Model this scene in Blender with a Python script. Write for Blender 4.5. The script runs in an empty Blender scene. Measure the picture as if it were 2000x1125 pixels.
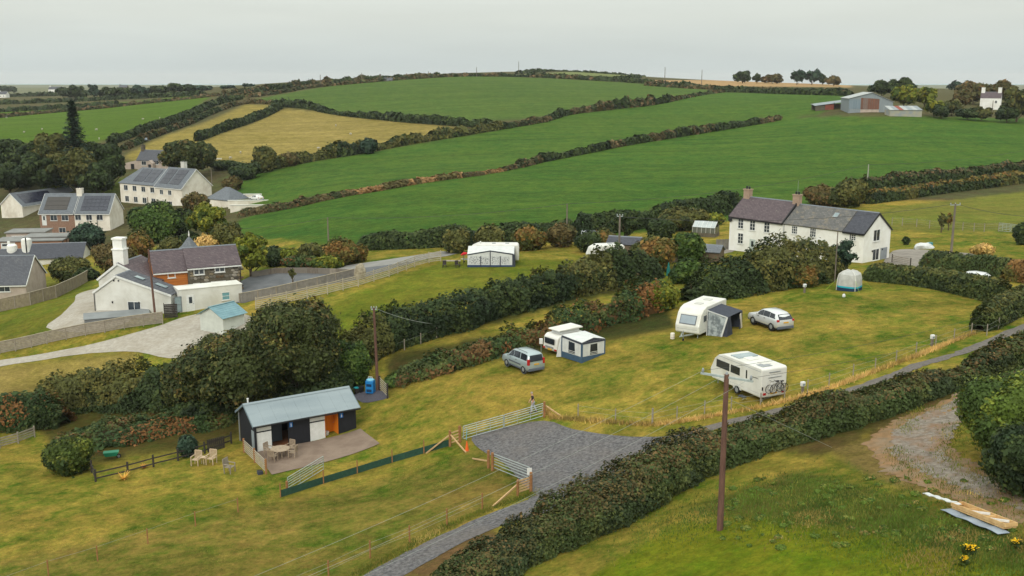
import bpy, bmesh, math, random
import numpy as np
from mathutils import Vector, Matrix
random.seed(7); rng = np.random.default_rng(7)
SC = bpy.context.scene; COL = SC.collection
R = math.radians
# ---------------------------------------------------------------- camera
CAM_Z = 30.0; FPX = 2000.0; PITCH = math.atan(412.5/2000.0)
cd = bpy.data.cameras.new('camera'); cam = bpy.data.objects.new('camera', cd); COL.objects.link(cam)
cd.sensor_width = 36.0; cd.lens = 36.0; cd.clip_start = 0.5; cd.clip_end = 60000
cam.location = (0, 0, CAM_Z); cam.rotation_euler = (math.pi/2-PITCH, 0, 0)
SC.camera = cam
# ---------------------------------------------------------------- sky, sun, exposure
SUN_EL, SUN_AZ = R(36), R(198)      # azimuth clockwise from +Y
w = bpy.data.worlds.new('World'); SC.world = w; w.use_nodes = True
nt = w.node_tree; nt.nodes.clear()
def N(t, typ, **kw):
    n = t.nodes.new(typ)
    for k, v in kw.items():
        if k.startswith('_'): setattr(n, k[1:], v)
        else: n.inputs[k.replace('__', ' ')].default_value = v
    return n
out = N(nt, 'ShaderNodeOutputWorld'); bg = N(nt, 'ShaderNodeBackground', Strength=0.1)
sky = N(nt, 'ShaderNodeTexSky', _sky_type='NISHITA', _sun_disc=False, _sun_elevation=SUN_EL, _sun_rotation=SUN_AZ, _air_density=1.0, _dust_density=4.0)
tc = N(nt, 'ShaderNodeTexCoord'); sep = N(nt, 'ShaderNodeSeparateXYZ'); nt.links.new(tc.outputs['Generated'], sep.inputs[0])
# overcast cloud layer: brightness rises to the zenith, faint streaks
mp = N(nt, 'ShaderNodeMapping', Scale=(1.0, 1.0, 9.0)); nt.links.new(tc.outputs['Generated'], mp.inputs['Vector'])
nz = N(nt, 'ShaderNodeTexNoise', Scale=2.2, Detail=6.0, Roughness=0.55); nt.links.new(mp.outputs[0], nz.inputs['Vector'])
cl = N(nt, 'ShaderNodeMapRange', **{'From__Min':0.3, 'From__Max':0.7, 'To__Min':0.93, 'To__Max':1.06}); nt.links.new(nz.outputs['Fac'], cl.inputs['Value'])
el = N(nt, 'ShaderNodeMapRange', **{'From__Min':0.0, 'From__Max':1.0, 'To__Min':1.0, 'To__Max':2.6}); nt.links.new(sep.outputs['Z'], el.inputs['Value'])
hz = N(nt, 'ShaderNodeMapRange', **{'From__Min':0.0, 'From__Max':0.055, 'To__Min':0.0, 'To__Max':1.0}); nt.links.new(sep.outputs['Z'], hz.inputs['Value'])
hc = N(nt, 'ShaderNodeMix', _data_type='RGBA'); nt.links.new(hz.outputs[0], hc.inputs['Factor'])
hc.inputs['A'].default_value = (5.75, 6.4, 6.35, 1); hc.inputs['B'].default_value = (6.25, 6.6, 6.1, 1)
mul = N(nt, 'ShaderNodeMath', _operation='MULTIPLY'); nt.links.new(cl.outputs[0], mul.inputs[0]); nt.links.new(el.outputs[0], mul.inputs[1])
vm = N(nt, 'ShaderNodeVectorMath', _operation='SCALE'); nt.links.new(hc.outputs['Result'], vm.inputs[0]); nt.links.new(mul.outputs[0], vm.inputs['Scale'])
mx = N(nt, 'ShaderNodeMix', _data_type='RGBA', Factor=0.95); nt.links.new(sky.outputs[0], mx.inputs['A']); nt.links.new(vm.outputs[0], mx.inputs['B'])
nt.links.new(mx.outputs['Result'], bg.inputs['Color']); nt.links.new(bg.outputs[0], out.inputs['Surface'])
sd = bpy.data.lights.new('sun', 'SUN'); sd.energy = 1.5; sd.angle = R(18); sd.color = (1, 0.95, 0.86)
sun = bpy.data.objects.new('sun', sd); COL.objects.link(sun)
_sv = Vector((math.sin(SUN_AZ)*math.cos(SUN_EL), math.cos(SUN_AZ)*math.cos(SUN_EL), math.sin(SUN_EL)))
sun.rotation_euler = (-_sv).to_track_quat('-Z', 'Y').to_euler(); sun.location = (0, 0, 200)
SC.view_settings.view_transform = 'Standard'; SC.view_settings.look = 'None'
SC.view_settings.exposure = 0.08; SC.view_settings.gamma = 1.0; SC.view_settings.use_curve_mapping = False
SC.cycles.max_bounces = 5; SC.cycles.diffuse_bounces = 3; SC.cycles.glossy_bounces = 2; SC.cycles.transmission_bounces = 2; SC.cycles.volume_bounces = 0
SC.cycles.transparent_max_bounces = 4; SC.cycles.use_denoising = True; SC.cycles.caustics_reflective = False; SC.cycles.caustics_refractive = False
# ---------------------------------------------------------------- geometry of the place
cp, sp = math.cos(PITCH), math.sin(PITCH)
def ray(px, py):
    a, b = (px-1000)/FPX, (562.5-py)/FPX
    return np.array([a, cp+b*sp, -sp+b*cp])
def at_depth(px, py, d):           # a point of the sight line d metres north
    r = ray(px, py); t = d/r[1]
    return np.array([0, 0, CAM_Z])+r*t
def S(r, g, b, k=1.0):            # sRGB 0-255 -> linear, times k
    f = lambda c: (c/12.92 if c <= .04045 else ((c+.055)/1.055)**2.4)
    return (f(r/255)*k, f(g/255)*k, f(b/255)*k)
# survey points: (photo x, photo y, metres below the viewpoint) and, for far ones, depth
_cp = [(0,1125,29.6),(350,1125,28.6),(700,1125,27.6),(1000,1125,25.3),(1200,1090,24.0),(1406,1035,22.6),(1700,1125,20.6),(2000,1125,19.4),
 (1850,860,20.8),(1990,960,19.8),(1720,880,21.4),(1560,960,22.0),(1990,640,20.4),(1900,660,20.8),(1800,705,21.4),(1600,760,22.2),(1930,740,20.4),
 (240,930,30.3),(0,900,31.2),(503,884,29.6),(696,836,29.3),(742,867,29.0),(458,860,29.9),(560,960,29.3),(930,860,27.4),(1060,817,26.3),(1290,860,25.0),(1040,960,26.6),(850,1040,27.2),
 (1020,730,25.4),(1130,702,24.9),(1330,660,22.9),(1505,643,22.1),(1660,568,21.7),(1460,780,23.3),(1200,790,24.9),(800,765,27.4),(745,770,28.2),
 (1000,640,25.2),(850,660,25.9),(1270,575,23.6),(760,690,26.9),(1550,560,22.2),
 (960,522,24.6),(650,605,26.3),(1180,520,24.3),(860,512,24.8),(760,560,25.3),
 (462,590,27.6),(180,608,27.9),(330,622,28.3),(200,690,30.2),(0,705,31.3),(440,690,29.3),(560,620,27.2),
 (100,740,31.6),(0,800,31.6),(300,800,30.6),(0,600,32.0),(170,555,31.6),(50,575,33.4),(300,700,29.9),
 (150,452,38),(230,452,37),(20,425,39),(240,402,35.4),(400,412,33.6),(0,480,38),(330,470,33.5),(120,520,35),
 (470,412,31.5),(500,432,29.6),(620,480,27.2),(700,484,26.4),(1000,474,25.2),(1300,432,24.6),(1430,490,24.0),(1690,515,23.0),(1860,500,22.6),(1990,510,22.4),(1990,420,23.6),(1700,370,24.3),(2000,340,24.6),
 (700,368,26.4),(1000,328,24.8),(1250,285,22.6),(1525,232,17.2),(1690,221,14.4),(2000,238,17.4),(1850,222,15.0),
 (440,340,28.9),(700,298,25.2),(900,266,21.8),(1100,226,16.6),(1400,181,9.2),(1600,190,9.6),
 (240,300,27.0),(430,312,27.2),(100,372,33),(60,330,31),(300,330,29)]
_cd = [(510,210,560),(640,228,505),(900,250,410),(410,262,420),(500,187,660),(700,162,740),(900,151,770),(1100,157,760),(1350,172,700),(560,195,600),(1250,163,745),
 (1500,161,960),(1650,166,900),(1400,158,1000),(1330,157,1000),(1100,139,1150),(1250,149,1150),(1010,143,1000),(1180,152,900),
 (0,272,430),(250,262,440),(430,183,760),(0,222,720),(200,205,780),(120,240,560),(0,195,1050),(150,185,1300),(300,176,1300),(430,172,1400),(1780,190,600),(1990,195,600),(1800,178,900),(1990,180,900)]
_pts = []
for x, y, H in _cp:
    r = ray(x, y); t = -H/r[2]; _pts.append((r[0]*t, r[1]*t, CAM_Z-H))
for x, y, d in _cd:
    _pts.append(tuple(at_depth(x, y, d)))
for th in (-1.1, -.7, -.45, -.25, -.05, .15, .35, .55, .8, 1.1):
    _pts.append((th*2200, 2200, 4.0)); _pts.append((th*5000, 5000, -4.0)); _pts.append((th*9000, 9000, -45.0))
for th, zz in ((-1.0,-3),(-.5,1.5),(0,4),(.5,10),(1.0,13)): _pts.append((th*22, 22, zz))
for th, d, zz in ((-1,90,-3),(1,90,12),(-1,300,-6),(1,300,8),(-1,800,10),(1,800,20)): _pts.append((th*d, d, zz))
_pts = np.array(_pts)
def _dom(x, y):
    y = np.maximum(y, 5.0); return np.stack([1.6*x/y, np.log(y)], -1)
_c = _dom(_pts[:,0], _pts[:,1])
def _phi(r2): return np.where(r2 > 1e-12, 0.5*r2*np.log(np.maximum(r2, 1e-12)), 0.0)
_n = len(_c); _K = _phi(((_c[:,None]-_c[None])**2).sum(-1))
_K[np.arange(_n), np.arange(_n)] += 0.0035
_P = np.concatenate([np.ones((_n,1)), _c], 1)
_A = np.block([[_K, _P], [_P.T, np.zeros((3,3))]])
_w = np.linalg.solve(_A, np.concatenate([_pts[:,2], np.zeros(3)]))
def hgt(x, y):
    x = np.asarray(x, float); y = np.asarray(y, float); sh = x.shape
    q = _dom(x.ravel(), y.ravel()); o = np.empty(len(q))
    for i in range(0, len(q), 20000):
        s = q[i:i+20000]; k = _phi(((s[:,None]-_c[None])**2).sum(-1))
        o[i:i+20000] = k@_w[:_n]+_w[_n]+s@_w[_n+1:]
    return o.reshape(sh)
_ts = np.exp(np.linspace(math.log(20), math.log(9000), 700))
def G(px, py, dmin=20):            # the ground point seen at a photo position
    r = ray(px, py); d = _ts[_ts >= dmin]; t = d/r[1]
    z = CAM_Z+r[2]*t; h = hgt(r[0]*t, d); k = np.nonzero(z < h)[0]
    if len(k) == 0 or d[k[0]] > 1900:      # grazing the skyline: take the crest itself
        i = int(np.argmin((z-h)[d < 1900]/d[d < 1900])); return np.array([r[0]*t[i], d[i], h[i]])
    i = k[0]
    if i == 0: j = 0.0; i = 1
    a, b = z[i-1]-h[i-1], z[i]-h[i]; f = a/(a-b); f = min(max(f, 0), 1)
    dd = d[i-1]*(1-f)+d[i]*f; x = r[0]*dd/r[1]
    return np.array([x, dd, float(hgt(x, dd))])
def V3(p): return Vector((float(p[0]), float(p[1]), float(p[2])))
def gz(x, y): return float(hgt(x, y))
# ---------------------------------------------------------------- materials
MATS = {}
def mat(name, c1, c2=None, rough=0.7, scale=1.5, bump=0.0, bscale=None, metal=0.0, spec=0.3, detail=6, stretch=None, lo=.35, hi=.65, coat=0.0, macro=None):
    if name in MATS: return MATS[name]
    m = bpy.data.materials.new(name); m.use_nodes = True; t = m.node_tree; b = t.nodes['Principled BSDF']
    b.inputs['Roughness'].default_value = rough; b.inputs['Metallic'].default_value = metal; b.inputs['Specular IOR Level'].default_value = spec
    b.inputs['Coat Weight'].default_value = coat
    c2 = c2 or tuple(v*0.86 for v in c1)
    co = N(t, 'ShaderNodeTexCoord'); mp = N(t, 'ShaderNodeMapping', Scale=stretch or (1,1,1)); t.links.new(co.outputs['Object'], mp.inputs[0])
    nz = N(t, 'ShaderNodeTexNoise', Scale=scale, Detail=detail, Roughness=0.6); t.links.new(mp.outputs[0], nz.inputs['Vector'])
    rp = N(t, 'ShaderNodeMapRange', **{'From__Min':lo, 'From__Max':hi}); t.links.new(nz.outputs['Fac'], rp.inputs['Value'])
    mx = N(t, 'ShaderNodeMix', _data_type='RGBA'); t.links.new(rp.outputs[0], mx.inputs['Factor'])
    mx.inputs['A'].default_value = (*c1, 1); mx.inputs['B'].default_value = (*c2, 1)
    res = mx.outputs['Result']
    if macro:                      # broad stains and worn areas: (scale, colour)
        n3 = N(t, 'ShaderNodeTexNoise', Scale=macro[0], Detail=5.0, Roughness=.65, Distortion=.4); t.links.new(co.outputs['Object'], n3.inputs['Vector'])
        r3 = N(t, 'ShaderNodeMapRange', **{'From__Min':.46, 'From__Max':.66, 'To__Max':macro[2] if len(macro) > 2 else .7}); t.links.new(n3.outputs['Fac'], r3.inputs['Value'])
        m3 = N(t, 'ShaderNodeMix', _data_type='RGBA'); t.links.new(r3.outputs[0], m3.inputs['Factor']); t.links.new(res, m3.inputs['A']); m3.inputs['B'].default_value = (*macro[1], 1); res = m3.outputs['Result']
    t.links.new(res, b.inputs['Base Color'])
    if bump:
        n2 = N(t, 'ShaderNodeTexNoise', Scale=bscale or scale*6, Detail=4.0); t.links.new(mp.outputs[0], n2.inputs['Vector'])
        bp = N(t, 'ShaderNodeBump', Strength=bump, Distance=0.05); t.links.new(n2.outputs['Fac'], bp.inputs['Height']); t.links.new(bp.outputs[0], b.inputs['Normal'])
    MATS[name] = m; return m
def leaf_mat():
    m = bpy.data.materials.new('leaf'); m.use_nodes = True; t = m.node_tree; b = t.nodes['Principled BSDF']
    at = N(t, 'ShaderNodeAttribute', _attribute_name='tint'); t.links.new(at.outputs['Color'], b.inputs['Base Color'])
    b.inputs['Roughness'].default_value = 0.62; b.inputs['Specular IOR Level'].default_value = 0.18
    tr = N(t, 'ShaderNodeBsdfTranslucent'); t.links.new(at.outputs['Color'], tr.inputs['Color'])
    ms = N(t, 'ShaderNodeMixShader', Fac=0.18); t.links.new(b.outputs[0], ms.inputs[1]); t.links.new(tr.outputs[0], ms.inputs[2])
    t.links.new(ms.outputs[0], t.nodes['Material Output'].inputs['Surface']); return m
LEAF = leaf_mat()
# ---------------------------------------------------------------- object helpers
def mesh_np(name, v, f, m, col=None, colname='tint', smooth=False):   # v (n,3), f (k,3|4) arrays
    me = bpy.data.meshes.new(name); v = np.ascontiguousarray(v, np.float32); f = np.ascontiguousarray(f, np.int32)
    nf, k = f.shape; me.vertices.add(len(v)); me.vertices.foreach_set('co', v.ravel())
    me.loops.add(nf*k); me.loops.foreach_set('vertex_index', f.ravel()); me.polygons.add(nf)
    me.polygons.foreach_set('loop_start', np.arange(0, nf*k, k, dtype=np.int32)); me.polygons.foreach_set('loop_total', np.full(nf, k, np.int32))
    if smooth: me.polygons.foreach_set('use_smooth', np.ones(nf, bool))
    me.update(calc_edges=True)
    if col is not None:
        cols = {colname: col} if not isinstance(col, dict) else col
        for cn, cc in cols.items():
            a = me.color_attributes.new(cn, 'FLOAT_COLOR', 'POINT'); c4 = np.ones((len(v), 4), np.float32); c4[:, :cc.shape[1]] = cc
            a.data.foreach_set('color', c4.ravel())
    me.materials.append(m); return me
def link(name, me, parent=None, loc=(0,0,0), rot=(0,0,0)):
    o = bpy.data.objects.new(name, me); COL.objects.link(o); o.parent = parent; o.location = loc; o.rotation_euler = rot; return o
def tag(o, label=None, cat=None, group=None, kind=None):
    if label: o['label'] = label
    if cat: o['category'] = cat
    if group: o['group'] = group
    if kind: o['kind'] = kind
    return o
def thing(name, label, cat, loc=(0,0,0), rz=0, group=None):
    o = bpy.data.objects.new(name, None); COL.objects.link(o); o.location = V3(loc); o.rotation_euler = (0,0,rz); o.empty_display_size = .3
    return tag(o, label, cat, group)
def copy_tree(o, parent=None):
    c = o.copy(); COL.objects.link(c); c.parent = parent
    for ch in [x for x in KIDS.get(o.name, [])]: copy_tree_child(ch, c)
    return c
def copy_tree_child(ch, c):
    k = ch.copy(); COL.objects.link(k); k.parent = c
    for g in KIDS.get(ch.name, []):
        q = g.copy(); COL.objects.link(q); q.parent = k
KIDS = {}
class MB:                          # collects shapes; build() links them as one mesh object
    def __init__(s): s.v = []; s.f = []
    def add(s, vs, fs):
        b = len(s.v); s.v += [tuple(map(float, p)) for p in vs]; s.f += [tuple(i+b for i in q) for q in fs]; return s
    def box(s, x0, x1, y0, y1, z0, z1, M=None):
        p = [Vector((x, y, z)) for z in (z0, z1) for y in (y0, y1) for x in (x0, x1)]
        if M is not None: p = [M@q for q in p]
        return s.add(p, [(0,2,3,1),(4,5,7,6),(0,1,5,4),(1,3,7,5),(3,2,6,7),(2,0,4,6)])
    def bar(s, a, b, wd, th, up=(0,0,1)):   # rectangular bar from a to b, wd sideways, th along up
        a, b, up = V3(a), V3(b), V3(up); d = (b-a); L = d.length; d.normalize(); sx = d.cross(up)
        if sx.length < 1e-4: sx = d.cross(Vector((1,0,0)))
        sx.normalize(); uz = sx.cross(d).normalized()
        p = [a+sx*i*wd/2+uz*j*th/2 for j in (-1,1) for i in (-1,1)]; p += [q+(b-a) for q in p]
        return s.add(p, [(0,1,3,2),(4,6,7,5),(0,4,5,1),(1,5,7,3),(3,7,6,2),(2,6,4,0)])
    def tube(s, pts, rad, n=8, cap=True):
        pts = [V3(p) for p in pts]; rad = [rad]*len(pts) if not hasattr(rad, '__len__') else rad; vs = []; fs = []; prev = None
        for i, p in enumerate(pts):
            d = (pts[min(i+1, len(pts)-1)]-pts[max(i-1, 0)]).normalized()
            ax = prev if prev is not None else (Vector((1,0,0)) if abs(d.x) < .9 else Vector((0,1,0)))
            sx = (ax-d*ax.dot(d)).normalized(); prev = sx; sy = d.cross(sx)
            vs += [p+(sx*math.cos(2*math.pi*k/n)+sy*math.sin(2*math.pi*k/n))*rad[i] for k in range(n)]
        for i in range(len(pts)-1):
            for k in range(n): fs.append((i*n+k, i*n+(k+1)%n, (i+1)*n+(k+1)%n, (i+1)*n+k))
        if cap: fs.append(tuple(range(n))[::-1]); fs.append(tuple(range((len(pts)-1)*n, len(pts)*n)))
        return s.add(vs, fs)
    def lathe(s, prof, n=16, c=(0,0,0), axis='z', ring=False):   # prof [(r, h)]
        vs = []; fs = []
        if ring: prof = list(prof)+[prof[0]]
        for r, h in prof:
            for k in range(n):
                a = 2*math.pi*k/n; x, y = r*math.cos(a), r*math.sin(a)
                q = (x, y, h) if axis == 'z' else ((x, h, y) if axis == 'y' else (h, x, y))
                vs.append((q[0]+c[0], q[1]+c[1], q[2]+c[2]))
        for i in range(len(prof)-1):
            for k in range(n): fs.append((i*n+k, i*n+(k+1)%n, (i+1)*n+(k+1)%n, (i+1)*n+k))
        if not ring: fs.append(tuple(range(n))[::-1]); fs.append(tuple(range((len(prof)-1)*n, len(prof)*n)))
        return s.add(vs, fs)
    def prism(s, poly, y0, y1, plane='xz'):   # polygon extruded along the third axis
        n = len(poly); mk = {'xz': lambda p, t: (p[0], t, p[1]), 'xy': lambda p, t: (p[0], p[1], t), 'yz': lambda p, t: (t, p[0], p[1])}[plane]
        return s.add([mk(p, y0) for p in poly]+[mk(p, y1) for p in poly],
            [tuple(range(n)), tuple(range(n, 2*n))[::-1]]+[(i, n+i, n+(i+1)%n, (i+1)%n) for i in range(n)])
    def quad(s, a, b, c, d): return s.add([a, b, c, d], [(0,1,2,3)])
    def slab(s, a, b, c, d, th):   # quad abcd with thickness th along -normal
        a, b, c, d = map(V3, (a, b, c, d)); n = (b-a).cross(d-a).normalized()*th
        return s.add([a, b, c, d, a-n, b-n, c-n, d-n], [(0,1,2,3),(7,6,5,4),(0,4,5,1),(1,5,6,2),(2,6,7,3),(3,7,4,0)])
    def mesh(s, name, m, smooth=False):
        me = bpy.data.meshes.new(name); me.from_pydata(s.v, [], s.f)
        bm = bmesh.new(); bm.from_mesh(me); bmesh.ops.recalc_face_normals(bm, faces=bm.faces); bm.to_mesh(me); bm.free()
        if smooth: me.polygons.foreach_set('use_smooth', np.ones(len(me.polygons), bool))
        me.materials.append(m); return me
    def build(s, name, m, parent=None, smooth=False, bevel=0, loc=(0,0,0), rot=(0,0,0), seg=2):
        o = link(name, s.mesh(name, m, smooth), parent, loc, rot)
        if bevel:
            md = o.modifiers.new('edge', 'BEVEL'); md.width = bevel; md.segments = seg; md.limit_method = 'ANGLE'; md.angle_limit = R(30)
        if parent is not None: KIDS.setdefault(parent.name, []).append(o)
        return o
# ---------------------------------------------------------------- ground
def pip(x, y, poly):               # points in polygon
    ins = np.zeros(x.shape, bool); n = len(poly); j = n-1
    for i in range(n):
        xi, yi = poly[i][:2]; xj, yj = poly[j][:2]
        c = ((yi > y) != (yj > y)) & (x < (xj-xi)*(y-yi)/((yj-yi) or 1e-9)+xi); ins ^= c; j = i
    return ins
def gpoly(pts, dmin=20): return [G(a, b, dmin) for a, b in pts]
NT, NY = 620, 470
_th = np.linspace(-.95, .95, NT); _yy = np.exp(np.linspace(math.log(24), math.log(16000), NY))
TX = _th[None]*_yy[:,None]; TY = np.repeat(_yy[:,None], NT, 1); TZ = hgt(TX, TY)
# soft field colours: two tones per zone, mixed by noise in the material
GA = np.empty(TX.shape+(3,)); GB = np.empty_like(GA)
def setz(mask, a, b): GA[mask] = a; GB[mask] = b
K = 0.71
far = TY > 205
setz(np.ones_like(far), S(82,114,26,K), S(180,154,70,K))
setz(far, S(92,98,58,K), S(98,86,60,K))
sea = TZ < -12
Z_big = [(430,470),(560,468),(700,492),(1000,480),(1250,455),(1430,430),(1600,400),(1700,372),(2100,325),(2100,232),(1700,228),(1530,230),(1250,282),(1000,328),(700,370),(470,428)]
Z_two = [(470,420),(700,370),(1000,328),(1250,282),(1530,230),(1600,222),(1660,200),(1670,186),(1400,180),(1100,226),(900,266),(700,300),(440,350)]
Z_top = [(490,196),(700,160),(900,149),(1100,154),(1350,170),(1400,179),(1200,214),(1060,230),(930,238),(760,232),(560,205)]
Z_dA = [(235,312),(300,275),(480,204),(542,206),(480,241),(386,279),(330,312)]
Z_dB = [(400,318),(378,302),(386,281),(480,245),(546,212),(620,218),(900,250),(700,298),(560,318)]
Z_left = [(-300,282),(180,280),(330,244),(428,181),(200,203),(-300,224)]
Z_st = [(1240,157),(1400,156),(1660,164),(1665,171),(1500,169.5),(1400,168),(1260,163)]
Z_hill = [(1010,146),(1120,137),(1260,146),(1200,156),(1030,150)]
def zone(px, a, b, dmin=20, jit=0):
    setz(pip(TX, TY, gpoly(px, dmin)), a, b)
zone(Z_big, S(58,100,36,K), S(90,116,42,K), 140)
zone(Z_two, S(62,100,38,K), S(92,116,44,K), 200)
zone(Z_top, S(70,100,42,K), S(96,116,50,K), 300)
zone(Z_dA, S(168,148,80,K), S(138,126,60,K), 240); zone(Z_dB, S(172,152,88,K), S(140,126,62,K), 240)
zone(Z_left, S(78,108,26,K), S(92,116,34,K), 300)
zone(Z_st, S(196,158,112,K), S(176,146,104,K), 620); zone(Z_hill, S(120,132,80,K), S(130,136,84,K), 700)
zone([(1700,412),(2100,360),(2100,460),(1740,450)], S(112,124,44,K), S(138,132,60,K), 120)
zone([(0,560),(180,520),(185,600),(100,660),(0,670)], S(100,116,34,K), S(128,122,46,K), 90)
zone([(-60,720),(270,690),(260,730),(60,790),(-60,800)], S(168,146,84,K), S(140,126,62,K), 80)
zone([(620,610),(860,512),(1130,505),(1100,540),(800,600),(660,660)], S(100,120,30,K), S(128,126,42,K), 90)
zone([(380,1160),(640,1160),(1040,955),(930,870),(870,905),(560,975),(0,1100),(0,1300)], S(88,110,30,K), S(164,138,70,K), 40)
zone([(1130,1140),(1330,1020),(1700,1020),(2060,1110),(2060,1300),(1100,1300)], S(102,128,22,K), S(142,138,36,K), 30)
zone([(1690,820),(1790,790),(1850,800),(1830,870),(1900,920),(2050,960),(2050,1010),(1860,960),(1720,920)], S(150,122,82,K), S(128,108,62,K), 40)
zone([(1600,870),(1740,850),(1850,930),(2050,1010),(2050,1050),(1900,1000),(1700,930)], S(156,132,80,K), S(120,108,52,K), 40)
zone([(1330,1000),(1560,920),(1700,950),(2050,1070),(2050,1130),(1750,1050)], S(86,108,36,K), S(120,110,54,K), 30)
zone([(1420,870),(1560,790),(2050,680),(2050,760),(1800,800),(1600,890)], S(116,92,58,K), S(98,96,44,K), 40)
zone([(60,800),(460,780),(470,860),(180,905),(90,860)], S(104,82,44,K), S(84,88,38,K), 60)
zone([(750,700),(1300,600),(1320,640),(1050,690),(760,760)], S(92,74,44,K), S(70,80,36,K), 60)
zone([(640,660),(820,640),(1200,540),(1260,560),(900,650),(700,700)], S(84,74,46,K), S(74,84,36,K), 60)
zone([(160,376),(250,344),(264,350),(205,390)], S(100,124,34,K), S(120,126,44,K), 200)
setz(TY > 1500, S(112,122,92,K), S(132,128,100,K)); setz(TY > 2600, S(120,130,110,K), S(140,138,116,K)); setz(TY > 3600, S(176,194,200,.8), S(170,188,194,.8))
zone([(770,1130),(850,1058),(930,1034),(1010,1040),(960,1090),(900,1130)], S(132,100,68,K), S(104,92,50,K), 30)
for A_ in (GA, GB):                # a little softening of the zone edges
    for _ in range(1): A_[1:-1,1:-1] = (A_[1:-1,1:-1]*2+A_[:-2,1:-1]+A_[2:,1:-1]+A_[1:-1,:-2]+A_[1:-1,2:])/6
idx = np.arange(NT*NY).reshape(NY, NT)
_f = np.stack([idx[:-1,:-1], idx[:-1,1:], idx[1:,1:], idx[1:,:-1]], -1).reshape(-1, 4)
def ground_mat():
    m = bpy.data.materials.new('grass'); m.use_nodes = True; t = m.node_tree; b = t.nodes['Principled BSDF']
    b.inputs['Roughness'].default_value = 0.95; b.inputs['Specular IOR Level'].default_value = 0.05
    co = N(t, 'ShaderNodeTexCoord'); geo = N(t, 'ShaderNodeNewGeometry')
    def noise(sc, st, det=5, rough=.6, dist=0.0):
        mp = N(t, 'ShaderNodeMapping', Scale=st, Rotation=(0,0,R(-24))); t.links.new(co.outputs['Object'], mp.inputs[0])
        nz = N(t, 'ShaderNodeTexNoise', Scale=sc, Detail=det, Roughness=rough, Distortion=dist); t.links.new(mp.outputs[0], nz.inputs['Vector']); return nz.outputs['Fac']
    def mrange(v, a, b_, c=0.0, d=1.0):
        q = N(t, 'ShaderNodeMapRange', **{'From__Min':a, 'From__Max':b_, 'To__Min':c, 'To__Max':d}); t.links.new(v, q.inputs['Value']); return q.outputs[0]
    def math_(op, a, b_):
        q = N(t, 'ShaderNodeMath', _operation=op)
        for i, v in enumerate((a, b_)):
            if isinstance(v, float): q.inputs[i].default_value = v
            else: t.links.new(v, q.inputs[i])
        return q.outputs[0]
    n1 = noise(.20, (.9,.9,1), 8, .72, .5); n2 = noise(1.0, (.9,1.0,1), 7, .75); n3 = noise(.035, (1,1,1), 4)
    s = math_('ADD', math_('MULTIPLY', n1, .46), math_('ADD', math_('MULTIPLY', n2, .36), math_('MULTIPLY', n3, .22)))
    fac = mrange(s, .425, .595)
    a1 = N(t, 'ShaderNodeAttribute', _attribute_name='tone_a'); a2 = N(t, 'ShaderNodeAttribute', _attribute_name='tone_b')
    mx = N(t, 'ShaderNodeMix', _data_type='RGBA'); t.links.new(fac, mx.inputs['Factor']); t.links.new(a1.outputs['Color'], mx.inputs['A']); t.links.new(a2.outputs['Color'], mx.inputs['B'])
    # tussocks and thin spots
    n4 = noise(2.8, (1.0,1.0,1), 7, .88); n5 = noise(.42, (1,1,1), 6, .68, 1.0); n6 = noise(.14, (.03,1.0,1), 3, .55)
    dark = math_('MULTIPLY', math_('MULTIPLY', mrange(n4, .3, .7, .52, 1.48), mrange(n5, .34, .62, .74, 1.14)), mrange(n6, .3, .7, .84, 1.16))
    vs = N(t, 'ShaderNodeVectorMath', _operation='SCALE'); t.links.new(mx.outputs['Result'], vs.inputs[0]); t.links.new(dark, vs.inputs['Scale'])
    t.links.new(vs.outputs[0], b.inputs['Base Color'])
    bp = N(t, 'ShaderNodeBump', Strength=.8, Distance=.22); t.links.new(math_('ADD', n4, n2), bp.inputs['Height']); t.links.new(bp.outputs[0], b.inputs['Normal'])
    return m
GRASS = ground_mat()
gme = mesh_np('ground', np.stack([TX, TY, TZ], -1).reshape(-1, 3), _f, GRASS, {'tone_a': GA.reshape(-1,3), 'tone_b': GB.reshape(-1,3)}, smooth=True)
tag(link('ground', gme), kind='structure')
# ---------------------------------------------------------------- draped sheets: roads, tracks, yards
def drape(name, poly, m, off=.02, step=.6, subpoly=None):
    xs = [p[0] for p in poly]; ys = [p[1] for p in poly]
    bm = bmesh.new(); vs = [bm.verts.new((p[0], p[1], 0)) for p in poly]; bm.faces.new(vs)
    x = min(xs)+step
    while x < max(xs): bmesh.ops.bisect_plane(bm, geom=bm.verts[:]+bm.edges[:]+bm.faces[:], plane_co=(x,0,0), plane_no=(1,0,0)); x += step
    y = min(ys)+step
    while y < max(ys): bmesh.ops.bisect_plane(bm, geom=bm.verts[:]+bm.edges[:]+bm.faces[:], plane_co=(0,y,0), plane_no=(0,1,0)); y += step
    bmesh.ops.triangulate(bm, faces=bm.faces)
    h = hgt([v.co.x for v in bm.verts], [v.co.y for v in bm.verts])
    for v, z in zip(bm.verts, h): v.co.z = z+off
    bmesh.ops.recalc_face_normals(bm, faces=bm.faces)
    for f in bm.faces:
        if f.normal.z < 0: f.normal_flip()
    me = bpy.data.meshes.new(name); bm.to_mesh(me); bm.free(); me.materials.append(m)
    return link(name, me)
def smooth_poly(pts, n=4, wob=0.0):      # closed Catmull-Rom outline
    P = [np.array(p[:2]) for p in pts]; o = []
    for i in range(len(P)):
        a, b, c, d = P[i-1], P[i], P[(i+1)%len(P)], P[(i+2)%len(P)]
        for k in range(n):
            t = k/n; q = .5*((2*b)+(-a+c)*t+(2*a-5*b+4*c-d)*t*t+(-a+3*b-3*c+d)*t**3)
            o.append(q+rng.normal(0, wob, 2) if wob else q)
    return o
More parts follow.
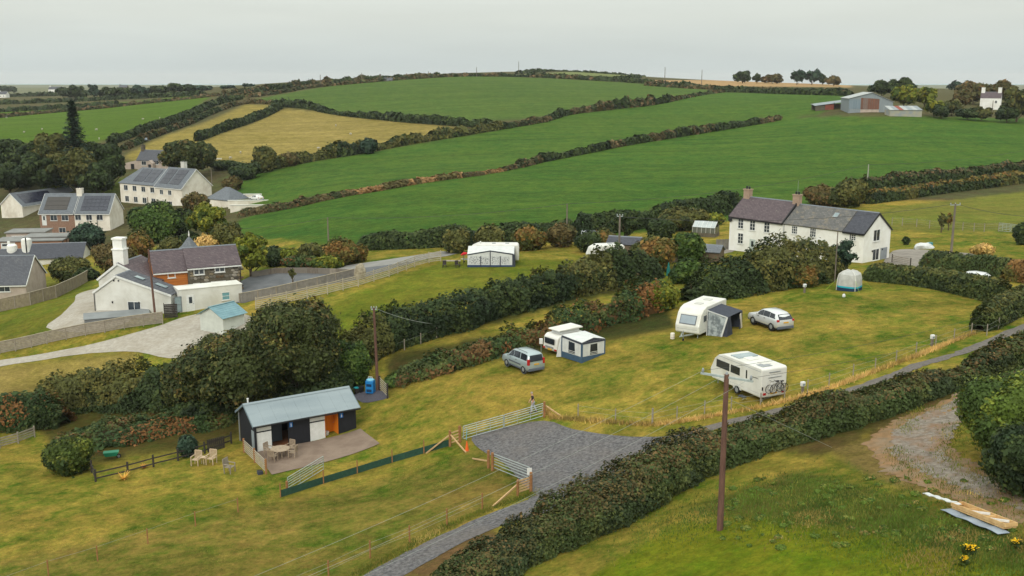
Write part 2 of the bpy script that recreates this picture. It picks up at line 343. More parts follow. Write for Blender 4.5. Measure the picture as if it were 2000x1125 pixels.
def ribbon(pts, wd, n=6, wob=0.0):       # closed outline of a path
    P = [np.array(p[:2]) for p in pts]; W_ = wd if hasattr(wd, '__len__') else [wd]*len(P); c = []; ww = []
    for i in range(len(P)-1):
        a = P[max(i-1,0)]; b = P[i]; e = P[i+1]; d = P[min(i+2, len(P)-1)]
        for k in range(n):
            t = k/n; c.append(.5*((2*b)+(-a+e)*t+(2*a-5*b+4*e-d)*t*t+(-a+3*b-3*e+d)*t**3)); ww.append(W_[i]*(1-t)+W_[i+1]*t)
    c.append(P[-1]); ww.append(W_[-1]); L = []; Rr = []
    for i, p in enumerate(c):
        d = c[min(i+1, len(c)-1)]-c[max(i-1,0)]; d = d/np.linalg.norm(d); nrm = np.array([-d[1], d[0]])
        L.append(p+nrm*(ww[i]/2+rng.normal(0, wob))); Rr.append(p-nrm*(ww[i]/2+rng.normal(0, wob)))
    return L+Rr[::-1]
M_gravel = mat('grey_gravel', S(138,135,136,.70), S(82,80,84,.70), .95, 4.5, .9, 22, lo=.34, hi=.66, detail=10, macro=(.22, S(128,118,112,.70), .45))
M_lane = mat('lane_surface', S(134,126,120,.70), S(104,98,92,.70), .95, 5, .3, 30)
M_drive = mat('pale_drive', S(200,192,180,.70), S(176,168,156,.70), .95, 2.5, .3, 20, macro=(.3, S(160,148,128,.70), .5))
M_tar = mat('tarmac', S(120,122,126,.70), S(100,102,106,.70), .9, .6, .2, 25)
M_track = mat('stony_track', S(164,154,142,.70), S(122,110,98,.70), .95, 3, .8, 12, lo=.36, hi=.64, macro=(.45, S(152,112,78,.70), .8))
M_conc = mat('concrete', S(156,136,120,.70), S(136,116,102,.70), .9, .9, .15, 20)
M_yard = mat('yard_surface', S(164,156,146,.70), S(140,132,124,.70), .95, .8, .3, 20)
def px_poly(px, n=4, wob=.0): return smooth_poly([G(a, b) for a, b in px], n, wob)
tag(drape('entrance_yard', px_poly([(922,852),(985,836),(1062,822),(1120,838),(1200,851),(1300,853),(1330,848),(1290,880),(1230,915),(1160,955),(1100,985),(1040,962),(985,905),(940,880)], 3, .03), M_gravel, .03), kind='structure')
tag(drape('lane', ribbon([G(*p) for p in ((1215,905),(1140,945),(1060,985),(975,1012),(900,1045),(820,1085),(740,1130),(640,1200))], [5.0,4.2,3.4,2.6,2.4,2.5,2.6,2.8], 5, .04), M_gravel, .024, .5), kind='structure')
tag(drape('lane', ribbon([G(*p) for p in ((1290,868),(1400,832),(1530,800),(1640,770),(1740,735),(1800,712),(1880,688),(1950,660),(2060,618))], [2.0,1.1,1.0,1.0,1.05,1.1,1.1,1.2,1.3], 8, .08), M_lane, .027, .6), kind='structure')
tag(drape('drive', px_poly([(-40,714),(0,704),(90,690),(200,668),(300,640),(352,622),(400,612),(470,612),(520,640),(440,668),(400,690),(330,700),(270,688),(180,690),(90,702),(0,716),(-40,724)], 3, .04), M_drive, .03, .8), kind='structure')
tag(drape('path', px_poly([(90,640),(120,615),(145,590),(150,576),(180,566),(230,560),(260,610),(220,640),(150,650)], 3, .02), M_drive, .035, .7), kind='structure')
tag(drape('tarmac_yard', px_poly([(455,560),(480,545),(520,528),(600,520),(690,524),(760,512),(820,508),(700,545),(600,562),(520,580),(462,592)], 3, .03), M_tar, .03, .8), kind='structure')
tag(drape('lane', ribbon([G(*p) for p in ((640,530),(700,520),(760,512),(840,500),(880,492))], [4,4.5,5,5,4], 5, .05), mat('pale_lane', S(164,162,158,.70), S(150,148,144,.70), .9, .5), .036, .8), kind='structure')
M_dirt = mat('tan_dirt', S(168,130,92,.70), S(132,106,72,.70), .95, 2.2, .5, 14, macro=(.5, S(150,138,120,.70), .6))
tag(drape('dirt_verge', ribbon([G(*p) for p in ((2080,694),(1960,744),(1860,796),(1795,830),(1768,860),(1800,902),(1870,938),(1950,972),(2060,1012))], [2.0,2.2,2.6,3.4,4.2,4.4,3.8,3.4,3.4], 14, .2), M_dirt, .022, .5), kind='structure')
tag(drape('track', ribbon([G(*p) for p in ((2080,690),(1960,740),(1860,790),(1800,822),(1776,855),(1800,895),(1870,930),(1950,962),(2060,1000))], [.8,.9,1.0,1.4,2.0,2.4,1.9,1.7,1.8], 14, .15), M_track, .03, .5), kind='structure')
tag(drape('track', ribbon([G(*p) for p in ((1960,770),(1900,795),(1850,822),(1820,860),(1815,890))], [1.2,1.4,1.7,2.0,1.5], 12, .13), M_track, .035, .5), kind='structure')
tag(drape('farm_yard', px_poly([(1725,515),(1745,490),(1790,487),(1850,492),(1905,497),(1860,508),(1790,522),(1750,526)], 3, .05), M_yard, .03, .8), kind='structure')
tag(drape('path', px_poly([(1400,488),(1424,480),(1440,488),(1412,496)], 2), M_yard, .03, .8), kind='structure')
# ---------------------------------------------------------------- vegetation
_lat = rng.random((64,64,64)).astype(np.float32)
def vnoise(p, fr):                 # smooth 3-D value noise, 0..1
    q = np.asarray(p)*fr; i = np.floor(q).astype(int); f = q-i; f = f*f*(3-2*f); o = 0
    for dx in (0,1):
        for dy in (0,1):
            for dz in (0,1):
                wgt = (f[:,0] if dx else 1-f[:,0])*(f[:,1] if dy else 1-f[:,1])*(f[:,2] if dz else 1-f[:,2])
                o = o+wgt*_lat[(i[:,0]+dx)&63, (i[:,1]+dy)&63, (i[:,2]+dz)&63]
    return o
def leaf_faces(c, n, size, col, asp=.62):    # c centres, n normals, size half length: one pointed leaf spray each
    k = len(c); r = rng.normal(size=(k,3)); t = np.cross(n, r); t /= np.linalg.norm(t, axis=1, keepdims=True)+1e-9
    b = np.cross(n, t); s = size*np.exp(rng.normal(0,.3,(k,1))) if np.isscalar(size) else size[:,None]*np.exp(rng.normal(0,.3,(k,1)))
    v = np.stack([c-t*s, c+b*s*asp+n*s*.18, c+t*s, c-b*s*asp+n*s*.18], 1).reshape(-1,3)
    a = np.arange(k)*4; f = np.stack([np.stack([a,a+1,a+2],-1), np.stack([a,a+2,a+3],-1)], 1).reshape(-1,3)
    return v, f, np.repeat(col, 4, 0)
_ico = None
def ico():
    global _ico
    if _ico is None:
        bm = bmesh.new(); bmesh.ops.create_icosphere(bm, subdivisions=2, radius=1)
        _ico = (np.array([v.co[:] for v in bm.verts]), np.array([[v.index for v in f.verts] for f in bm.faces])); bm.free()
    return _ico
PAL = {  # leaf albedos
 'dark': [(S(52,66,36),3),(S(66,78,40),2),(S(42,56,34),2)],
 'green': [(S(64,86,36),3),(S(82,100,42),2),(S(50,70,34),2)],
 'olive': [(S(84,86,44),3),(S(102,98,50),2),(S(64,72,38),2)],
 'brown': [(S(96,84,50),3),(S(80,78,44),3),(S(112,90,56),1)],
 'heath': [(S(92,82,54),3),(S(74,76,44),3),(S(112,92,64),2),(S(60,68,40),3)],
 'bracken': [(S(104,78,46),1.3),(S(76,84,42),3),(S(56,74,38),4),(S(126,88,50),1)],
 'autumn': [(S(122,92,48),2),(S(100,92,44),3),(S(140,110,54),1),(S(74,80,38),3)],
 'gold': [(S(104,112,36),3),(S(128,126,42),2),(S(72,88,34),2)],
 'blue': [(S(48,68,54),3),(S(60,80,60),2),(S(38,54,44),2)],
 'gorse': [(S(70,84,34),3),(S(98,106,42),2),(S(52,68,32),2)],
 'syc': [(S(66,74,38),5),(S(84,84,44),2),(S(54,64,34),5),(S(112,108,54),1),(S(94,78,42),.6)],
 'beech': [(S(112,96,46),3),(S(90,88,42),2),(S(124,92,50),2)],
 'drygrass': [(S(206,172,108),3),(S(186,156,90),2),(S(150,132,74),1)],
 'tanbank': [(S(150,116,76),3),(S(120,96,60),2),(S(92,84,50),2)],
 'dome': [(S(86,104,40),3),(S(116,126,48),2),(S(66,84,36),2)],
 'trim': [(S(66,80,42),3),(S(84,92,48),2),(S(54,66,38),2)],
}
def pick(pal, p, fr, mixn=.72):
    cs = np.array([c for c, _ in PAL[pal]]); wt = np.array([q for _, q in PAL[pal]], float); cum = np.cumsum(wt)/wt.sum()
    u = mixn*np.clip((vnoise(p, fr)-.5)*1.9+.5, 0, 1)+(1-mixn)*rng.random(len(p)); r = np.argsort(np.argsort(u))/len(u)
    c = cs[np.clip(np.searchsorted(cum, r), 0, len(cs)-1)]
    return c*1.02*np.exp(rng.normal(0, .15, (len(p),1)))*(.68+.62*vnoise(p+7.3, fr*2.7))[:,None]
def blob_leaves(C, Rd, leaf, pal, dens=2.0, up=.35, rag=.22, fr=.5, cull=True, floor=None):
    C = np.asarray(C, float); Rd = np.asarray(Rd, float); Vs = []; Fs = []; Cs = []; base = 0
    area = 4*math.pi*((Rd[:,0]*Rd[:,1])**1.6+(Rd[:,0]*Rd[:,2])**1.6+(Rd[:,1]*Rd[:,2])**1.6)**(1/1.6)/3**(1/1.6)
    n = np.maximum(12, (area*dens/(leaf*leaf*1.25)).astype(int)); who = np.repeat(np.arange(len(C)), n)
    d = rng.normal(size=(len(who),3)); d /= np.linalg.norm(d, axis=1, keepdims=True)
    flip = (d[:,2] < 0) & (rng.random(len(d)) < up); d[flip,2] *= -1
    pd = C[who]+d*Rd[who]; lump = vnoise(pd, 1.6/np.mean(Rd))*.5+vnoise(pd, 3.6/np.mean(Rd))*.3
    rr = (.74+lump*.42)*(1+rng.normal(0, rag*.35, len(d)))
    p = C[who]+d*Rd[who]*rr[:,None]
    keep = np.ones(len(p), bool)
    if cull and len(C) > 1:
        for i in range(len(C)):
            q = (p-C[i])/(Rd[i]*.74); keep &= ~(((q*q).sum(1) < 1) & (who != i))
    if floor is not None: keep &= p[:,2] > floor(p[:,0], p[:,1])
    p = p[keep]; d = d[keep]; nn = d/Rd[who[keep]]; nn /= np.linalg.norm(nn, axis=1, keepdims=True)
    nn = nn+rng.normal(0, .42, nn.shape); nn[:,2] += .12; nn /= np.linalg.norm(nn, axis=1, keepdims=True)
    v, f, c = leaf_faces(p, nn, leaf, pick(pal, p, fr)); Vs.append(v); Fs.append(f); Cs.append(c); base = len(v)
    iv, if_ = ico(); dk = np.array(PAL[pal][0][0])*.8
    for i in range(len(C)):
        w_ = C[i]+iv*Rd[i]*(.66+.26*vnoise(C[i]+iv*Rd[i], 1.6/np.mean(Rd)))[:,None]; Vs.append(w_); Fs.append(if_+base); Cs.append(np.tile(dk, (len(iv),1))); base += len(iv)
    return np.concatenate(Vs), np.concatenate(Fs), np.concatenate(Cs)
BARK = mat('bark', S(92,78,62), S(64,54,44), .95, 3, .4)
def dist_leaf(d, k=.0015): return max(.10, d*k)
def crown_blobs(h, rx, n, low=.3, flat=1.0, rz=None):   # uneven sub-crowns spread through an egg shape above z=low*h
    C = []; Rr = []; zc = h*(1+low)/2; hz = h*(1-low)/2; ph = random.random()*6
    C.append((0,0,zc-hz*.1)); Rr.append((rx*.52, rx*.52, hz*.62))
    for i in range(n):
        a = i*2.39996+random.random()*.7; e = -.6+1.5*((i+.5)/n); e = min(e, .95); q = math.sqrt(max(0, 1-e*e))
        reach = 1+.16*math.sin(2*a+ph)+.10*math.sin(3*a+2*ph); k = random.uniform(.5, .72)*reach; s = random.uniform(.24, .44)*(1.15 if n < 7 else 1.0)
        C.append((math.cos(a)*q*rx*k, math.sin(a)*q*rx*k, zc+e*hz*random.uniform(.55,.74))); Rr.append((rx*s*random.uniform(.85,1.2), rx*s, min(rx*s, hz*s*1.4)*flat*random.uniform(.75,1.0)))
    return C, Rr
def tree(name, label, p, h, rx, pal, n=8, low=.3, group=None, leaf=None, dens=1.9, flat=1.0, cat='tree', lean=0.0, rag=.25):
    d = math.hypot(p[0], p[1]); leaf = leaf or dist_leaf(d)
    t = thing(name, label, cat, p, 0, group); C, Rr = crown_blobs(h, rx, n, low, flat)
    C = np.array(C); C[:,0] += lean*C[:,2]
    v, f, c = blob_leaves(C, Rr, leaf, pal, dens, rag=rag, fr=2.6/rx)
    # colour noise works in world space
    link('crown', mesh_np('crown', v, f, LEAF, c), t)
    tr = max(.06, h*.028); m = MB(); m.tube([(0,0,-.4),(lean*h*.1,0,h*low*.6),(lean*h*.3,.03*h,h*.6)], [tr*1.25, tr, tr*.45], 8)
    for i in range(5):
        a = i*1.257+random.random()*.6; z0 = h*(low*.55+.07*i)
        m.tube([(lean*z0,0,z0),(lean*z0+math.cos(a)*rx*.35,math.sin(a)*rx*.35,z0+h*.15),(lean*z0+math.cos(a)*rx*.6,math.sin(a)*rx*.6,z0+h*.26)], [tr*.5,tr*.36,tr*.18], 5)
    m.build('trunk', BARK, t); return t
def size_px(px, base, top, wpx, dmin=20):   # ground point, real height and half width of something seen from base to top
    p = G(px, base, dmin); r = ray(px, top); zt = CAM_Z+r[2]/r[1]*p[1]
    return p, max(zt-p[2], .4), wpx/2*p[1]/FPX
def tree_px(px, base, top, wpx, pal, name, label, **k):
    dmin = k.pop('dmin', 20); p, h, rx = size_px(px, base, top, wpx, dmin); return tree(name, label, p, h, rx, pal, **k)
def bush_px(px, base, top, wpx, pal, label, name='bush', n=5, group=None, dmin=20, cat='bush', leaf=None, dens=2.0, rag=.3, deep=.9):
    p, h, rx = size_px(px, base, top, wpx, dmin); h *= .93
    C = [(0,0,h*.42)]; Rr = [(rx*.78, rx*.78*deep, h*.54)]
    for i in range(n):
        a = i*2.4+random.random(); q = random.uniform(.35,.62); s = random.uniform(.38,.55)
        C.append((math.cos(a)*rx*q, math.sin(a)*rx*q*deep, h*random.uniform(.3,.68))); Rr.append((rx*s, rx*s, h*random.uniform(.26,.34)))
    t = thing(name, label, cat, p, 0, group); d = p[1]
    v, f, c = blob_leaves(C, Rr, leaf or dist_leaf(d), pal, dens, rag=rag, fr=2.0/rx)
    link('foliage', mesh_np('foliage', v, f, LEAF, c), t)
    m = MB()
    for i in range(4):
        a = i*1.6+.4; m.tube([(0,0,-.3),(math.cos(a)*rx*.3, math.sin(a)*rx*.3, h*.5)], [h*.025, h*.012], 5)
    m.build('stem', BARK, t); return t
def resample(P, step):
    P = [np.array(p[:2], float) for p in P]; o = []
    for i in range(len(P)-1):
        a = P[max(i-1,0)]; b = P[i]; e = P[i+1]; d = P[min(i+2, len(P)-1)]; k = max(1, int(np.linalg.norm(e-b)/step))
        for j in range(k):
            t = j/k; o.append(.5*((2*b)+(-a+e)*t+(2*a-5*b+4*e-d)*t*t+(-a+3*b-3*e+d)*t**3))
    o.append(P[-1]); return np.array(o)
def hedge(label, px, wd, h, pal, name='hedge', top=None, wild=.25, dens=2.0, leaf=None, group=None, cat='hedge', sq=3.0, dmin=20, pts=None, lump=1.0, stems=True, kleaf=.0015, topmix=.75, vary=None):
    """clipped or wild hedge: rounded section swept along a ground path, covered in leaf sprays"""
    P = resample(pts if pts is not None else [G(a, b, dmin) for a, b in px], .8); n = len(P)
    Hs = np.interp(np.linspace(0,1,n), np.linspace(0,1,len(h)), h) if hasattr(h, '__len__') else np.full(n, float(h))
    Ws = np.interp(np.linspace(0,1,n), np.linspace(0,1,len(wd)), wd) if hasattr(wd, '__len__') else np.full(n, float(wd))
    zz = hgt(P[:,0], P[:,1]); P3 = np.concatenate([P, zz[:,None]], 1)
    nz = vnoise(P3, .45/max(.6, Ws.mean()/2)); nz2 = vnoise(P3+31, .16)
    Hs = Hs*(1+wild*(nz*1.5-.75)+wild*.8*(nz2-.5)); Ws = Ws*(1+wild*.7*(vnoise(P3+11, .3)-.5))
    T = np.gradient(P, axis=0); T /= np.linalg.norm(T, axis=1, keepdims=True)+1e-9; Nn = np.stack([-T[:,1], T[:,0]], 1)
    o = P3[n//2].copy(); root = thing(name, label, cat, o, 0, group)
    dist = float(np.median(P[:,1])); lf = np.maximum(.075, P[:,1]*kleaf) if leaf is None else np.full(n, leaf)
    seg = np.linalg.norm(np.diff(P, axis=0), axis=1); per = (2*Hs+Ws)[:-1]
    cnt = rng.poisson(seg*per*dens/(lf[:-1]**2*1.25)); who = np.repeat(np.arange(n-1), cnt); k = len(who)
    t = rng.random(k); L = lambda A: A[who]*(1-t)+A[who+1]*t if A.ndim == 1 else A[who]*(1-t)[:,None]+A[who+1]*t[:,None]
    ang = rng.uniform(0, math.pi, k)
    cs, sn = np.cos(ang), np.sin(ang); rad = (np.abs(cs)**sq+np.abs(sn)**sq)**(-1/sq)
    c3 = L(P3); nr = L(Nn); Hh = L(Hs); Ww = L(Ws)
    endt = np.minimum(who+t, n-1-who-t)*.8; taper = np.clip(endt/np.maximum(.6, Ww*.5), .25, 1)**.5
    pos0 = np.stack([c3[:,0]+nr[:,0]*cs*rad*Ww/2, c3[:,1]+nr[:,1]*cs*rad*Ww/2, c3[:,2]+sn*rad*Hh], 1)
    lm = (vnoise(pos0, .42)*.5+vnoise(pos0, 1.0)*.4+vnoise(pos0, 2.3)*.3-.6)*lump
    rr = rad*(1.0+lm*.62*(wild+.25))*(1+np.clip(rng.normal(0, .05+.10*wild, k), -.3, .10+.05*wild))*taper
    pos = np.stack([c3[:,0]+nr[:,0]*cs*rr*Ww/2, c3[:,1]+nr[:,1]*cs*rr*Ww/2, c3[:,2]+sn*rr*Hh-.05], 1)
    nn = np.stack([nr[:,0]*cs/Ww*2, nr[:,1]*cs/Ww*2, sn/Hh], 1); nn /= np.linalg.norm(nn, axis=1, keepdims=True)
    nn = nn+rng.normal(0, .42, nn.shape); nn[:,2] += .12; nn /= np.linalg.norm(nn, axis=1, keepdims=True)
    col = pick(pal, pos, .35)
    if vary:                                    # second palette taking over in patches along the hedge
        m_ = vnoise(pos+50, .09) > vary[1]; col[m_] = pick(vary[0], pos[m_], .4) if m_.any() else col[m_]
    if top is not None:
        tp = (sn*rr > .86) & (rng.random(k) < topmix)
        if tp.any(): col[tp] = pick(top, pos[tp], .5)
    v, f, c = leaf_faces(pos, nn, L(lf), col)
    A = np.linspace(0, math.pi, 9); ca, sa = np.cos(A), np.sin(A); ra = (np.abs(ca)**sq+np.abs(sa)**sq)**(-1/sq)*(.84 if wild < .3 else .64)
    tp_ = np.clip(np.minimum(np.arange(n), n-1-np.arange(n))*.8/np.maximum(.6, Ws*.5), .2, 1)**.5
    ring = np.stack([P3[:,None,0]+Nn[:,None,0]*(ca*ra)[None]*(Ws/2*tp_)[:,None], P3[:,None,1]+Nn[:,None,1]*(ca*ra)[None]*(Ws/2*tp_)[:,None], P3[:,None,2]+(sa*ra)[None]*(Hs*tp_)[:,None]-.15], -1)
    ring = ring+(vnoise(ring.reshape(-1,3), .9).reshape(n,9,1)-.5)*.25*min(1, dist/60)
    ii = np.arange(n*9).reshape(n,9); q = np.stack([ii[:-1,:-1], ii[1:,:-1], ii[1:,1:], ii[:-1,1:]], -1).reshape(-1,4)
    ft = np.concatenate([q[:,[0,1,2]], q[:,[0,2,3]]])
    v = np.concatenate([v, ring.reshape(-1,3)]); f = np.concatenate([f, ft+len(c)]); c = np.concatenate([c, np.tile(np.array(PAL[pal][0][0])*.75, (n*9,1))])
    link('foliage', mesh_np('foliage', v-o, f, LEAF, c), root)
    if stems:
        m = MB()
        for i in range(1, n-1, max(2, n//40)): m.tube([P3[i]-o+(0,0,-.3), P3[i]-o+(random.uniform(-.2,.2),random.uniform(-.2,.2),Hs[i]*.7)], [.06,.03], 5)
        tag(m.build('stems', BARK, root), kind='stuff')
    return root
def tufts(name, label, pts, n, size, pal, spread=.5, kind=None, cat='grass', tall=1.0, parent=None):   # upright grass blades scattered along a path
    P = resample(pts, .5); k = rng.integers(0, len(P), n); q = P[k]+rng.normal(0, spread, (n,2)); z = hgt(q[:,0], q[:,1])
    a = rng.uniform(0, 2*math.pi, n); s = size*rng.uniform(.5,1.3,n); dx = np.stack([np.cos(a), np.sin(a)], 1)
    lean = rng.normal(0, .35, (n,2))*s[:,None]*tall
    b0 = np.concatenate([q-dx*s[:,None]*.16, z[:,None]-.03], 1); b1 = np.concatenate([q+dx*s[:,None]*.16, z[:,None]-.03], 1)
    tp = np.concatenate([q+lean, (z+s*tall)[:,None]], 1)
    v = np.stack([b0,b1,tp],1).reshape(-1,3); f = np.arange(3*n).reshape(-1,3); c = np.repeat(pick(pal, b0, .4), 3, 0)
    o = link(name, mesh_np(name, v, f, LEAF, c)); return tag(o, label, cat, kind='stuff')

# --- hedges between the far fields
FG = 'hedges between the fields'
hedge('low tan and brown bank on the left between the two big green fields', [(468,424),(560,408),(640,390),(740,372),(830,356),(920,344),(990,332),(1010,328)], 2.6, [1.4,1.5,1.3,1.1,1.0,.7,.9], 'tanbank', wild=.5, group=FG, dmin=180, vary=('heath',.45))
hedge('dark bushy hedge on the right between the two big green fields', [(1010,328),(1060,316),(1150,298),(1220,284),(1300,271),(1400,255),(1522,234)], 2.6, [1.6,1.8,2.0,2.4,2.3,1.9,1.8], 'dark', wild=.45, group=FG, dmin=180, vary=('heath',.5))
hedge('bushy dark hedge below the big dry field', [(455,350),(500,338),(600,316),(700,300),(800,281),(900,265),(980,252)], 3.6, [3.2,3.4,3.2,2.8,2.8,2.4], 'dark', wild=.6, group=FG, dmin=220, vary=('olive',.52))
hedge('low brown bank with bushes below the hilltop field', [(980,252),(1060,238),(1110,224),(1200,213),(1300,200),(1420,179)], 3.0, [2.0,2.0,4.2,1.2,1.0,1.6], 'heath', wild=.6, group=FG, dmin=300, vary=('dark',.5))
hedge('dark hedge curving between the dry field and the hilltop field', [(548,208),(600,212),(625,217),(650,222),(740,233),(800,239),(900,246),(965,250)], 3.2, [3.2,3,1,2.6,2.8,3.0,2.6], 'dark', wild=.45, group=FG, dmin=340)
hedge('dark hedge running between the two dry fields', [(385,276),(420,262),(480,242),(520,226),(548,211)], 3.0, 3.0, 'dark', wild=.4, group=FG, dmin=300)
hedge('dark bushy hedge beside the bright left pasture', [(215,282),(260,266),(300,252),(360,232),(420,206),(470,194)], 3.2, 2.6, 'dark', wild=.5, group=FG, dmin=320)
hedge('brown hedge bordering the narrow dry field', [(240,294),(300,268),(360,246),(420,220),(480,203),(545,205)], 2.6, 1.9, 'heath', wild=.5, group=FG, dmin=320, vary=('dark',.55))
hedge('low dark hedge along the crest of the hill', [(432,188),(480,183),(560,172),(640,163),(720,156),(800,152),(860,150)], 4, [3,3,3,2.4,2.2,2], 'dark', wild=.6, group=FG, dmin=500, vary=('heath',.5))
hedge('brown bank along the crest beside the hilltop field', [(430,192),(500,189),(560,180),(600,173),(700,163),(800,155),(900,149.5)], 4, 1.9, 'heath', wild=.4, group=FG, dmin=480)
hedge('thin dark hedge behind the hilltop field', [(900,149.5),(1000,150),(1060,152),(1120,155),(1200,159.5),(1280,165),(1350,170),(1420,177)], 3.5, [1.6,1.8,2.2,2.4,2.4,2.2,1.6], 'dark', wild=.5, group=FG, dmin=560, vary=('heath',.5))
hedge('hedge round the top of the distant hill', [(1010,144.5),(1050,141),(1090,138.5),(1160,140.5),(1220,145),(1262,149)], 4, [1.4,2.4,1.8,.8,1.2,.8], 'dark', wild=.7, group=FG, dmin=800)
hedge('hedge below the distant pale green hill pasture', [(1030,148),(1090,150),(1150,153.5),(1200,155),(1250,152)], 3, 1.6, 'dark', wild=.6, group=FG, dmin=700)
hedge('dark hedge in front of the stubble field', [(1260,167),(1330,172),(1400,175),(1500,178),(1570,180),(1650,182)], 3.5, 2.0, 'dark', wild=.4, group=FG, dmin=560, vary=('heath',.55))
hedge('dark hedge above the sloping green field near the barn', [(1405,180),(1460,181),(1540,184),(1610,186),(1665,188)], 4, 2.6, 'dark', wild=.4, group=FG, dmin=480)
hedge('brown and green hedge at the edge of the big field, further of two', [(1685,372),(1760,364),(1840,357),(1920,347),(2000,336),(2070,326)], 3.0, 2.6, 'dark', top='heath', wild=.35, group=FG, dmin=150)
hedge('rounded brown and green hedge above the yellowish paddock, nearer of two', [(1685,398),(1760,388),(1840,376),(1920,366),(2000,355),(2070,346)], 3.0, 2.3, 'olive', top='beech', wild=.25, group=FG, dmin=130, vary=('dark',.5))
hedge('dark hedge along the lower edge of the big field', [(700,488),(760,486),(850,482),(950,474),(1050,466),(1120,458)], 2.4, 2.4, 'dark', wild=.35, group=FG, dmin=120)
hedge('dark hedge along the big field behind the greenhouse', [(1120,460),(1180,455),(1250,444),(1330,430),(1400,420),(1440,412)], 3, 3.0, 'dark', wild=.35, group=FG, dmin=120)
# hedge banks in the far left country
for i, (pp, hh, pl) in enumerate([([(-60,236),(40,226),(120,219),(200,212),(280,203),(360,195),(430,187)],1.7,'heath'),([(-60,222),(60,216),(150,211),(230,206)],2.4,'dark'),([(-60,206),(60,202),(160,198),(280,192),(400,186)],2.6,'dark'),([(-60,191),(80,188),(200,186)],3.5,'dark')]):
    hedge(['brown hedge bank above the bright left pasture','dark hedge behind the brown bank above the left pasture','second dark hedge line towards the distant left farms','most distant dark hedge line below the distant left farms'][i], pp, 4, hh, pl, wild=.5, group=FG, dmin=500)
PAL['rough'] = [(S(92,114,42),4),(S(120,122,54),2),(S(74,98,38),3),(S(140,124,68),1)]
PAL['meadow'] = [(S(104,112,40),3),(S(140,128,62),2),(S(84,102,34),3),(S(168,148,84),1)]
# --- hedges and scrub round the camp site
hedge('tall dark hedgerow along the upper lawn above a row of fence stakes', [(668,728),(700,706),(760,676),(850,650),(950,618),(1050,592),(1130,570),(1210,556),(1290,540)], [4,4,4,4,3.6,3.4,3.2,3.0], [3.0,3.5,3.8,3.5,3.4,3.2,3.0,2.6], 'dark', wild=.55, vary=('olive',.58), lump=2.2)
hedge('massive dark shrub hedge in front of the white farmhouse', [(1340,590),(1400,578),(1470,566),(1540,555),(1600,546),(1645,540)], [5,5.5,5.5,5.0,4.5,3.6], [2.2,2.8,3.4,3.6,3.2,2.6], 'dark', wild=.38, vary=('olive',.5), lump=2.4)
hedge('low bank of bracken and bramble behind the blue awning', [(752,752),(800,738),(860,722),(930,700),(1000,680),(1060,664),(1130,645),(1200,628),(1290,604)], [3.4,3.4,3.2,3.0,3.0,3.0,3.2,3.4], [1.5,1.8,2.0,1.8,1.9,2.1,2.2,2.0], 'bracken', name='bracken_bank', cat='undergrowth', wild=.75, lump=2.8, vary=('green',.55))
hedge('neatly clipped dark hedge behind the small tent', [(1690,546),(1740,551),(1790,556),(1850,566),(1910,580),(1965,592)], 2.2, [1.9,1.9,2.0,2.0,2.1], 'trim', top='olive', wild=.08, lump=.6)
hedge('brownish clipped beech hedge beside the farmhouse yard', [(1800,524),(1850,529),(1910,536),(1970,545),(2070,560)], 2.6, 2.1, 'beech', wild=.08, lump=.7, vary=('trim',.6))
hedge('clipped green hedge at the far corner of the camp field', [(1912,648),(1945,630),(1975,614),(2010,598),(2070,575)], 2.2, 1.9, 'trim', top='olive', wild=.12, lump=.7)
hedge('long dense hedge between the lane and the rough grass', [(830,1185),(910,1146),(1000,1098),(1100,1052),(1205,1004),(1305,946),(1402,904),(1500,868),(1600,840),(1700,810),(1800,775),(1900,741),(2010,700),(2080,674)], [2.8,3.8,4.2,4.0,3.5,3.2,3.0,2.8,2.6,2.5,2.4,2.3,2.2], [1.2,1.7,2.0,2.0,1.8,1.7,1.6,1.55,1.5,1.5,1.5,1.45,1.4], 'trim', top='brown', wild=.38, dens=2.3, lump=2.0, topmix=.5, vary=('gorse',.66))
hedge('dark thicket of hawthorn below the pale drive', [(55,815),(120,800),(200,792),(280,790),(350,788),(420,790)], [4,4.5,4.5,4.5,4.5,4], [1.9,2.4,2.7,2.8,3.0,3.0], 'dark', name='thicket', cat='hedge', wild=.6, lump=1.8, vary=('olive',.6))
hedge('bramble and bracken slope behind the dark rail fence', [(110,862),(180,858),(260,848),(340,838),(420,826),(452,815)], [4.5,5,5,4.5,4,3], [1.2,1.4,1.3,1.2,1.1,.9], 'bracken', name='bramble_bank', cat='undergrowth', wild=.6, lump=2.2)
hedge('dark scrub at the edge of the pale stubble patch', [(-40,842),(20,832),(80,826),(130,830)], 4, 2.2, 'dark', name='scrub', cat='undergrowth', wild=.5, lump=1.8, vary=('bracken',.5))
bush_px(138,922,848,112,'gorse','large rounded dark green bush near the old rail fence', n=8)
bush_px(368,890,846,46,'blue','small grey green bush beside the dark rail fence', n=5)
bush_px(1992,890,722,262,'dome','big dome shaped green bush beside the stony track', n=16, deep=.8)
bush_px(2010,960,820,200,'dark','dark low bush at the near edge of the stony track', n=9)
tree_px(578,790,570,205,'syc','sycamore_tree','broad brown green sycamore tree behind the black cabin', n=34, low=.06, dens=2.0, leaf=.15, rag=.5)
tree_px(450,808,646,220,'syc','sycamore_tree','lower spreading sycamore left of the black cabin roof', n=30, low=.04, dens=2.0, leaf=.15, rag=.5, flat=.9)
bush_px(372,800,690,110,'syc','leafy lower bush joined to the left of the sycamores', n=9, rag=.5)
bush_px(690,752,660,90,'green','leafy green shrub between the sycamore and the pole', n=7)
bush_px(640,775,690,90,'dark','dark shrub behind the roof ridge of the black cabin', n=6)
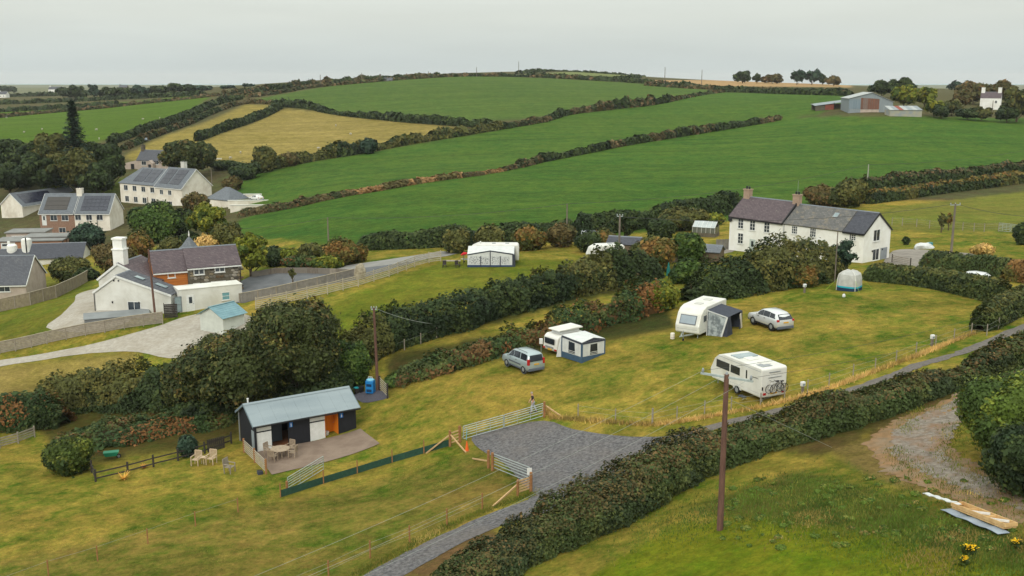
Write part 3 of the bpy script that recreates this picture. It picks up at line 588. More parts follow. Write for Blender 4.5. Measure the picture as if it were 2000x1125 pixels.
hedge('dark undergrowth filling the shade below the sycamores', [(318,816),(380,812),(450,806),(520,796),(600,784),(690,770)], 4.5, [2.2,2.4,2.6,2.6,2.6,2.4], 'dark', name='undergrowth', cat='undergrowth', wild=.5, lump=2.2)
# garden trees and bushes near the farmhouse
V = 'garden bushes along the upper lawn'
for px, b, t, wp, pal, lab in [(890,494,440,58,'olive','olive bush behind the slatted fence end'),(955,492,432,64,'olive','tall olive bush behind the white awning roof'),(1030,488,434,72,'autumn','yellowish bush right of the awning caravan roof'),(1096,482,432,60,'brown','brown bush near the thin field pole'),(1150,492,446,56,'dark','dark rounded bush left of the half hidden caravan'),(1178,490,442,54,'autumn','small yellow tinted tree above the half hidden caravan'),(1275,530,455,100,'autumn','rusty red bush between caravan and farmhouse garden'),(1345,520,446,66,'green','rounded green bush beside the garden lawn'),(1330,448,402,104,'olive','wide olive shrub behind the greenhouse'),(1290,468,424,64,'dark','dark shrub beside the tall leaning cypress'),(1395,438,415,50,'gold','pale shrub right of the greenhouse'),(1340,552,500,64,'green','leafy shrub in front of the blue grey shed roof'),(1606,402,358,74,'brown','brown tree behind the farmhouse roof'),(1656,404,345,72,'olive','green tree behind the farmhouse roof'),(1160,540,498,90,'olive','shrub covering the front of the half hidden caravan'),(1235,545,495,90,'olive','dense shrub at the foot of the garden pole'),(1290,606,545,76,'gold','yellow green bramble mound beside the big caravan'),(1205,622,590,80,'bracken','bracken mound above the blue awning'),(1565,560,512,70,'autumn','yellowing shrub in front of the farmhouse porch')]:
    bush_px(px,b,t,wp,pal,lab,group=V,n=6)
tree_px(1222,474,397,44,'dark','cypress_tree','dark leaning cypress beside the big green field', n=7, low=.05, lean=.12)
tree_px(1640,545,464,56,'blue','sapling','thin dark sapling in front of the farmhouse gable', n=6, low=.12, dens=1.1, rag=.6)
tree_px(1838,454,414,22,'olive','sapling','slim young tree by the paddock fence', n=4, low=.2, dens=1.0)
tree_px(1852,450,412,20,'autumn','sapling','slim orange tinted tree beside the paddock pole', n=4, low=.2, dens=1.0)
bush_px(1920,500,474,50,'drygrass','pale pampas clump beside the farm yard', name='pampas_grass', n=5)
bush_px(1995,478,430,34,'dark','dark shrub at the paddock gate', n=4)
bush_px(1770,478,462,14,'dark','tiny dark shrub on the paddock fence', n=3)
# village trees
VT = 'village trees'
for px, b, t, wp, pal, nm, lab in [(306,474,388,96,'green','bush','tall green shrub below the solar roofed semi'),(386,440,368,64,'brown','tree','small brown tree in front of the hipped roof'),(408,478,390,84,'gold','tree','bright green tree below the village terrace'),(445,486,432,56,'olive','bush','olive shrub at the corner of the green field'),(352,462,404,60,'dark','bush','dark shrub under the upper semi'),(176,480,432,70,'blue','bush','blue green shrub in front of the white semi wall'),(270,506,444,66,'autumn','bush','rust coloured shrub behind the white chimney'),(336,500,458,54,'olive','bush','dark olive shrub left of the turret roof'),(225,528,470,84,'brown','bush','brown shrub beyond the long garden fence'),(140,550,498,84,'olive','bush','green yellow shrub beside the grey gable'),(170,548,520,50,'dark','bush','dark shrub at the bend of the garden fence'),(402,494,456,56,'drygrass','bush','straw coloured shrub behind the slate ridge'),(370,486,450,44,'dark','bush','dark shrub behind the turret roof')]:
    if nm == 'tree': tree_px(px,b,t,wp,pal,'tree',lab,group=VT,n=8,low=.15)
    else: bush_px(px,b,t,wp,pal,lab,group=VT,n=7)
tree_px(370,350,268,98,'syc','round_tree','large round brown green tree beside the stone cottage', n=16, low=.12)
tree_px(155,380,194,56,'blue','spruce_tree_base','x', n=2) if False else None
tree_px(490,540,444,80,'gold','laurel_tree','bright golden green dense tree beside the stone house', n=12, low=.03)
bush_px(535,520,478,50,'dark','dark shrub right of the golden green tree', n=5)
for i, (px, b, t, wp, pal, lab) in enumerate([(570,516,482,50,'gold','yellow shrub on the bank above the tarmac yard'),(612,514,472,60,'olive','olive shrub on the bank above the tarmac yard'),(664,518,458,74,'autumn','orange autumn bush on the bank near the standing stone'),(700,512,474,44,'autumn','brown green bush beside the pale lane'),(590,524,496,70,'bracken','low bracken clump behind the retaining wall'),(640,526,498,60,'gold','low yellow clump behind the retaining wall')]):
    bush_px(px,b,t,wp,pal,lab,group='bushes on the bank',n=6)
tree_px(572,560,520,16,'olive','sapling','staked sapling in the tarmac yard', n=3, low=.35, dens=.8)
WD = 'trees of the wood behind the village'
for px, b, t, wp, pal, lab in [(10,352,262,84,'dark','dark tree at the picture edge of the village wood'),(62,362,262,92,'dark','dark rounded tree left of the spruce'),(118,368,250,104,'olive','brown olive tree just left of the spruce'),(205,372,270,92,'dark','dark tree just right of the spruce'),(20,384,312,100,'dark','dark wood edge tree above the far solar roof'),(88,384,296,100,'dark','dense dark tree in the middle of the wood'),(150,384,284,96,'olive','olive tree in front of the spruce'),(222,362,290,56,'dark','dark tree beside the cottage garden'),(190,388,318,80,'dark','dark tree above the small bright lawn')]:
    tree_px(px,b,t,wp,pal,'woodland_tree',lab,group=WD,n=11,low=.08)
bush_px(105,378,354,44,'gold','bright shrub at the edge of the wood', n=5)
for px, b, t, wp, pal, lab in [(518,336,280,44,'olive','tall bush in the hedge below the dry field'),(565,324,296,40,'brown','brown bush in the hedge below the dry field'),(720,300,268,34,'blue','round dark bush in the hedge below the dry field'),(475,350,316,60,'dark','dark bushes beside the upper semi garden'),(455,372,342,40,'brown','brown bush beside the upper semi'),(440,330,312,60,'dark','dark bush right of the round tree')]:
    bush_px(px,b,t,wp,pal,lab,group='bushes in the field hedge',n=7,dmin=200)
def spruce(label, px, base, top, wpx):
    p, h, rx = size_px(px, base, top, wpx); t = thing('spruce_tree', label, 'tree', p); m = MB(); m.tube([(0,0,-.4),(0,0,h*.98)], [h*.014, h*.003], 7); m.build('trunk', BARK, t)
    Cs = []; Ns = []; Sz = []
    for k in range(44):
        fz = .10+.88*k/43; L_ = rx*(1.10-fz)*random.uniform(.7,1.15); nb = 9
        for j in range(nb):
            a = 2*math.pi*j/nb+k*.9+random.uniform(-.2,.2); LL = L_*random.uniform(.7,1.15)
            for s in np.linspace(.12, 1, 8):
                Cs.append((math.cos(a)*LL*s, math.sin(a)*LL*s, h*fz-LL*s*.16+LL*.12*s*s)); Ns.append((random.gauss(0,.3), random.gauss(0,.3), 1)); Sz.append(.62*(1.15-.5*s))
    Cs = np.array(Cs)+rng.normal(0,.12,(len(Cs),3)); Ns = np.array(Ns); Ns /= np.linalg.norm(Ns,axis=1,keepdims=True)
    v, f, c = leaf_faces(Cs, Ns, np.array(Sz), pick('blue', Cs, .3)*.85, .6); link('crown', mesh_np('crown', v, f, LEAF, c), t)
spruce('tall dark spruce standing above the village wood', 155, 380, 196, 100)
# trees on the ridge and round the far farm
RT = 'trees on the ridge'
for px, b, t, wp, pal, n, lab in [(1450,163,138,30,'dark',6,'rounded lone tree on the ridge, leftmost'),(1478,163,142,18,'dark',4,'narrow tree right of the rounded ridge tree'),(1508,164,145,40,'brown',6,'wide flat tree on the ridge'),(1556,166,136,26,'blue',6,'tall dark ridge tree with slanting top'),(1585,166,134,32,'blue',6,'tallest wind swept ridge tree'),(1606,166,147,18,'dark',4,'small round ridge tree'),(1628,168,149,26,'brown',4,'open branched ridge tree near the barn'),
    (1722,190,155,54,'dark',8,'dark tree behind the barn roof, left one'),(1760,192,152,54,'dark',8,'dark tree behind the barn roof, right one'),(1765,212,164,58,'gold',9,'golden green tree at the end of the barn'),(1805,212,168,46,'gold',8,'golden green tree right of the barn trees'),(1824,228,190,42,'gold',7,'small yellow green tree beside the low shed'),(1858,226,196,50,'olive',8,'olive tree between low shed and white cottage'),(1900,204,158,76,'brown',10,'broad brown tree behind the white cottage'),(1955,206,157,60,'brown',9,'tall brown tree right behind the white cottage'),(1985,238,168,74,'olive',10,'tall olive tree at the far field corner'),(1890,234,211,50,'dark',7,'low dark tree in front of the white cottage'),(1966,240,208,46,'dark',7,'dark bush right of the white cottage'),(1838,232,205,36,'dark',7,'dark tree right of the small yellow green tree'),(1916,236,208,40,'olive',7,'olive shrub below the white cottage gable'),(1878,214,172,50,'brown',8,'tall brown tree left of the white cottage')]:
    tree_px(px,b,t,wp,pal,'ridge_tree',lab,group=RT,n=n,low=.08,dmin=300,flat=1.0,lean=.1 if pal=='blue' else 0)
DT = 'trees on the distant skyline'
for i, (px, b, t, wp, pal) in enumerate([(15,180,168,30,'dark'),(28,181,170,12,'dark'),(152,196,163,34,'dark'),(185,196,160,22,'blue'),(135,192,172,50,'dark'),(215,192,170,40,'dark'),(245,190,170,40,'dark'),(275,189,168,34,'blue'),(310,187,167,44,'dark'),(350,185,164,50,'dark'),(375,184,166,30,'dark'),(400,183,168,40,'blue'),(445,178,168,30,'blue'),(485,176,164,22,'blue'),(1868,182,158,34,'blue'),(1895,181,166,24,'blue'),(1960,178,164,30,'blue')]):
    lab = ['small dark tree on the left skyline edge','tiny round tree near the left skyline edge','dark tree crown above the spruce top','wind swept tree just right of the spruce top','low dark tree clump left of the spruce top','dark skyline tree right of the spruce','second dark skyline tree right of the spruce','bluish tree below the distant white gable','wide dark skyline tree above the bright pasture','tallest dark skyline tree above the bright pasture','dark tree right of the tallest skyline tree','bluish low tree on the skyline','hazy tree where the hedge meets the skyline','hazy tree left of the hilltop mast','leaning hazy tree beyond the right farm','low hazy tree beyond the right farm','hazy tree at the right skyline'][i]
    tree_px(px,b,t,wp,pal,'skyline_tree',lab,group=DT,n=5,low=.02,dmin=900)
# weeds in the rough corner
_wp = [G(random.uniform(1400,2000), random.uniform(935,1075)) for _ in range(110)]; _o = _wp[0]
_wc = np.array([p-_o+np.array([0,0,.05]) for p in _wp]); _wr = np.array([(r_, r_*random.uniform(.7,1.2), r_*random.uniform(.35,.7)) for r_ in rng.uniform(.08,.28,110)])
_v, _f2, _c2 = blob_leaves(_wc, _wr, .05, 'rough', 1.0, cull=False, fr=.8); _ob = link('weeds', mesh_np('weeds', _v, _f2, LEAF, _c2), None, tuple(_o)); tag(_ob, 'low leafy weeds dotted over the rough corner', 'weeds', kind='stuff')
# dry grass along the camp fence, rough grass
DG = [G(*p) for p in ((1066,802),(1080,815),(1130,820),(1200,826),(1270,830),(1330,824),(1400,812),(1480,796),(1560,778),(1640,752),(1720,722),(1790,696),(1850,672),(1900,652))]
tufts('dry_grass', 'strip of straw coloured long grass along the camp fence', DG, 6000, .24, 'drygrass', .15, tall=1.2)
tufts('rough_grass', 'rough tussocky grass on the bank around the tall pole', [G(*p) for p in ((1300,1040),(1400,1000),(1500,960),(1620,990),(1750,1040),(1900,1080),(2030,1120),(1700,1000),(1560,1000))], 30000, .17, 'rough', 1.9, tall=.75)
tufts('verge_grass', 'green grass verge along the grey lane', [G(*p) for p in ((700,1120),(780,1078),(860,1035),(940,1000),(1040,965))], 5000, .14, 'meadow', .3, tall=1.0)
_b = [G(*p) for p in ((-20,1125),(-20,900),(180,960),(480,960),(540,1000),(420,1125),(300,1060),(100,1040),(700,1080),(860,1010),(960,960),(860,920),(640,980),(800,800),(1000,760),(1180,720),(1400,700),(1600,640),(1800,600),(1700,680),(1500,730),(1250,780),(1100,790),(900,830),(820,860))]
tufts('meadow_grass', 'short tufty grass of the camp field and lower meadow', _b, 60000, .085, 'meadow', 3.2, tall=.8)
tufts('track_edge_grass', 'dry and green grass growing along the stony track edge', [G(*p) for p in ((1745,880),(1770,905),(1840,945),(1950,985),(2030,1010),(1990,970),(1900,925),(1850,890),(1860,840),(1920,800),(1800,800),(1765,840))], 6000, .16, 'meadow', .45, tall=.9)
# ---------------------------------------------------------------- buildings
def slate(name, c1, c2, c3=None, row=.28, brick=.3, bump=.5, patch=.55):
    if name in MATS: return MATS[name]
    c1, c2, c3 = [tuple(v*.80 for v in c) if c else None for c in (c1, c2, c3)]
    m = bpy.data.materials.new(name); m.use_nodes = True; t = m.node_tree; b = t.nodes['Principled BSDF']; b.inputs['Roughness'].default_value = .75; b.inputs['Specular IOR Level'].default_value = .3
    co = N(t, 'ShaderNodeTexCoord'); sp_ = N(t, 'ShaderNodeSeparateXYZ'); t.links.new(co.outputs['Object'], sp_.inputs[0])
    ad = N(t, 'ShaderNodeMath', _operation='ADD'); t.links.new(sp_.outputs[0], ad.inputs[0]); t.links.new(sp_.outputs[1], ad.inputs[1])
    cb = N(t, 'ShaderNodeCombineXYZ'); t.links.new(ad.outputs[0], cb.inputs[0]); t.links.new(sp_.outputs[2], cb.inputs[1])
    br = N(t, 'ShaderNodeTexBrick', Scale=1.0, **{'Mortar__Size':.012, 'Brick__Width':brick, 'Row__Height':row*.62}); t.links.new(cb.outputs[0], br.inputs['Vector'])
    br.inputs['Color1'].default_value = (*c1, 1); br.inputs['Color2'].default_value = (*c2, 1); br.inputs['Mortar'].default_value = (*[v*.55 for v in c1], 1); br.inputs['Bias'].default_value = 0
    nz = N(t, 'ShaderNodeTexNoise', Scale=1.1, Detail=8.0, Roughness=.7); t.links.new(co.outputs['Object'], nz.inputs['Vector'])
    rp = N(t, 'ShaderNodeMapRange', **{'From__Min':patch, 'From__Max':patch+.16}); t.links.new(nz.outputs['Fac'], rp.inputs['Value'])
    mx = N(t, 'ShaderNodeMix', _data_type='RGBA'); t.links.new(rp.outputs[0], mx.inputs['Factor']); t.links.new(br.outputs['Color'], mx.inputs['A']); mx.inputs['B'].default_value = (*(c3 or c2), 1)
    t.links.new(mx.outputs['Result'], b.inputs['Base Color'])
    bp = N(t, 'ShaderNodeBump', Strength=bump, Distance=.03); t.links.new(br.outputs['Fac'], bp.inputs['Height']); bp.invert = True; t.links.new(bp.outputs[0], b.inputs['Normal'])
    MATS[name] = m; return m
M_white = mat('white_render', S(248,248,245,.88), S(236,234,228,.88), .85, .8, .1, macro=(.35, S(214,210,200,.88), .5))
M_cream = mat('cream_render', S(240,234,222,.9), S(226,217,202,.9), .85, .7, .1, macro=(.3, S(190,178,160,.88), .5))
M_offw = mat('pale_render', S(228,227,221,.88), S(212,210,202,.88), .85, .5, .1, macro=(.4, S(190,186,174,.88), .5))
M_pink = mat('roughcast', S(196,180,168,.86), S(176,160,148,.86), .9, .9, .2)
M_trim = mat('white_trim', S(236,236,234,.86), S(220,220,216,.86), .5, 3)
M_black = mat('black_trim', S(38,38,42), S(30,30,34), .5, 3)
M_glass = mat('window_glass', S(34,40,48), S(62,70,78), .12, .6, spec=.6)
M_glassl = mat('pale_glass', S(150,165,168), S(110,125,130), .12, .6, spec=.6)
M_brick = mat('brown_brick', S(154,124,106,.9), S(136,106,90,.9), .9, 2.5, .3, 14)
M_brick2 = mat('orange_brick', S(184,132,100,.9), S(160,114,86,.9), .9, 2.5, .3, 14)
M_slate = slate('grey_slate', S(104,106,114,.9), S(90,92,100,.9), S(112,112,116,.9))
M_slate2 = slate('light_slate', S(128,134,142,.9), S(112,118,126,.9), S(136,140,144,.9))
M_purp = slate('purple_slate', S(116,102,106,.9), S(96,84,90,.9), S(150,144,138,.9), patch=.6)
M_lich = slate('lichen_slate', S(126,124,122,.9), S(104,104,104,.9), S(150,138,118,.9), patch=.52)
M_dslate = slate('dark_slate', S(88,90,100,.9), S(76,78,88,.9), S(96,98,106,.9))
M_solar = mat('solar_cell', S(38,40,54), S(48,50,64), .25, .5, spec=.6)
M_alu = mat('aluminium', S(176,180,184,.8), S(150,154,158,.8), .4, 3, metal=.3)
M_lead = mat('lead', S(128,134,142,.8), None, .6, 3)
def proj(p):
    d = np.array(p)-np.array([0,0,CAM_Z]); x = d[0]; yv = d[1]*sp+d[2]*cp; zf = d[1]*cp-d[2]*sp
    return 1000+FPX*x/zf, 562.5-FPX*yv/zf
class House:
    """local frame: x along the front, y away, z up, origin at the front left ground corner"""
    def __init__(s, name, label, p, ang, cat='house', group=None):
        s.root = thing(name, label, cat, p, ang, group); s.p = np.array(p, float); s.ang = ang
        c, n = math.cos(ang), math.sin(ang); s.ex = np.array([c, n, 0]); s.ey = np.array([-n, c, 0])
    def local(s, q): d = np.array(q)-s.p; return (float(d@s.ex), float(d@s.ey), float(d[2]))
    def on(s, px, py, face='front', off=0.0):      # local point where a sight line meets a wall plane
        o = np.array([0,0,CAM_Z]); r = ray(px, py)
        n, q = {'front': (s.ey, s.p+s.ey*off), 'right': (s.ex, s.p+s.ex*off), 'left': (s.ex, s.p+s.ex*off)}[face]
        t = ((q-o)@n)/(r@n); return s.local(o+r*t)
    def box_wall(s, x0, x1, y0, y1, z1, m, z0=-1.5, name='wall'): return MB().box(x0,x1,y0,y1,z0,z1).build(name, m, s.root)
    def gable(s, x0, x1, y0, y1, eave, ridge, wm, rm, axis='x', over=.25, end=.18, th=.12, z0=-1.5, fascia=None, barge=True, ym=None, wname='wall', ecap=True, hipL=0, hipR=0, eave2=None):
        e2 = eave if eave2 is None else eave2
        if axis == 'x':
            ym = (y0+y1)/2 if ym is None else ym; prof = [(y0,z0),(y0,eave),(ym,ridge),(y1,e2),(y1,z0)]
            if hipL or hipR: MB().box(x0,x1,y0,y1,z0,eave).build(wname, wm, s.root)
            else: MB().prism(prof, x0, x1, 'yz').build(wname, wm, s.root)
            g1 = (ridge-eave)/(ym-y0); g2 = (ridge-e2)/(y1-ym); t = th+.01
            a, b = x0-end+(end if hipL else 0), x1+end
            rl, rr = (x0+hipL if hipL else a), (x1-hipR if hipR else b)
            o_ = over
            m = MB(); m.slab((a if not hipL else x0-o_, y0-o_, eave-o_*g1+t),(b if not hipR else x1+o_, y0-o_, eave-o_*g1+t),(rr,ym,ridge+t),(rl,ym,ridge+t),th)
            m.slab((b if not hipR else x1+o_, y1+o_, e2-o_*g2+t),(a if not hipL else x0-o_, y1+o_, e2-o_*g2+t),(rl,ym,ridge+t),(rr,ym,ridge+t),th)
            if hipL: m.add([(x0-o_,y0-o_,eave-o_*g1+t),(rl,ym,ridge+t),(x0-o_,y1+o_,e2-o_*g2+t)],[(0,1,2)])
            if hipR: m.add([(x1+o_,y0-o_,eave-o_*g1+t),(x1+o_,y1+o_,e2-o_*g2+t),(rr,ym,ridge+t)],[(0,1,2)])
            r_ = m.build('roof', rm, s.root)
            MB().prism([(ym-.13,ridge+t-.06),(ym,ridge+t+.06),(ym+.13,ridge+t-.06)], rl, rr, 'yz').build('ridge_cap', M_lead, r_)
            if fascia:
                f = MB(); f.box(x0-end+.02,x1+end-.02,y0-over-.03,y0-over+.01,eave-over*g1-.12,eave-over*g1+.05)
                if not hipR and barge:
                    for (A, B) in (((y0-over,eave-over*g1),(ym,ridge)),((y1+over,e2-over*g2),(ym,ridge))):
                        for xx in (x0-end-.02, x1+end+.02): f.bar((xx,A[0],A[1]+.02),(xx,B[0],B[1]+.02),.06,.22,(0,0,1))
                f.build('fascia', fascia, s.root)
        else:
            xm = (x0+x1)/2 if ym is None else ym; prof = [(x0,z0),(x0,eave),(xm,ridge),(x1,e2),(x1,z0)]
            MB().prism(prof, y0, y1, 'xz').build(wname, wm, s.root)
            g1 = (ridge-eave)/(xm-x0); g2 = (ridge-e2)/(x1-xm); t = th+.01; a, b = y0-end, y1+end
            m = MB(); m.slab((x0-over,b,eave-over*g1+t),(x0-over,a,eave-over*g1+t),(xm,a,ridge+t),(xm,b,ridge+t),th); m.slab((x1+over,a,e2-over*g2+t),(x1+over,b,e2-over*g2+t),(xm,b,ridge+t),(xm,a,ridge+t),th)
            r_ = m.build('roof', rm, s.root)
            MB().prism([(xm-.13,ridge+t-.06),(xm,ridge+t+.06),(xm+.13,ridge+t-.06)], a, b, 'xz').build('ridge_cap', M_lead, r_)
            if fascia:
                f = MB()
                for (A, B) in (((x0-over,eave-over*g1),(xm,ridge)),((x1+over,e2-over*g2),(xm,ridge))): f.bar((A[0],a-.03,A[1]+.02),(B[0],a-.03,B[1]+.02),.06,.24,(0,0,1))
                f.build('fascia', fascia, s.root)
        return r_
    def win(s, x, z, w_, h, face='front', off=0.0, bars=(1,0), frame=None, glass=None, sill=True, name='window', fw=.07):
        fr = frame or M_trim
        # frame drawn in the plane of the wall, 5 cm proud
        tr = {'front': lambda u, d, q: (u, off-d, q), 'right': lambda u, d, q: (off+d, u, q), 'left': lambda u, d, q: (off-d, u, q)}[face]
        def bx(m, u0, u1, d0, d1, q0, q1):
            a, b = tr(u0,d0,q0), tr(u1,d1,q1); m.box(min(a[0],b[0]),max(a[0],b[0]),min(a[1],b[1]),max(a[1],b[1]),min(a[2],b[2]),max(a[2],b[2]))
        m = MB(); x0, x1, z0, z1 = x-w_/2, x+w_/2, z-h/2, z+h/2
        bx(m,x0,x1,-.05,.05,z0,z0+fw); bx(m,x0,x1,-.05,.05,z1-fw,z1); bx(m,x0,x0+fw,-.05,.047,z0+fw,z1-fw); bx(m,x1-fw,x1,-.05,.047,z0+fw,z1-fw)
        for i in range(bars[0]): u = x0+w_*(i+1)/(bars[0]+1); bx(m,u-fw*.4,u+fw*.4,-.05,.044,z0+fw,z1-fw)
        for i in range(bars[1]): q = z0+h*(i+1)/(bars[1]+1); bx(m,x0+fw,x1-fw,-.05,.04,q-fw*.35,q+fw*.35)
        o = m.build(name, fr, s.root); g = MB(); bx(g,x0+fw*.5,x1-fw*.5,-.03,.015,z0+fw*.5,z1-fw*.5); g.build('pane', glass or M_glass, o)
        if sill: q = MB(); bx(q,x0-.06,x1+.06,-.03,.11,z0-.08,z0-.005); q.build('sill', M_trim, o)
        return o
    def wins(s, lst, face='front', off=0.0, **k):
        for px, py, w_, h in lst:
            q = s.on(px, py, face, off); s.win(q[0] if face == 'front' else q[1], q[2], w_, h, face, off, **k)
    def door(s, x, z0, w_, h, m, face='front', off=0.0, glass=True):
        tr = {'front': lambda u0,u1,d0,d1,q0,q1: (u0,u1,off-d1,off-d0,q0,q1), 'right': lambda u0,u1,d0,d1,q0,q1: (off+d0,off+d1,u0,u1,q0,q1)}[face]
        o = MB().box(*tr(x-w_/2,x+w_/2,-.03,.05,z0,z0+h)).build('door', m, s.root)
        if glass: MB().box(*tr(x-w_*.2,x+w_*.2,.04,.065,z0+h*.5,z0+h*.88)).build('pane', M_glass, o)
        MB().box(*tr(x+w_*.32,x+w_*.38,.05,.09,z0+h*.44,z0+h*.5)).build('handle', M_alu, o); return o
    def chimney(s, x, y, w_, d_, z0, z1, m, pots=1, potm=None, cap=True):
        b = MB().box(x-w_/2,x+w_/2,y-d_/2,y+d_/2,z0,z1)
        if cap: b.box(x-w_/2-.08,x+w_/2+.08,y-d_/2-.08,y+d_/2+.08,z1+.001,z1+.14)
        o = b.build('chimney', m, s.root)
        for i in range(pots):
            xx = x+(i-(pots-1)/2)*w_*.45; MB().lathe([(.15,z1+.13),(.13,z1+.45),(.16,z1+.5),(.12,z1+.52)],10,(xx,y,0)).build('chimney_pot', potm or M_black, o)
        return o
    def roof_pt(s, x, f, y0, ym, eave, ridge, up=.0): # point on the front slope, f 0 eave .. 1 ridge
        return (x, y0+(ym-y0)*f, eave+(ridge-eave)*f+up)
    def panels(s, x0, x1, f0, f1, nx, nf, y0, ym, eave, ridge, name='solar_panel', m=None, up=.26, gap=.03):
        for i in range(nx):
            for j in range(nf):
                a = x0+(x1-x0)*i/nx+gap; b = x0+(x1-x0)*(i+1)/nx-gap; c = f0+(f1-f0)*j/nf+.005; d = f0+(f1-f0)*(j+1)/nf-.005
                P = lambda x, f: s.roof_pt(x, f, y0, ym, eave, ridge, up)
                MB().slab(P(a,c),P(b,c),P(b,d),P(a,d),.05).build(name, m or M_solar, s.root)
    def skylight(s, x, f, w_, df, y0, ym, eave, ridge, m=None):
        P = lambda a, c, u: s.roof_pt(a, c, y0, ym, eave, ridge, u)
        o = MB().slab(P(x-w_/2,f-df/2,.2),P(x+w_/2,f-df/2,.2),P(x+w_/2,f+df/2,.2),P(x-w_/2,f+df/2,.2),.1).build('skylight', M_alu, s.root)
        MB().slab(P(x-w_*.4,f-df*.4,.22),P(x+w_*.4,f-df*.4,.22),P(x+w_*.4,f+df*.4,.22),P(x-w_*.4,f+df*.4,.22),.03).build('pane', m or M_glassl, o)
def front_of(pA, pB):
    A, B = np.array(pA), np.array(pB); return A, math.atan2(B[1]-A[1], B[0]-A[0]), float(np.hypot(*(B-A)[:2]))
def t_at_px(A, ang, px):           # distance along a front at which it crosses photo column px
    k = (px-1000)/FPX; lo, hi = -40, 60; f = lambda s: proj(A+np.array([math.cos(ang)*s, math.sin(ang)*s, 2.0]))[0]-px
    for _ in range(50):
        mid = (lo+hi)/2
        if f(lo)*f(mid) <= 0: hi = mid
        else: lo = mid
    return lo
# --- white farmhouse
A, ang, L = front_of(G(1423,488), G(1684,514)); FH = House('farmhouse', 'long white farmhouse with two chimneys and slate roof', A, ang)
xj = t_at_px(A, ang, 1527); xd = t_at_px(A, ang, 1645)
W_ = 6.2; EV, RG = 4.85, 7.3
FH.gable(0, xj, 0, W_, EV, RG, M_white, M_purp, over=.22, end=.1, fascia=M_black)
r2 = FH.gable(xj+.02, xd, .05, W_-.05, EV-.05, RG-.25, M_white, M_lich, over=.22, end=.02); FH.gable(xd+.001, L, .05, W_-.05, EV-.05, RG-.25, M_white, M_dslate, over=.22, end=.08, fascia=M_black)
MB().bar((xj+.05,-.25,EV-.05),(xj+.05,W_/2,RG+.22),.16,.14).build('verge', M_black, FH.root)
M_stack = mat('buff_render', S(186,160,140,.8), S(166,142,124,.8), .9, 2)
FH.chimney(.55, W_/2, .95, .8, RG-.6, RG+1.05, M_stack, 2, M_black); FH.chimney(xj-.1, W_/2, .95, .8, RG-.6, RG+1.0, M_stack, 2, M_black)
FH.wins([(1447,437,.95,1.35),(1470,440,.95,1.45),(1498,444,.95,1.45),(1446.5,465.5,.95,1.5),(1497,469,.95,1.0)], bars=(1,2))
FH.wins([(1552,449,.9,1.1),(1588,454,.95,1.2),(1665.5,463.5,.95,.8)], off=.05, bars=(2,2))
q = FH.on(1470,470); FH.door(q[0], -.05, .95, 2.05, mat('pale_door', S(196,206,200,.86)))
FH.wins([(1712,459.5,1.5,1.5),(1710,497,1.5,1.5)], 'right', L, bars=(1,0))
q = FH.on(1725,500,'right',L); FH.door(q[1], q[2]-1.0, 1.5, 2.1, mat('grey_door', S(150,156,162,.86)), 'right', L, False)
FH.skylight(t_at_px(A, ang, 1612), .62, .7, .22, .05, W_/2, EV, RG-.2)
q = FH.on(1585,478); MB().prism([(q[0]-1.0,0),(q[0]-1.0,2.0),(q[0],2.8),(q[0]+1.0,2.0),(q[0]+1.0,0)], -1.2, -.01, 'xz').build('porch', M_white, FH.root)
m = MB(); m.slab((q[0]-1.2,-.02,1.85),(q[0]-1.2,-1.35,1.85),(q[0],-1.35,2.95),(q[0],-.02,2.95),.08); m.slab((q[0]+1.2,-1.35,1.85),(q[0]+1.2,-.02,1.85),(q[0],-.02,2.95),(q[0],-1.35,2.95),.08); m.build('porch_roof', M_dslate, FH.root)
m = MB(); m.tube([(xj+.25,-.08,-.5),(xj+.25,-.08,EV-.2)],.05,6).build('downpipe', M_alu, FH.root)
m = MB(); m.lathe([(.05,0),(.28,.06),(.36,.16)],12,(0.2,-.35,EV-.45),'y'); m.build('satellite_dish', M_black, FH.root)
MB().tube([(xj-.1,W_/2,RG+1.4),(xj-.1,W_/2,RG+3.0)],.02,5).build('aerial_mast', M_alu, FH.root)
for zz in (3.2, 1.6): q = FH.on(1700,491,'right',L); MB().box(L+.01,L+.12,q[1]+(.3 if zz>2 else 2.6),q[1]+(.42 if zz>2 else 2.72),q[2]-.1,q[2]+.1).build('wall_lamp', M_black, FH.root)
# --- stone house with white cross wing
P_ = np.array([-35.3,131.0,1.6]); a_ = R(26); LM = 10.8
SH = House('stone_house', 'stone and timber clad house with purple slate roof and white gable wing', P_-LM*np.array([math.cos(a_),math.sin(a_),0]), a_)
z_ = 30-23.8-SH.p[2]; xs = t_at_px(SH.p, a_, 369)
M_stone = mat('stone_mortar', S(116,108,94,.8), S(92,86,74,.8), .95, 2, .4); M_timber = mat('orange_cladding', S(206,128,62,.85), S(184,108,48,.85), .6, 1.2, stretch=(.3,1,6))
SH.gable(0, xs-.02, .35, 5.9, z_-.25, z_+1.9, M_timber, M_purp, over=.3, end=.05, z0=-2, ym=3.0, fascia=M_trim, barge=False)
SH.gable(xs, LM, 0, 5.9, z_, z_+2.0, M_stone, M_purp, over=.25, end=.1, z0=-2, ym=3.0, fascia=M_trim, barge=False)
sq_ = [mat('stone_%s' % n, c, None, .95, 3, .5) for n, c in (('dark', S(84,78,72,.85)), ('grey', S(122,116,106,.85)), ('buff', S(150,136,112,.85)), ('brown', S(108,90,70,.85)), ('pale', S(166,158,146,.85)))]
holes = []
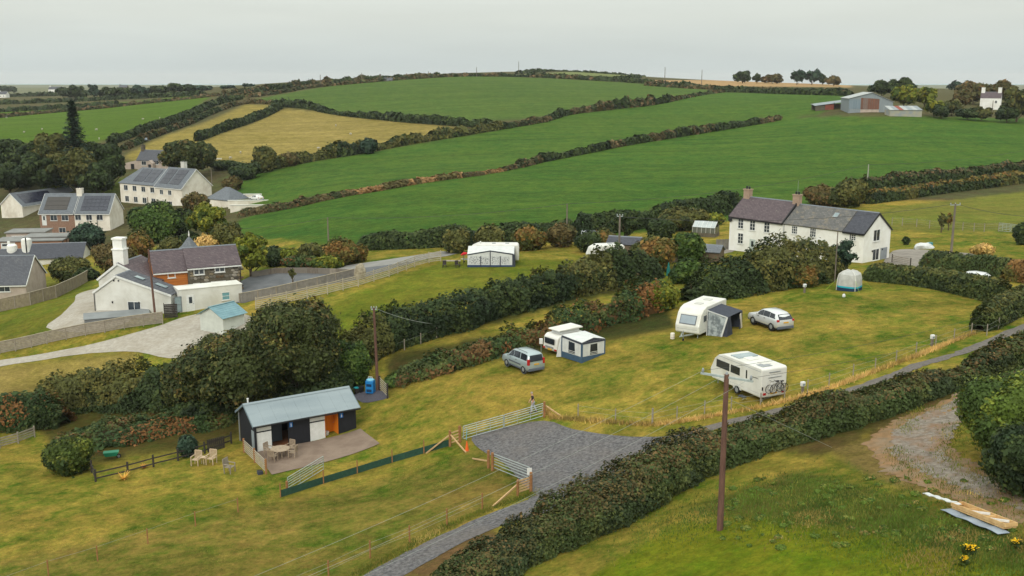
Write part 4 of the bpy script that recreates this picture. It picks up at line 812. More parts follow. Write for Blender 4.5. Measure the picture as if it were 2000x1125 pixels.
for px, py, w2, h2, br in [(388.5,529,1.35,1.0,1),(429,524,1.3,1.0,1),(384,562,.85,1.2,0),(427,557,1.9,1.1,2)]:
    q = SH.on(px,py); SH.win(q[0], q[2], w2, h2, bars=(br,0), fw=.1); holes.append((q[0]-w2/2-.12,q[0]+w2/2+.12,q[2]-h2/2-.12,q[2]+h2/2+.12))
q = SH.on(335,537,'front',.35); SH.win(q[0], q[2], .95, .75, off=.35, bars=(0,0), fw=.1)
stone_me = []
for k in range(10):                # irregular wall stones, shared shapes
    n = random.randint(5,7); r = [(math.cos(i*2*math.pi/n+random.uniform(-.25,.25))*.5, math.sin(i*2*math.pi/n+random.uniform(-.25,.25))*.5) for i in range(n)]
    m = MB(); vs = [(x,0,z) for x,z in r]+[(x*.8,-.06,z*.8) for x,z in r]; m.add(vs, [tuple(range(n,2*n))]+[(i,(i+1)%n,n+(i+1)%n,n+i) for i in range(n)]); stone_me.append(m.mesh('stone', sq_[k%5]))
zc = .3; SW = SH.root
while zc < z_-.25:
    rh = random.uniform(.26,.42); x = xs+.2
    while x < LM-.15:
        sw = random.uniform(.35,.75)
        if not any(x+sw/2 > a and x-sw/2 < b and zc+rh/2 > c and zc-rh/2 < d for a,b,c,d in holes):
            o = link('stone', random.choice(stone_me), SW, (x+sw/2,-.005,zc+random.uniform(-.03,.03))); o.scale = (sw*1.05, random.uniform(.8,1.5), rh*1.08)
        x += sw*.98
    zc += rh
for j in range(int((z_-.5)/.3)):                # timber boards
    MB().box(.02, xs-.03, .31, .345, .2+j*.3, .2+j*.3+.27).build('board', M_timber, SH.root)
MB().tube([(LM-.1,-.1,-.5),(LM-.1,-.1,z_-.1)],.05,6).build('downpipe', M_black, SH.root)
# the white flat roofed lobby
LB = House('lobby', 'white flat roofed entrance block in front of the stone house', np.array([-40.4,121.4,gz(-40.4,121.4)]), R(30), 'extension')
MB().box(0,7.7,0,2.6,-1,2.75).box(-.06,7.76,-.06,2.66,2.751,2.85).build('wall', M_offw, LB.root)
q = LB.on(348.5,602); LB.win(q[0], 1.05, .85, 1.95, bars=(0,1), frame=mat('grey_frame', S(120,124,128)), glass=M_glassl, sill=False)
q = LB.on(373,602); LB.door(q[0], .02, .95, 2.05, M_trim)
q = LB.on(441,578); LB.win(q[0], q[2], 1.0, 1.0, bars=(0,1), glass=mat('teal_blind', S(120,168,176,.86)))
# cross wing
WG = G(187,607); CW = House('gable_wing', 'white gabled wing with grey slate roof and tall white chimney', WG, R(-8), 'house')
CW.gable(0, 9.86, 0, 3.4, 2.35, 4.4, M_offw, M_slate, 'y', over=.15, end=.12, fascia=M_trim, ym=3.0, eave2=2.2)
CW.gable(-1.4, 6.2, 3.6, 9.5, 3.2, 5.2, M_offw, M_purp, 'y', over=.15, end=.12, fascia=M_trim, ym=1.3, eave2=2.9)
o = MB().box(.58,1.98,3.9,5.1,3.5,6.9).box(.48,2.08,3.8,5.2,6.9,7.05).box(.66,1.9,3.95,5.05,7.05,8.2).box(.56,2.0,3.85,5.15,8.2,8.42).build('chimney', M_white, CW.root)
for x, y, z in ((5.1,0,1.1),): CW.win(x, z-.35, 1.7, 1.15, bars=(1,0))
CW.win(8.9,.9,.1,.1,sill=False) if False else None
for px, py in ((220,590),(272,591)): q = CW.on(px,py); MB().box(q[0]-.06,q[0]+.06,-.12,.01,q[2]-.12,q[2]+.12).build('wall_lamp', M_black, CW.root)
for x in (2.7,3.3): MB().lathe([(.1,-.06),(.1,.0)],8,(x,0,3.85),'y').build('vent', M_black, CW.root)
MB().slab((.4,.6,2.75),(.4,3.0,2.75),(2.6,3.0,4.26),(2.6,.6,4.26),-.1).build('skylight', M_glassl, CW.root)
for a0, a1 in ((4.6,5.7),(7.2,8.6)): f_ = lambda x: 4.4-(x-3.0)*2.2/6.86+.2; MB().slab((a0,1.4,f_(a0)),(a1,1.4,f_(a1)),(a1,2.1,f_(a1)),(a0,2.1,f_(a0)),-.06).build('skylight', M_glassl, CW.root)
MB().tube([(.0,-.1,-.3),(.0,-.1,2.2)],.05,6).build('downpipe', M_black, CW.root)
# turret roof behind the slate ridge
p = at_depth(371,492,150); t = thing('turret', 'small grey pyramid turret roof with finial behind the slate ridge', 'turret', (p[0],p[1],gz(p[0],p[1])))
hz_ = p[2]-gz(p[0],p[1]); MB().lathe([(1.9,-.5),(1.9,hz_)],6).build('wall', M_offw, t); MB().lathe([(2.4,hz_),(1.2,hz_+.9),(.35,hz_+2.0),(.06,hz_+2.3)],6).build('roof', M_slate2, t); MB().lathe([(.06,hz_+2.3),(.12,hz_+2.5),(.03,hz_+3.2)],8).build('finial', M_trim, t)
# garden shed with teal roof
p = G(392,645); SD = House('garden_shed', 'small shed with pale teal tiled roof beside the pale drive', p, R(-32), 'shed')
M_teal = mat('teal_roof', S(140,178,188,.7), S(122,160,172,.7), .6, 1.5)
MB().prism([(0,-.5),(0,2.0),(1.9,2.9),(3.8,2.0),(3.8,-.5)], 0, 3.2, 'xz').build('wall', mat('pale_board', S(212,216,208,.86)), SD.root)
for i in range(7): MB().box(-.02,-.001,.1+i*.45,.16+i*.45,0,1.9).build('batten', M_trim, SD.root)
for sx in (-1,1):
    for j in range(7):
        f0, f1 = j/7, (j+1)/7+.02; X = lambda f: 1.9+sx*2.2*(1-f); Zf = lambda f: 1.87+1.13*f
        MB().slab(*((X(f0),-.3,Zf(f0)+.02),(X(f0),3.5,Zf(f0)+.02),(X(f1),3.5,Zf(f1)+.0),(X(f1),-.3,Zf(f1)+.0))[::(-1 if sx>0 else 1)], -.05).build('roof_course', M_teal, SD.root)
MB().box(1.78,2.02,-.32,3.52,2.98,3.06).build('ridge_cap', M_teal, SD.root)
# --- village houses
p = np.array([-116.6,251,0]); p[2] = 30-38.0; VH1 = House('semi_house', 'brick and white semi with two big roof arrays of solar panels', p, R(0))
xm = 17.3*.5
VH1.gable(0, xm-.01, 0, 9, 5.1, 9.3, M_brick, M_slate2, over=.3, end=.15, z0=-3, fascia=M_trim); VH1.gable(xm, 17.3, 0, 9, 5.1, 9.3, M_cream, M_slate2, over=.3, end=.15, z0=-3, fascia=M_trim)
VH1.panels(.9, 6.6, .12, .80, 4, 3, 0, 4.5, 5.1, 9.3, m=mat('brown_solar', S(70,66,64), None, .35), gap=.0); VH1.panels(10.0, 16.6, .08, .86, 6, 4, 0, 4.5, 5.1, 9.3)
VH1.chimney(xm, 4.5, 1.3, 1.3, 8.4, 10.6, M_cream, 2)
VH1.wins([(105,425.5,1.7,1.4),(127,425.5,1.7,1.4),(122,450,1.7,1.4),(152.5,424.5,1.5,1.4),(174,424.5,1.5,1.4),(195,424.5,1.5,1.4)]); q = VH1.on(86.5,430); VH1.door(q[0], q[2]-1.3, 1.1, 2.6, M_trim)
for xx in (11.9, 14.2): MB().tube([(xx,-.1,-2),(xx,-.1,4.3)],.06,5).build('downpipe', M_black, VH1.root)
p = G(37.5,432); p = np.array([-136.,283.,30-40.]); VH2 = House('white_house', 'pale house with dark solar roof at the edge of the wood', p, R(68)); ev = 4.9
VH2.gable(0, 21, 0, 8, ev, ev+3.2, M_cream, M_slate2, over=.3, end=.2, z0=-4, fascia=M_trim); VH2.panels(1.5, 12.5, .1, .85, 6, 3, 0, 4, ev, ev+3.2)
VH2.win(6, 1.3, 1.2, 1.0); VH2.win(12, 1.3, 1.2, 1.0)
p = np.array([-110.7,289.,30-35.6]); VH3 = House('terraced_house', 'cream two storey terrace with hipped slate roof and solar panels', p, R(-33)); ev = 6.5
VH3.gable(0, 16, 0, 9.5, ev, ev+3.9, M_cream, M_slate2, over=.35, end=.1, z0=-2, hipL=4.2); VH3.gable(16.02, 27, -.6, 9.5, ev-.1, ev+4.5, M_cream, M_slate2, over=.35, end=.2, z0=-2, fascia=M_trim)
VH3.panels(5.2, 9.4, .1, .9, 2, 3, 0, 4.75, ev, ev+3.9); VH3.panels(9.8, 13.8, .1, .9, 2, 3, 0, 4.75, ev, ev+3.9); VH3.panels(17.0, 20.4, .12, .9, 2, 3, -.6, 4.45, ev-.1, ev+4.5, m=M_slate); VH3.panels(21.0, 25.0, .12, .9, 2, 3, -.6, 4.45, ev-.1, ev+4.5, m=M_slate)
VH3.chimney(21, 5.5, 1.4, 1.0, ev+3, ev+6.1, M_offw, 2)
for x in (2.6,6.4,10.2,14.0): VH3.win(x, 5.1, 1.7, 1.5); VH3.win(x+.2, 2.0, 1.7, 1.6)
for x in (18.6,22.0): VH3.win(x, 4.9, 1.4, 1.3, off=-.6); VH3.win(x, 1.9, 1.4, 1.3, off=-.6)
MB().tube([(15.8,-.1,-1),(15.8,-.1,ev)],.07,5).build('downpipe', M_black, VH3.root)
p = at_depth(405,398,262); p[2] = gz(p[0],p[1]); OB = House('outbuilding', 'low hipped slate outbuilding at the end of the terrace', p, R(-33), 'outbuilding'); OB.gable(0,8,0,7,2.8,5.4,M_cream,M_slate2,over=.3,z0=-3,hipL=3,hipR=3)
A, ang, L = front_of(G(268,331), G(327,331)); VH4 = House('stone_cottage', 'small pinkish stone cottage with slate roof beside the round tree', A, ang); VH4.gable(0,L,0,6,3.0,6.0,M_pink,M_slate,over=.2,end=.1)
VH4.chimney(.6,3,1,1,5.4,7.6,M_stone,1); VH4.chimney(L-.6,3,1,1,5.4,7.6,M_stone,1); VH4.wins([(281,318.5,1.8,1.3),(305,317.5,1.8,1.3)])
MB().prism([(L*.42,-.5),(L*.42,2.2),(L*.52,3.2),(L*.62,2.2),(L*.62,-.5)],-1.5,0,'xz').build('porch', M_pink, VH4.root); VH4.door(L*.52,0,1.0,1.9,M_black,off=-1.5)
MB().prism([(-6,-1),(-6,1.6),(-.02,3.0),(-.02,-1)],.5,5,'xz').build('lean_to', M_pink, VH4.root); MB().box(-2.6,-1.4,.4,.5,0,1.7).build('shed_door', M_black, VH4.root)
p = np.array([-73.4,151.5,30-33.6]); VH5 = House('grey_gable_house', 'grey slate house with pink gable beside the long garden fence', p+np.array([-18*math.cos(R(7)),-18*math.sin(R(7)),0]), R(7))
VH5.gable(0,18,0,9.2,3.0,6.5,M_pink,M_slate,over=.3,end=.15,z0=-2,fascia=M_trim); VH5.skylight(9.2,.62,1.1,.25,0,4.6,3.0,6.5); VH5.wins([(9,563,1.6,1.1)])
p = at_depth(128,512,196); p[2] = gz(*p[:2])-1.6; VH6 = House('low_slate_house', 'low white house with broad dark slate roof behind the grey gable', p+np.array([-6.5,-1.,0]), R(12)); VH6.gable(0,9.5,0,8.5,2.5,4.6,M_offw,M_dslate,over=.4,end=.3,z0=-3); VH6.win(8.6,1.4,.9,.9,sill=False)
p = at_depth(60,505,214); p[2] = gz(*p[:2])-5.6; VH7 = House('chimney_house', 'slate house with two rounded white chimneys and black flue', p+np.array([-12,-3.,0]), R(6)); VH7.gable(0,17,0,8,3.4,6.4,M_brick2,M_slate,over=.3,end=.2,z0=-3)
for px_, py_ in ((23,478),(51,466)): q = VH7.on(px_,py_,'front',4.0); MB().lathe([(1.0,q[2]-3.2),(1.08,q[2]-1.2),(1.02,q[2]-.2),(.85,q[2]),(.5,q[2]+.1)],16,(q[0],4.0,0)).build('chimney', M_white, VH7.root)
q = VH7.on(50,470,'front',1.5); MB().tube([(q[0],1.5,q[2]-2.6),(q[0],1.5,q[2]+.6)],.14,8).build('flue', M_black, VH7.root)
q = VH7.on(17,474,'front',4.0); MB().lathe([(.3,q[2]-.6),(.28,q[2]+.3)],10,(q[0],4.0,0)).build('chimney_pot', M_white, VH7.root)
p = at_depth(18,462,232); p[2] = gz(*p[:2])-.5
for i, (px_, py_, d_, w2, dep, hh, lab, wm) in enumerate([(12,462,236,8.5,6,2.6,'flat roofed garage with white door beside the brick semi',M_pink),(48,468,226,9,5,2.4,'flat felt roofed garage nearer the brick wall',M_brick),(-10,476,222,14,6,2.2,'grey flat roof behind the round chimneys',M_brick2)]):
    p = at_depth(px_,py_,d_); p[2] = gz(*p[:2]); Q = House('garage', lab, p, R(8), 'garage', 'flat roofed garages'); MB().box(0,w2,0,dep,-2,hh).build('wall', wm, Q.root); MB().box(-.3,w2+.3,-.3,dep+.3,hh+.002,hh+.22).build('roof', mat('felt_roof', S(158,158,156,.7), S(140,140,138,.7), .9, .6), Q.root)
    o = MB().box(1.2,4.2,-.05,.02,-.1,2.0).build('garage_door', M_trim, Q.root); MB().box(1.5,3.9,-.07,-.055,1.3,1.7).build('pane', M_glass, o)
p = at_depth(88,470,236); p[2] = gz(*p[:2]); t = thing('brick_wall', 'orange brick garden wall stepping below the semi', 'wall', p); MB().prism([(0,-2),(0,.6),(3.4,2.4),(5.2,2.4),(5.2,-2)],0,.3,'xz').build('wall', M_brick2, t)
# terrace walls and parked things above the green field corner
for i, (px_, b_, w2, hh, lab) in enumerate([(442,400,9,2.6,'upper cream terrace wall beside the village terrace'),(446,408,10,2.0,'middle cream terrace wall beside the village terrace'),(450,416,9,1.8,'lowest cream terrace wall beside the village terrace')]):
    p = G(px_, b_); t = thing('terrace_wall', lab, 'wall', p, R(4), 'cream terrace walls'); MB().box(0,w2,0,.5,-1.5,hh).build('wall', M_cream, t); MB().box(-.1,w2+.1,-.1,.6,hh+.002,hh+.15).build('coping', M_offw, t)
# --- far farm
p = G(1657,221,300); BN = House('barn', 'large corrugated barn with pale roof and rusty front', p, R(-6), 'barn')
M_corr = mat('corrugated_sheet', S(156,164,168,.8), S(132,142,148,.8), .6, .8, stretch=(8,8,.3)); M_rust = mat('rusty_sheet', S(142,94,76,.8), S(112,88,78,.8), .8, .6, stretch=(4,4,.4)); M_bluesh = mat('blue_sheet', S(122,140,152,.8), S(140,152,162,.8), .6, .5, stretch=(5,5,.3)); M_pale = mat('pale_sheet', S(198,202,202,.7), S(176,180,180,.7), .6, .3, stretch=(4,1,1))
MB().prism([(0,-1),(0,5.9),(9,8.2),(17.5,4.6),(17.5,-1)],.02,16,'xz').build('wall', M_corr, BN.root)
MB().box(0,4.6,-.08,.0,1.8,5.6).build('blue_panel', M_bluesh, BN.root); MB().box(.4,3.2,-.1,-.0,-.2,1.7).build('blue_door', M_corr, BN.root)
for i in range(8): MB().box(4.7+i*.92,5.58+i*.92,-.08+.02*(i%2),.01,1.6,6.2-i*.06).build('rusty_sheet', M_rust if i not in (1,2) else mat('dull_sheet', S(132,112,104,.85)), BN.root)
MB().box(4.7,12.0,-.06,.0,-.5,1.5).build('block_wall', M_pink, BN.root)
m = MB(); m.slab((-.4,-.4,5.95),(9,-.4,8.4),(9,16.4,8.4),(-.4,16.4,5.95),.1); m.slab((9,-.4,8.4),(17.9,-.4,4.6),(17.9,16.4,4.6),(9,16.4,8.4),.1); m.build('roof', M_pale, BN.root)
p2 = G(1592,217,300); LS = House('open_shed', 'open fronted shed with rusty red sheet beside the barn', p2, R(2), 'shed')
MB().box(0,13,5,5.3,-1,3.0).build('back_wall', M_stone, LS.root); MB().box(0,4.2,0,.2,-1,2.2).build('wall', M_stone, LS.root); MB().box(4.3,8.0,-.02,.15,-.5,2.8).build('red_sheet', mat('red_sheet', S(158,84,70,.8), S(130,76,64,.8), .8, .6), LS.root)
for x in (8.1,12.9): MB().box(x-.15,x+.15,0,.3,-1,3.6).build('post', M_black, LS.root)
MB().slab((-.3,-.4,2.3),(13.2,-.4,4.0),(13.2,5.6,4.6),(-.3,5.6,2.9),.12).build('roof', M_corr, LS.root)
p3 = G(1738,227,300); QS = House('low_shed', 'low tin shed with patched roof below the barn', p3, R(0), 'shed'); MB().box(0,12.6,0,6,-1,2.4).build('wall', mat('buff_sheet', S(180,172,146,.85), S(150,156,160,.85), .8, .4), QS.root)
for i in range(7): MB().slab((-.2+i*1.86,-.3,2.45),(1.62+i*1.86,-.3,2.45),(1.62+i*1.86,6.3,3.9),(-.2+i*1.86,6.3,3.9),.06).build('roof_sheet', (M_pale,M_corr,mat('red_sheet',(0,0,0)),M_pale,M_corr,M_pale,M_corr)[i], QS.root)
p4 = G(1913,212,300); FC = House('white_cottage', 'white cottage with twin chimneys among the far trees', p4, R(-28)); FC.gable(0,8.5,0,5.5,4.6,7.2,M_white,M_purp,'x',over=.1,end=.05,z0=-3); FC.chimney(.8,2.75,1.5,1.0,6.4,9.2,M_white,0); FC.chimney(7.6,2.75,1.5,1.0,6.4,9.2,M_white,0); FC.win(6.5,3.0,.9,1.1)
# small farms on the skyline
for i, (px_, py_, d_, w2, hh, wm, lab) in enumerate([(738,153,742,10,.9,M_stone,'low stone farmhouse on the crest of the hill'),(95,184,1300,16,7,M_white,'white farm group on the left skyline'),(118,184,1330,12,5,M_offw,'second white house of the left skyline farm'),(232,176,1500,12,5,M_stone,'dark gabled house on the skyline behind trees'),(-4,190,1200,10,4,M_white,'white cottage at the left edge of the skyline'),(440,175,1700,12,4,M_white,'tiny white house beyond the hill hedge')]):
    p = at_depth(px_,py_,d_); p[2] = gz(*p[:2]) if d_ < 800 else max(gz(*p[:2]), p[2]-1); Q = House('skyline_house', lab, p, R(-5), 'house', 'houses on the skyline'); Q.gable(0,w2,0,7,hh,hh+(3 if d_ > 800 else 1.7),wm,M_slate,over=.2,end=.1,z0=-4); Q.chimney(1,3.5,1.2,1,hh+2,hh+4.2,wm,0)
    for x in (w2*.3,w2*.7): Q.win(x, hh*.5, 1.2, 1.3, sill=False)
# greenhouse and garden sheds
p = G(1352,462); GH = House('greenhouse', 'small greenhouse with pale glass roof beside the farmhouse garden', p, R(-28), 'greenhouse')
M_gl = mat('greenhouse_glass', S(196,204,204,.8), S(170,178,178,.8), .2, 1, spec=.5)
MB().box(0,3.6,0,2.4,-.3,.7).build('base_wall', M_stone, GH.root); MB().box(.03,3.57,.03,2.37,.702,1.6).build('glass_wall', mat('dim_glass', S(110,112,104), S(86,90,84), .2, 1), GH.root)
for j in range(5):
    for sgn in (0,1):
        a, b = .04+j*.71, .70+j*.71; y0, y1 = ((-.1,1.2) if sgn == 0 else (2.5,1.2)); q = [(a,y0,1.55),(b,y0,1.55),(b,y1,2.4),(a,y1,2.4)]; MB().slab(*(q if sgn == 0 else q[::-1]), .03).build('pane', M_gl, GH.root)
m = MB()
for j in range(6): m.bar((.01+j*.712,-.1,1.57),(.01+j*.712,1.2,2.43),.04,.04); m.bar((.01+j*.712,0,.7),(.01+j*.712,0,1.6),.04,.04)
m.build('frame', M_trim, GH.root)
for px_, b_, w2, dep, hh, rz_, rm, lab in [(1185,500,4.5,3,2.2,-20,M_dslate,'dark roofed shed behind the half hidden caravan'),(1135,484,2.4,2.4,2.0,-15,M_pale,'tiny pale roofed hut left of the half hidden caravan'),(1345,512,4.0,2.8,1.9,-25,M_slate2,'low shed with blue grey roof behind the shrub hedge'),(1300,512,3.4,2.4,2.0,-25,M_pale,'pale roofed garden hut beside the rusty bush')]:
    p = G(px_, b_); Q = House('garden_hut', lab, p, R(rz_), 'shed', 'garden sheds near the farmhouse'); Q.gable(0,w2,0,dep,hh*.8,hh*1.15,mat('shed_board', S(104,90,74)),rm,over=.2,end=.15)
p = G(1398,488); t = thing('garden_screen', 'grey board screen beside the farmhouse lawn', 'fence', p, R(10))
for i in range(8): MB().box(i*.42,i*.42+.39,-.02,.02,0,1.5).build('board', mat('grey_board', S(138,134,126,.85), S(116,112,106,.85), .9, 2), t)
# ---------------------------------------------------------------- things: cabin, gates, fences, caravans, cars
M_wood = mat('new_wood', S(206,172,128,.86), S(184,148,104,.86), .8, 3, stretch=(1,1,4)); M_post = mat('treated_post', S(168,120,78,.86), S(140,98,62,.86), .85, 4)
M_grey = mat('weathered_wood', S(162,152,138,.86), S(138,128,116,.86), .9, 3); M_dark = mat('dark_wood', S(64,58,54), S(48,44,42), .9, 3); M_galv = mat('galvanised_steel', S(188,198,196,.85), S(162,172,172,.85), .45, 4, metal=.35)
M_teak = mat('teak', S(176,158,138,.86), S(150,132,112,.86), .85, 5); M_net = mat('green_netting', S(44,78,64), S(36,64,54), .9, 5); M_cream_w = mat('pale_fence_wood', S(188,178,158,.86), S(164,154,136,.86), .9, 2)
M_pole = mat('pole_wood', S(112,82,70), S(86,62,54), .9, 2, stretch=(3,3,.5)); M_pole2 = mat('grey_pole_wood', S(126,116,104), S(100,92,84), .9, 2, stretch=(3,3,.5)); M_wire = mat('wire', S(60,60,62), None, .6, 2); M_wire2 = mat('pale_wire', S(150,156,148), None, .6, 2)
M_shell = mat('caravan_white', S(240,239,233,.80), S(228,226,218,.80), .35, .8, spec=.45, macro=(.8, S(206,202,190,.80), .4)); M_rub = mat('rubber', S(34,34,36), None, .8, 4); M_win = mat('dark_window', S(30,36,44), S(48,54,62), .1, .5, spec=.6); M_red = mat('red_lens', S(176,30,34), None, .3, 3); M_plate = mat('yellow_plate', S(214,166,58), S(200,152,50), .5, 3)
M_cdark = mat('charcoal_fabric', S(62,66,78), S(52,56,66), .8, 3); M_cblue = mat('slate_blue_fabric', S(66,90,112), S(56,78,100), .8, 3); M_cwhite = mat('white_fabric', S(228,230,228,.80), S(212,214,214,.80), .75, 2); M_clear = mat('clear_vinyl', S(172,180,184), S(110,118,124), .15, 2.2, spec=.6, lo=.4, hi=.6)
def frame_at(p0, p1):
    p0, p1 = np.array(p0), np.array(p1); return p0, math.atan2(p1[1]-p0[1], p1[0]-p0[0]), float(np.hypot(*(p1-p0)[:2])), float(p1[2]-p0[2])
# --- black cabin with the two open doorways
A, ang, L = front_of(G(500,884), G(696,836)); CB = House('cabin', 'black washroom cabin with white panels and blue grey metal roof', A, ang, 'cabin')
M_clad = mat('black_cladding', S(34,35,42), S(26,27,32), .7, 2, stretch=(4,4,.6)); M_mroof = mat('metal_roof', S(164,177,184,.66), S(148,162,170,.66), .45, .5, spec=.4, stretch=(.4,2,1))
D_ = 3.9; E_, Rg = 2.45, 3.5; fx = lambda f: f*L
def wallseg(f0, f1, m, name, z0=-.3, z1=None, y=0.0): return MB().box(fx(f0)+.004, fx(f1)-.004, y, y+.09, z0, z1 or E_-.02).build(name, m, CB.root)
MB().prism([(.092,-.4),(.092,E_-.02),(D_/2,Rg-.03),(D_,E_-.02),(D_,-.4)], 0, .09, 'yz').build('gable_wall', M_clad, CB.root); MB().prism([(.092,-.4),(.092,E_-.02),(D_/2,Rg-.03),(D_,E_-.02),(D_,-.4)], L-.09, L, 'yz').build('gable_wall', M_clad, CB.root)
MB().box(.1, L-.1, D_-.09, D_-.001, -.4, E_-.04).build('back_wall', M_clad, CB.root); MB().box(.1, L-.1, .1, D_-.1, -.3, .06).build('floor', mat('brown_floor', S(120,74,46), None, .8, 3), CB.root)
for f0, f1 in ((.008,.155),(.53,.68)):
    wallseg(f0, f1, M_trim, 'white_panel', .02, 1.60); wallseg(f0, f1, M_trim, 'white_panel', 1.72, 2.30); wallseg(f0+.001, f1-.001, M_clad, 'rail', -.3, E_-.02, .03)
for f0, f1 in ((.315,.53),(.82,1.0)): wallseg(f0, f1, M_clad, 'wall')
for f0, f1 in ((.155,.315),(.68,.82)): wallseg(f0, f1, M_clad, 'lintel', 2.2)
MB().box(fx(.18), fx(.315), 1.5, 1.56, .07, E_-.1).build('inner_wall', mat('grey_board_dark', S(84,92,100), None, .7, 3), CB.root)
M_pine = mat('orange_pine', S(236,140,34,.92), S(214,118,26,.92), .6, 1.5, stretch=(3,3,.4))
MB().box(fx(.69), fx(.815), 1.0, 1.06, .07, E_-.1).build('inner_wall', M_pine, CB.root); MB().box(fx(.683), fx(.69), .1, 1.0, .07, E_-.1).build('inner_wall', M_pine, CB.root)
o = MB().box(fx(.812), fx(.82)-.01, .1, 1.0, .08, 2.16).build('open_door', M_pine, CB.root); MB().tube([(fx(.812)-.02,.9,1.0),(fx(.812)-.08,.9,1.0)],.02,6).build('handle', M_alu, o)
o = MB().box(fx(.155)+.005, fx(.162), .1, 1.0, .08, 2.16).build('open_door', M_clad, CB.root); MB().tube([(fx(.162)+.02,.9,1.0),(fx(.162)+.08,.9,1.0)],.02,6).build('handle', M_alu, o)
MB().lathe([(.16,.06),(.2,.3),(.22,.42),(.1,.43)],12,(fx(.72),.6,0)).build('toilet_bowl', M_trim, CB.root)
M_sign = mat('sign_blue', S(22,110,196), S(20,102,184), .4, 3)
for f, man in ((.345,True),(.85,False)):
    z = 1.8; x = fx(f); o = MB().box(x-.14,x+.14,-.025,-.002,z-.2,z+.2).build('door_sign', M_sign, CB.root); m = MB().lathe([(.03,-.036),(.03,-.026)],10,(x,0,z+.12),'y')
    if man: m.box(x-.045,x+.045,-.036,-.026,z-.04,z+.08); m.box(x-.04,x-.006,-.036,-.026,z-.16,z-.042); m.box(x+.006,x+.04,-.036,-.026,z-.16,z-.042)
    else: m.prism([(x-.02,z+.08),(x+.02,z+.08),(x+.07,z-.08),(x-.07,z-.08)],-.036,-.026,'xz'); m.box(x-.03,x-.006,-.036,-.026,z-.16,z-.082); m.box(x+.006,x+.03,-.036,-.026,z-.16,z-.082)
    m.build('pictogram', M_trim, o)
yf, yb = -.38, D_+.3; ym = D_/2; sl = (Rg-E_)/ym
for i in range(9):                 # roof sheets with standing seams
    a, b = -.25+i*(L+.5)/9, -.25+(i+1)*(L+.5)/9
    MB().slab((a,yf,E_+yf*sl+.08),(b-.006,yf,E_+yf*sl+.08),(b-.006,ym,Rg+.08),(a,ym,Rg+.08),.05).build('roof_sheet', M_mroof, CB.root); MB().slab((b-.006,yb,E_-.3*sl+.08),(a,yb,E_-.3*sl+.08),(a,ym,Rg+.08),(b-.006,ym,Rg+.08),.05).build('roof_sheet', M_mroof, CB.root)
MB().prism([(ym-.2,Rg+.02),(ym,Rg+.14),(ym+.2,Rg+.02)], -.28, L+.28, 'yz').build('ridge_cap', M_mroof, CB.root); MB().box(-.25,L+.25,yf-.09,yf,E_+yf*sl-.06,E_+yf*sl+.02).build('gutter', M_black, CB.root)
m = MB()
for xx in (-.27, L+.27): m.bar((xx,yf,E_+yf*sl+.0),(xx,ym,Rg+.02),.03,.18); m.bar((xx,yb,E_-.3*sl),(xx,ym,Rg+.02),.03,.18)
m.build('barge_board', mat('blue_grey_trim', S(120,136,146,.85)), CB.root); MB().lathe([(.07,Rg-.1),(.07,Rg+.35),(.09,Rg+.36),(.09,Rg+.42)],10,(.25,ym+.3,0)).build('vent_pipe', M_trim, CB.root)
MB().tube([(-.05,D_+.05,-.3),(-.05,D_+.05,E_)],.05,6).build('downpipe', M_alu, CB.root); MB().box(-.06,-.004,.2,.75,-.3,1.7).build('side_panel', mat('grey_panel', S(150,160,166,.85)), CB.root); MB().tube([(.06,-.06,-.3),(.06,-.06,E_-.2)],.05,6).build('downpipe', M_black, CB.root)
PT = [G(*p) for p in ((531,928),(742,867),(704,838))]; pa = A+np.array([math.cos(ang),math.sin(ang),0])*(-.02); pat = [PT[0],PT[1],PT[2],pa+CB.ey*.3]
tag(drape('patio', [p[:2] for p in pat], M_conc, .05, .8), kind='structure')
# --- fences
def span_posts(pts, step):
    P = np.array([p[:2] for p in pts]); o = [P[0]]
    for i in range(len(P)-1):
        k = max(1, round(np.linalg.norm(P[i+1]-P[i])/step)); o += [P[i]+(P[i+1]-P[i])*(j+1)/k for j in range(k)]
    return [np.array([q[0], q[1], gz(q[0], q[1])]) for q in o]
def slat_fence(name, label, pts, h, n, step, m, pm=None, sh=.13, th=.035, pw=.1, gap0=.12, over=.06, cap=None, cat='fence', group=None):
    Q = span_posts(pts, step); o0 = Q[0]; t = thing(name, label, cat, o0, 0, group); pm = pm or m
    for q in Q: MB().box(-pw/2,pw/2,-pw/2,pw/2,-.3,h+over).build('post', pm, t, loc=tuple(q-o0))
    for a, b in zip(Q[:-1], Q[1:]):
        for j in range(n): z = gap0+(h-gap0)*(j+.5)/n; MB().bar(a-o0+(0,0,z), b-o0+(0,0,z), th, sh).build('slat', m, t)
        if cap: MB().bar(a-o0+(0,0,h+.02), b-o0+(0,0,h+.02), .12, .05).build('cap_rail', cap, t)
    return t
def panel_fence(name, label, pts, h, step, m, pm, capm=None):
    Q = span_posts(pts, step); o0 = Q[0]; t = thing(name, label, 'fence', o0)
    for q in Q: MB().box(-.05,.05,-.05,.05,-.3,h+.05).build('post', pm, t, loc=tuple(q-o0))
    for a, b in zip(Q[:-1], Q[1:]):
        m_ = MB(); k = 10
        for j in range(k):
            u, v = a+(b-a)*(j/k+.004), a+(b-a)*((j+1)/k-.004); q = np.array([0,0,1.]); d_ = .012*(j%2); nrm = np.cross(b-a,q); nrm /= np.linalg.norm(nrm)
            m_.slab(u-o0+nrm*d_, v-o0+nrm*d_, v-o0+q*h+nrm*d_, u-o0+q*h+nrm*d_, .02)
        tag(m_.build('panel', m, t), kind='stuff')
        if capm: MB().bar(a-o0+(0,0,h+.02), b-o0+(0,0,h+.02), .1, .06).build('cap_rail', capm, t)
    return t
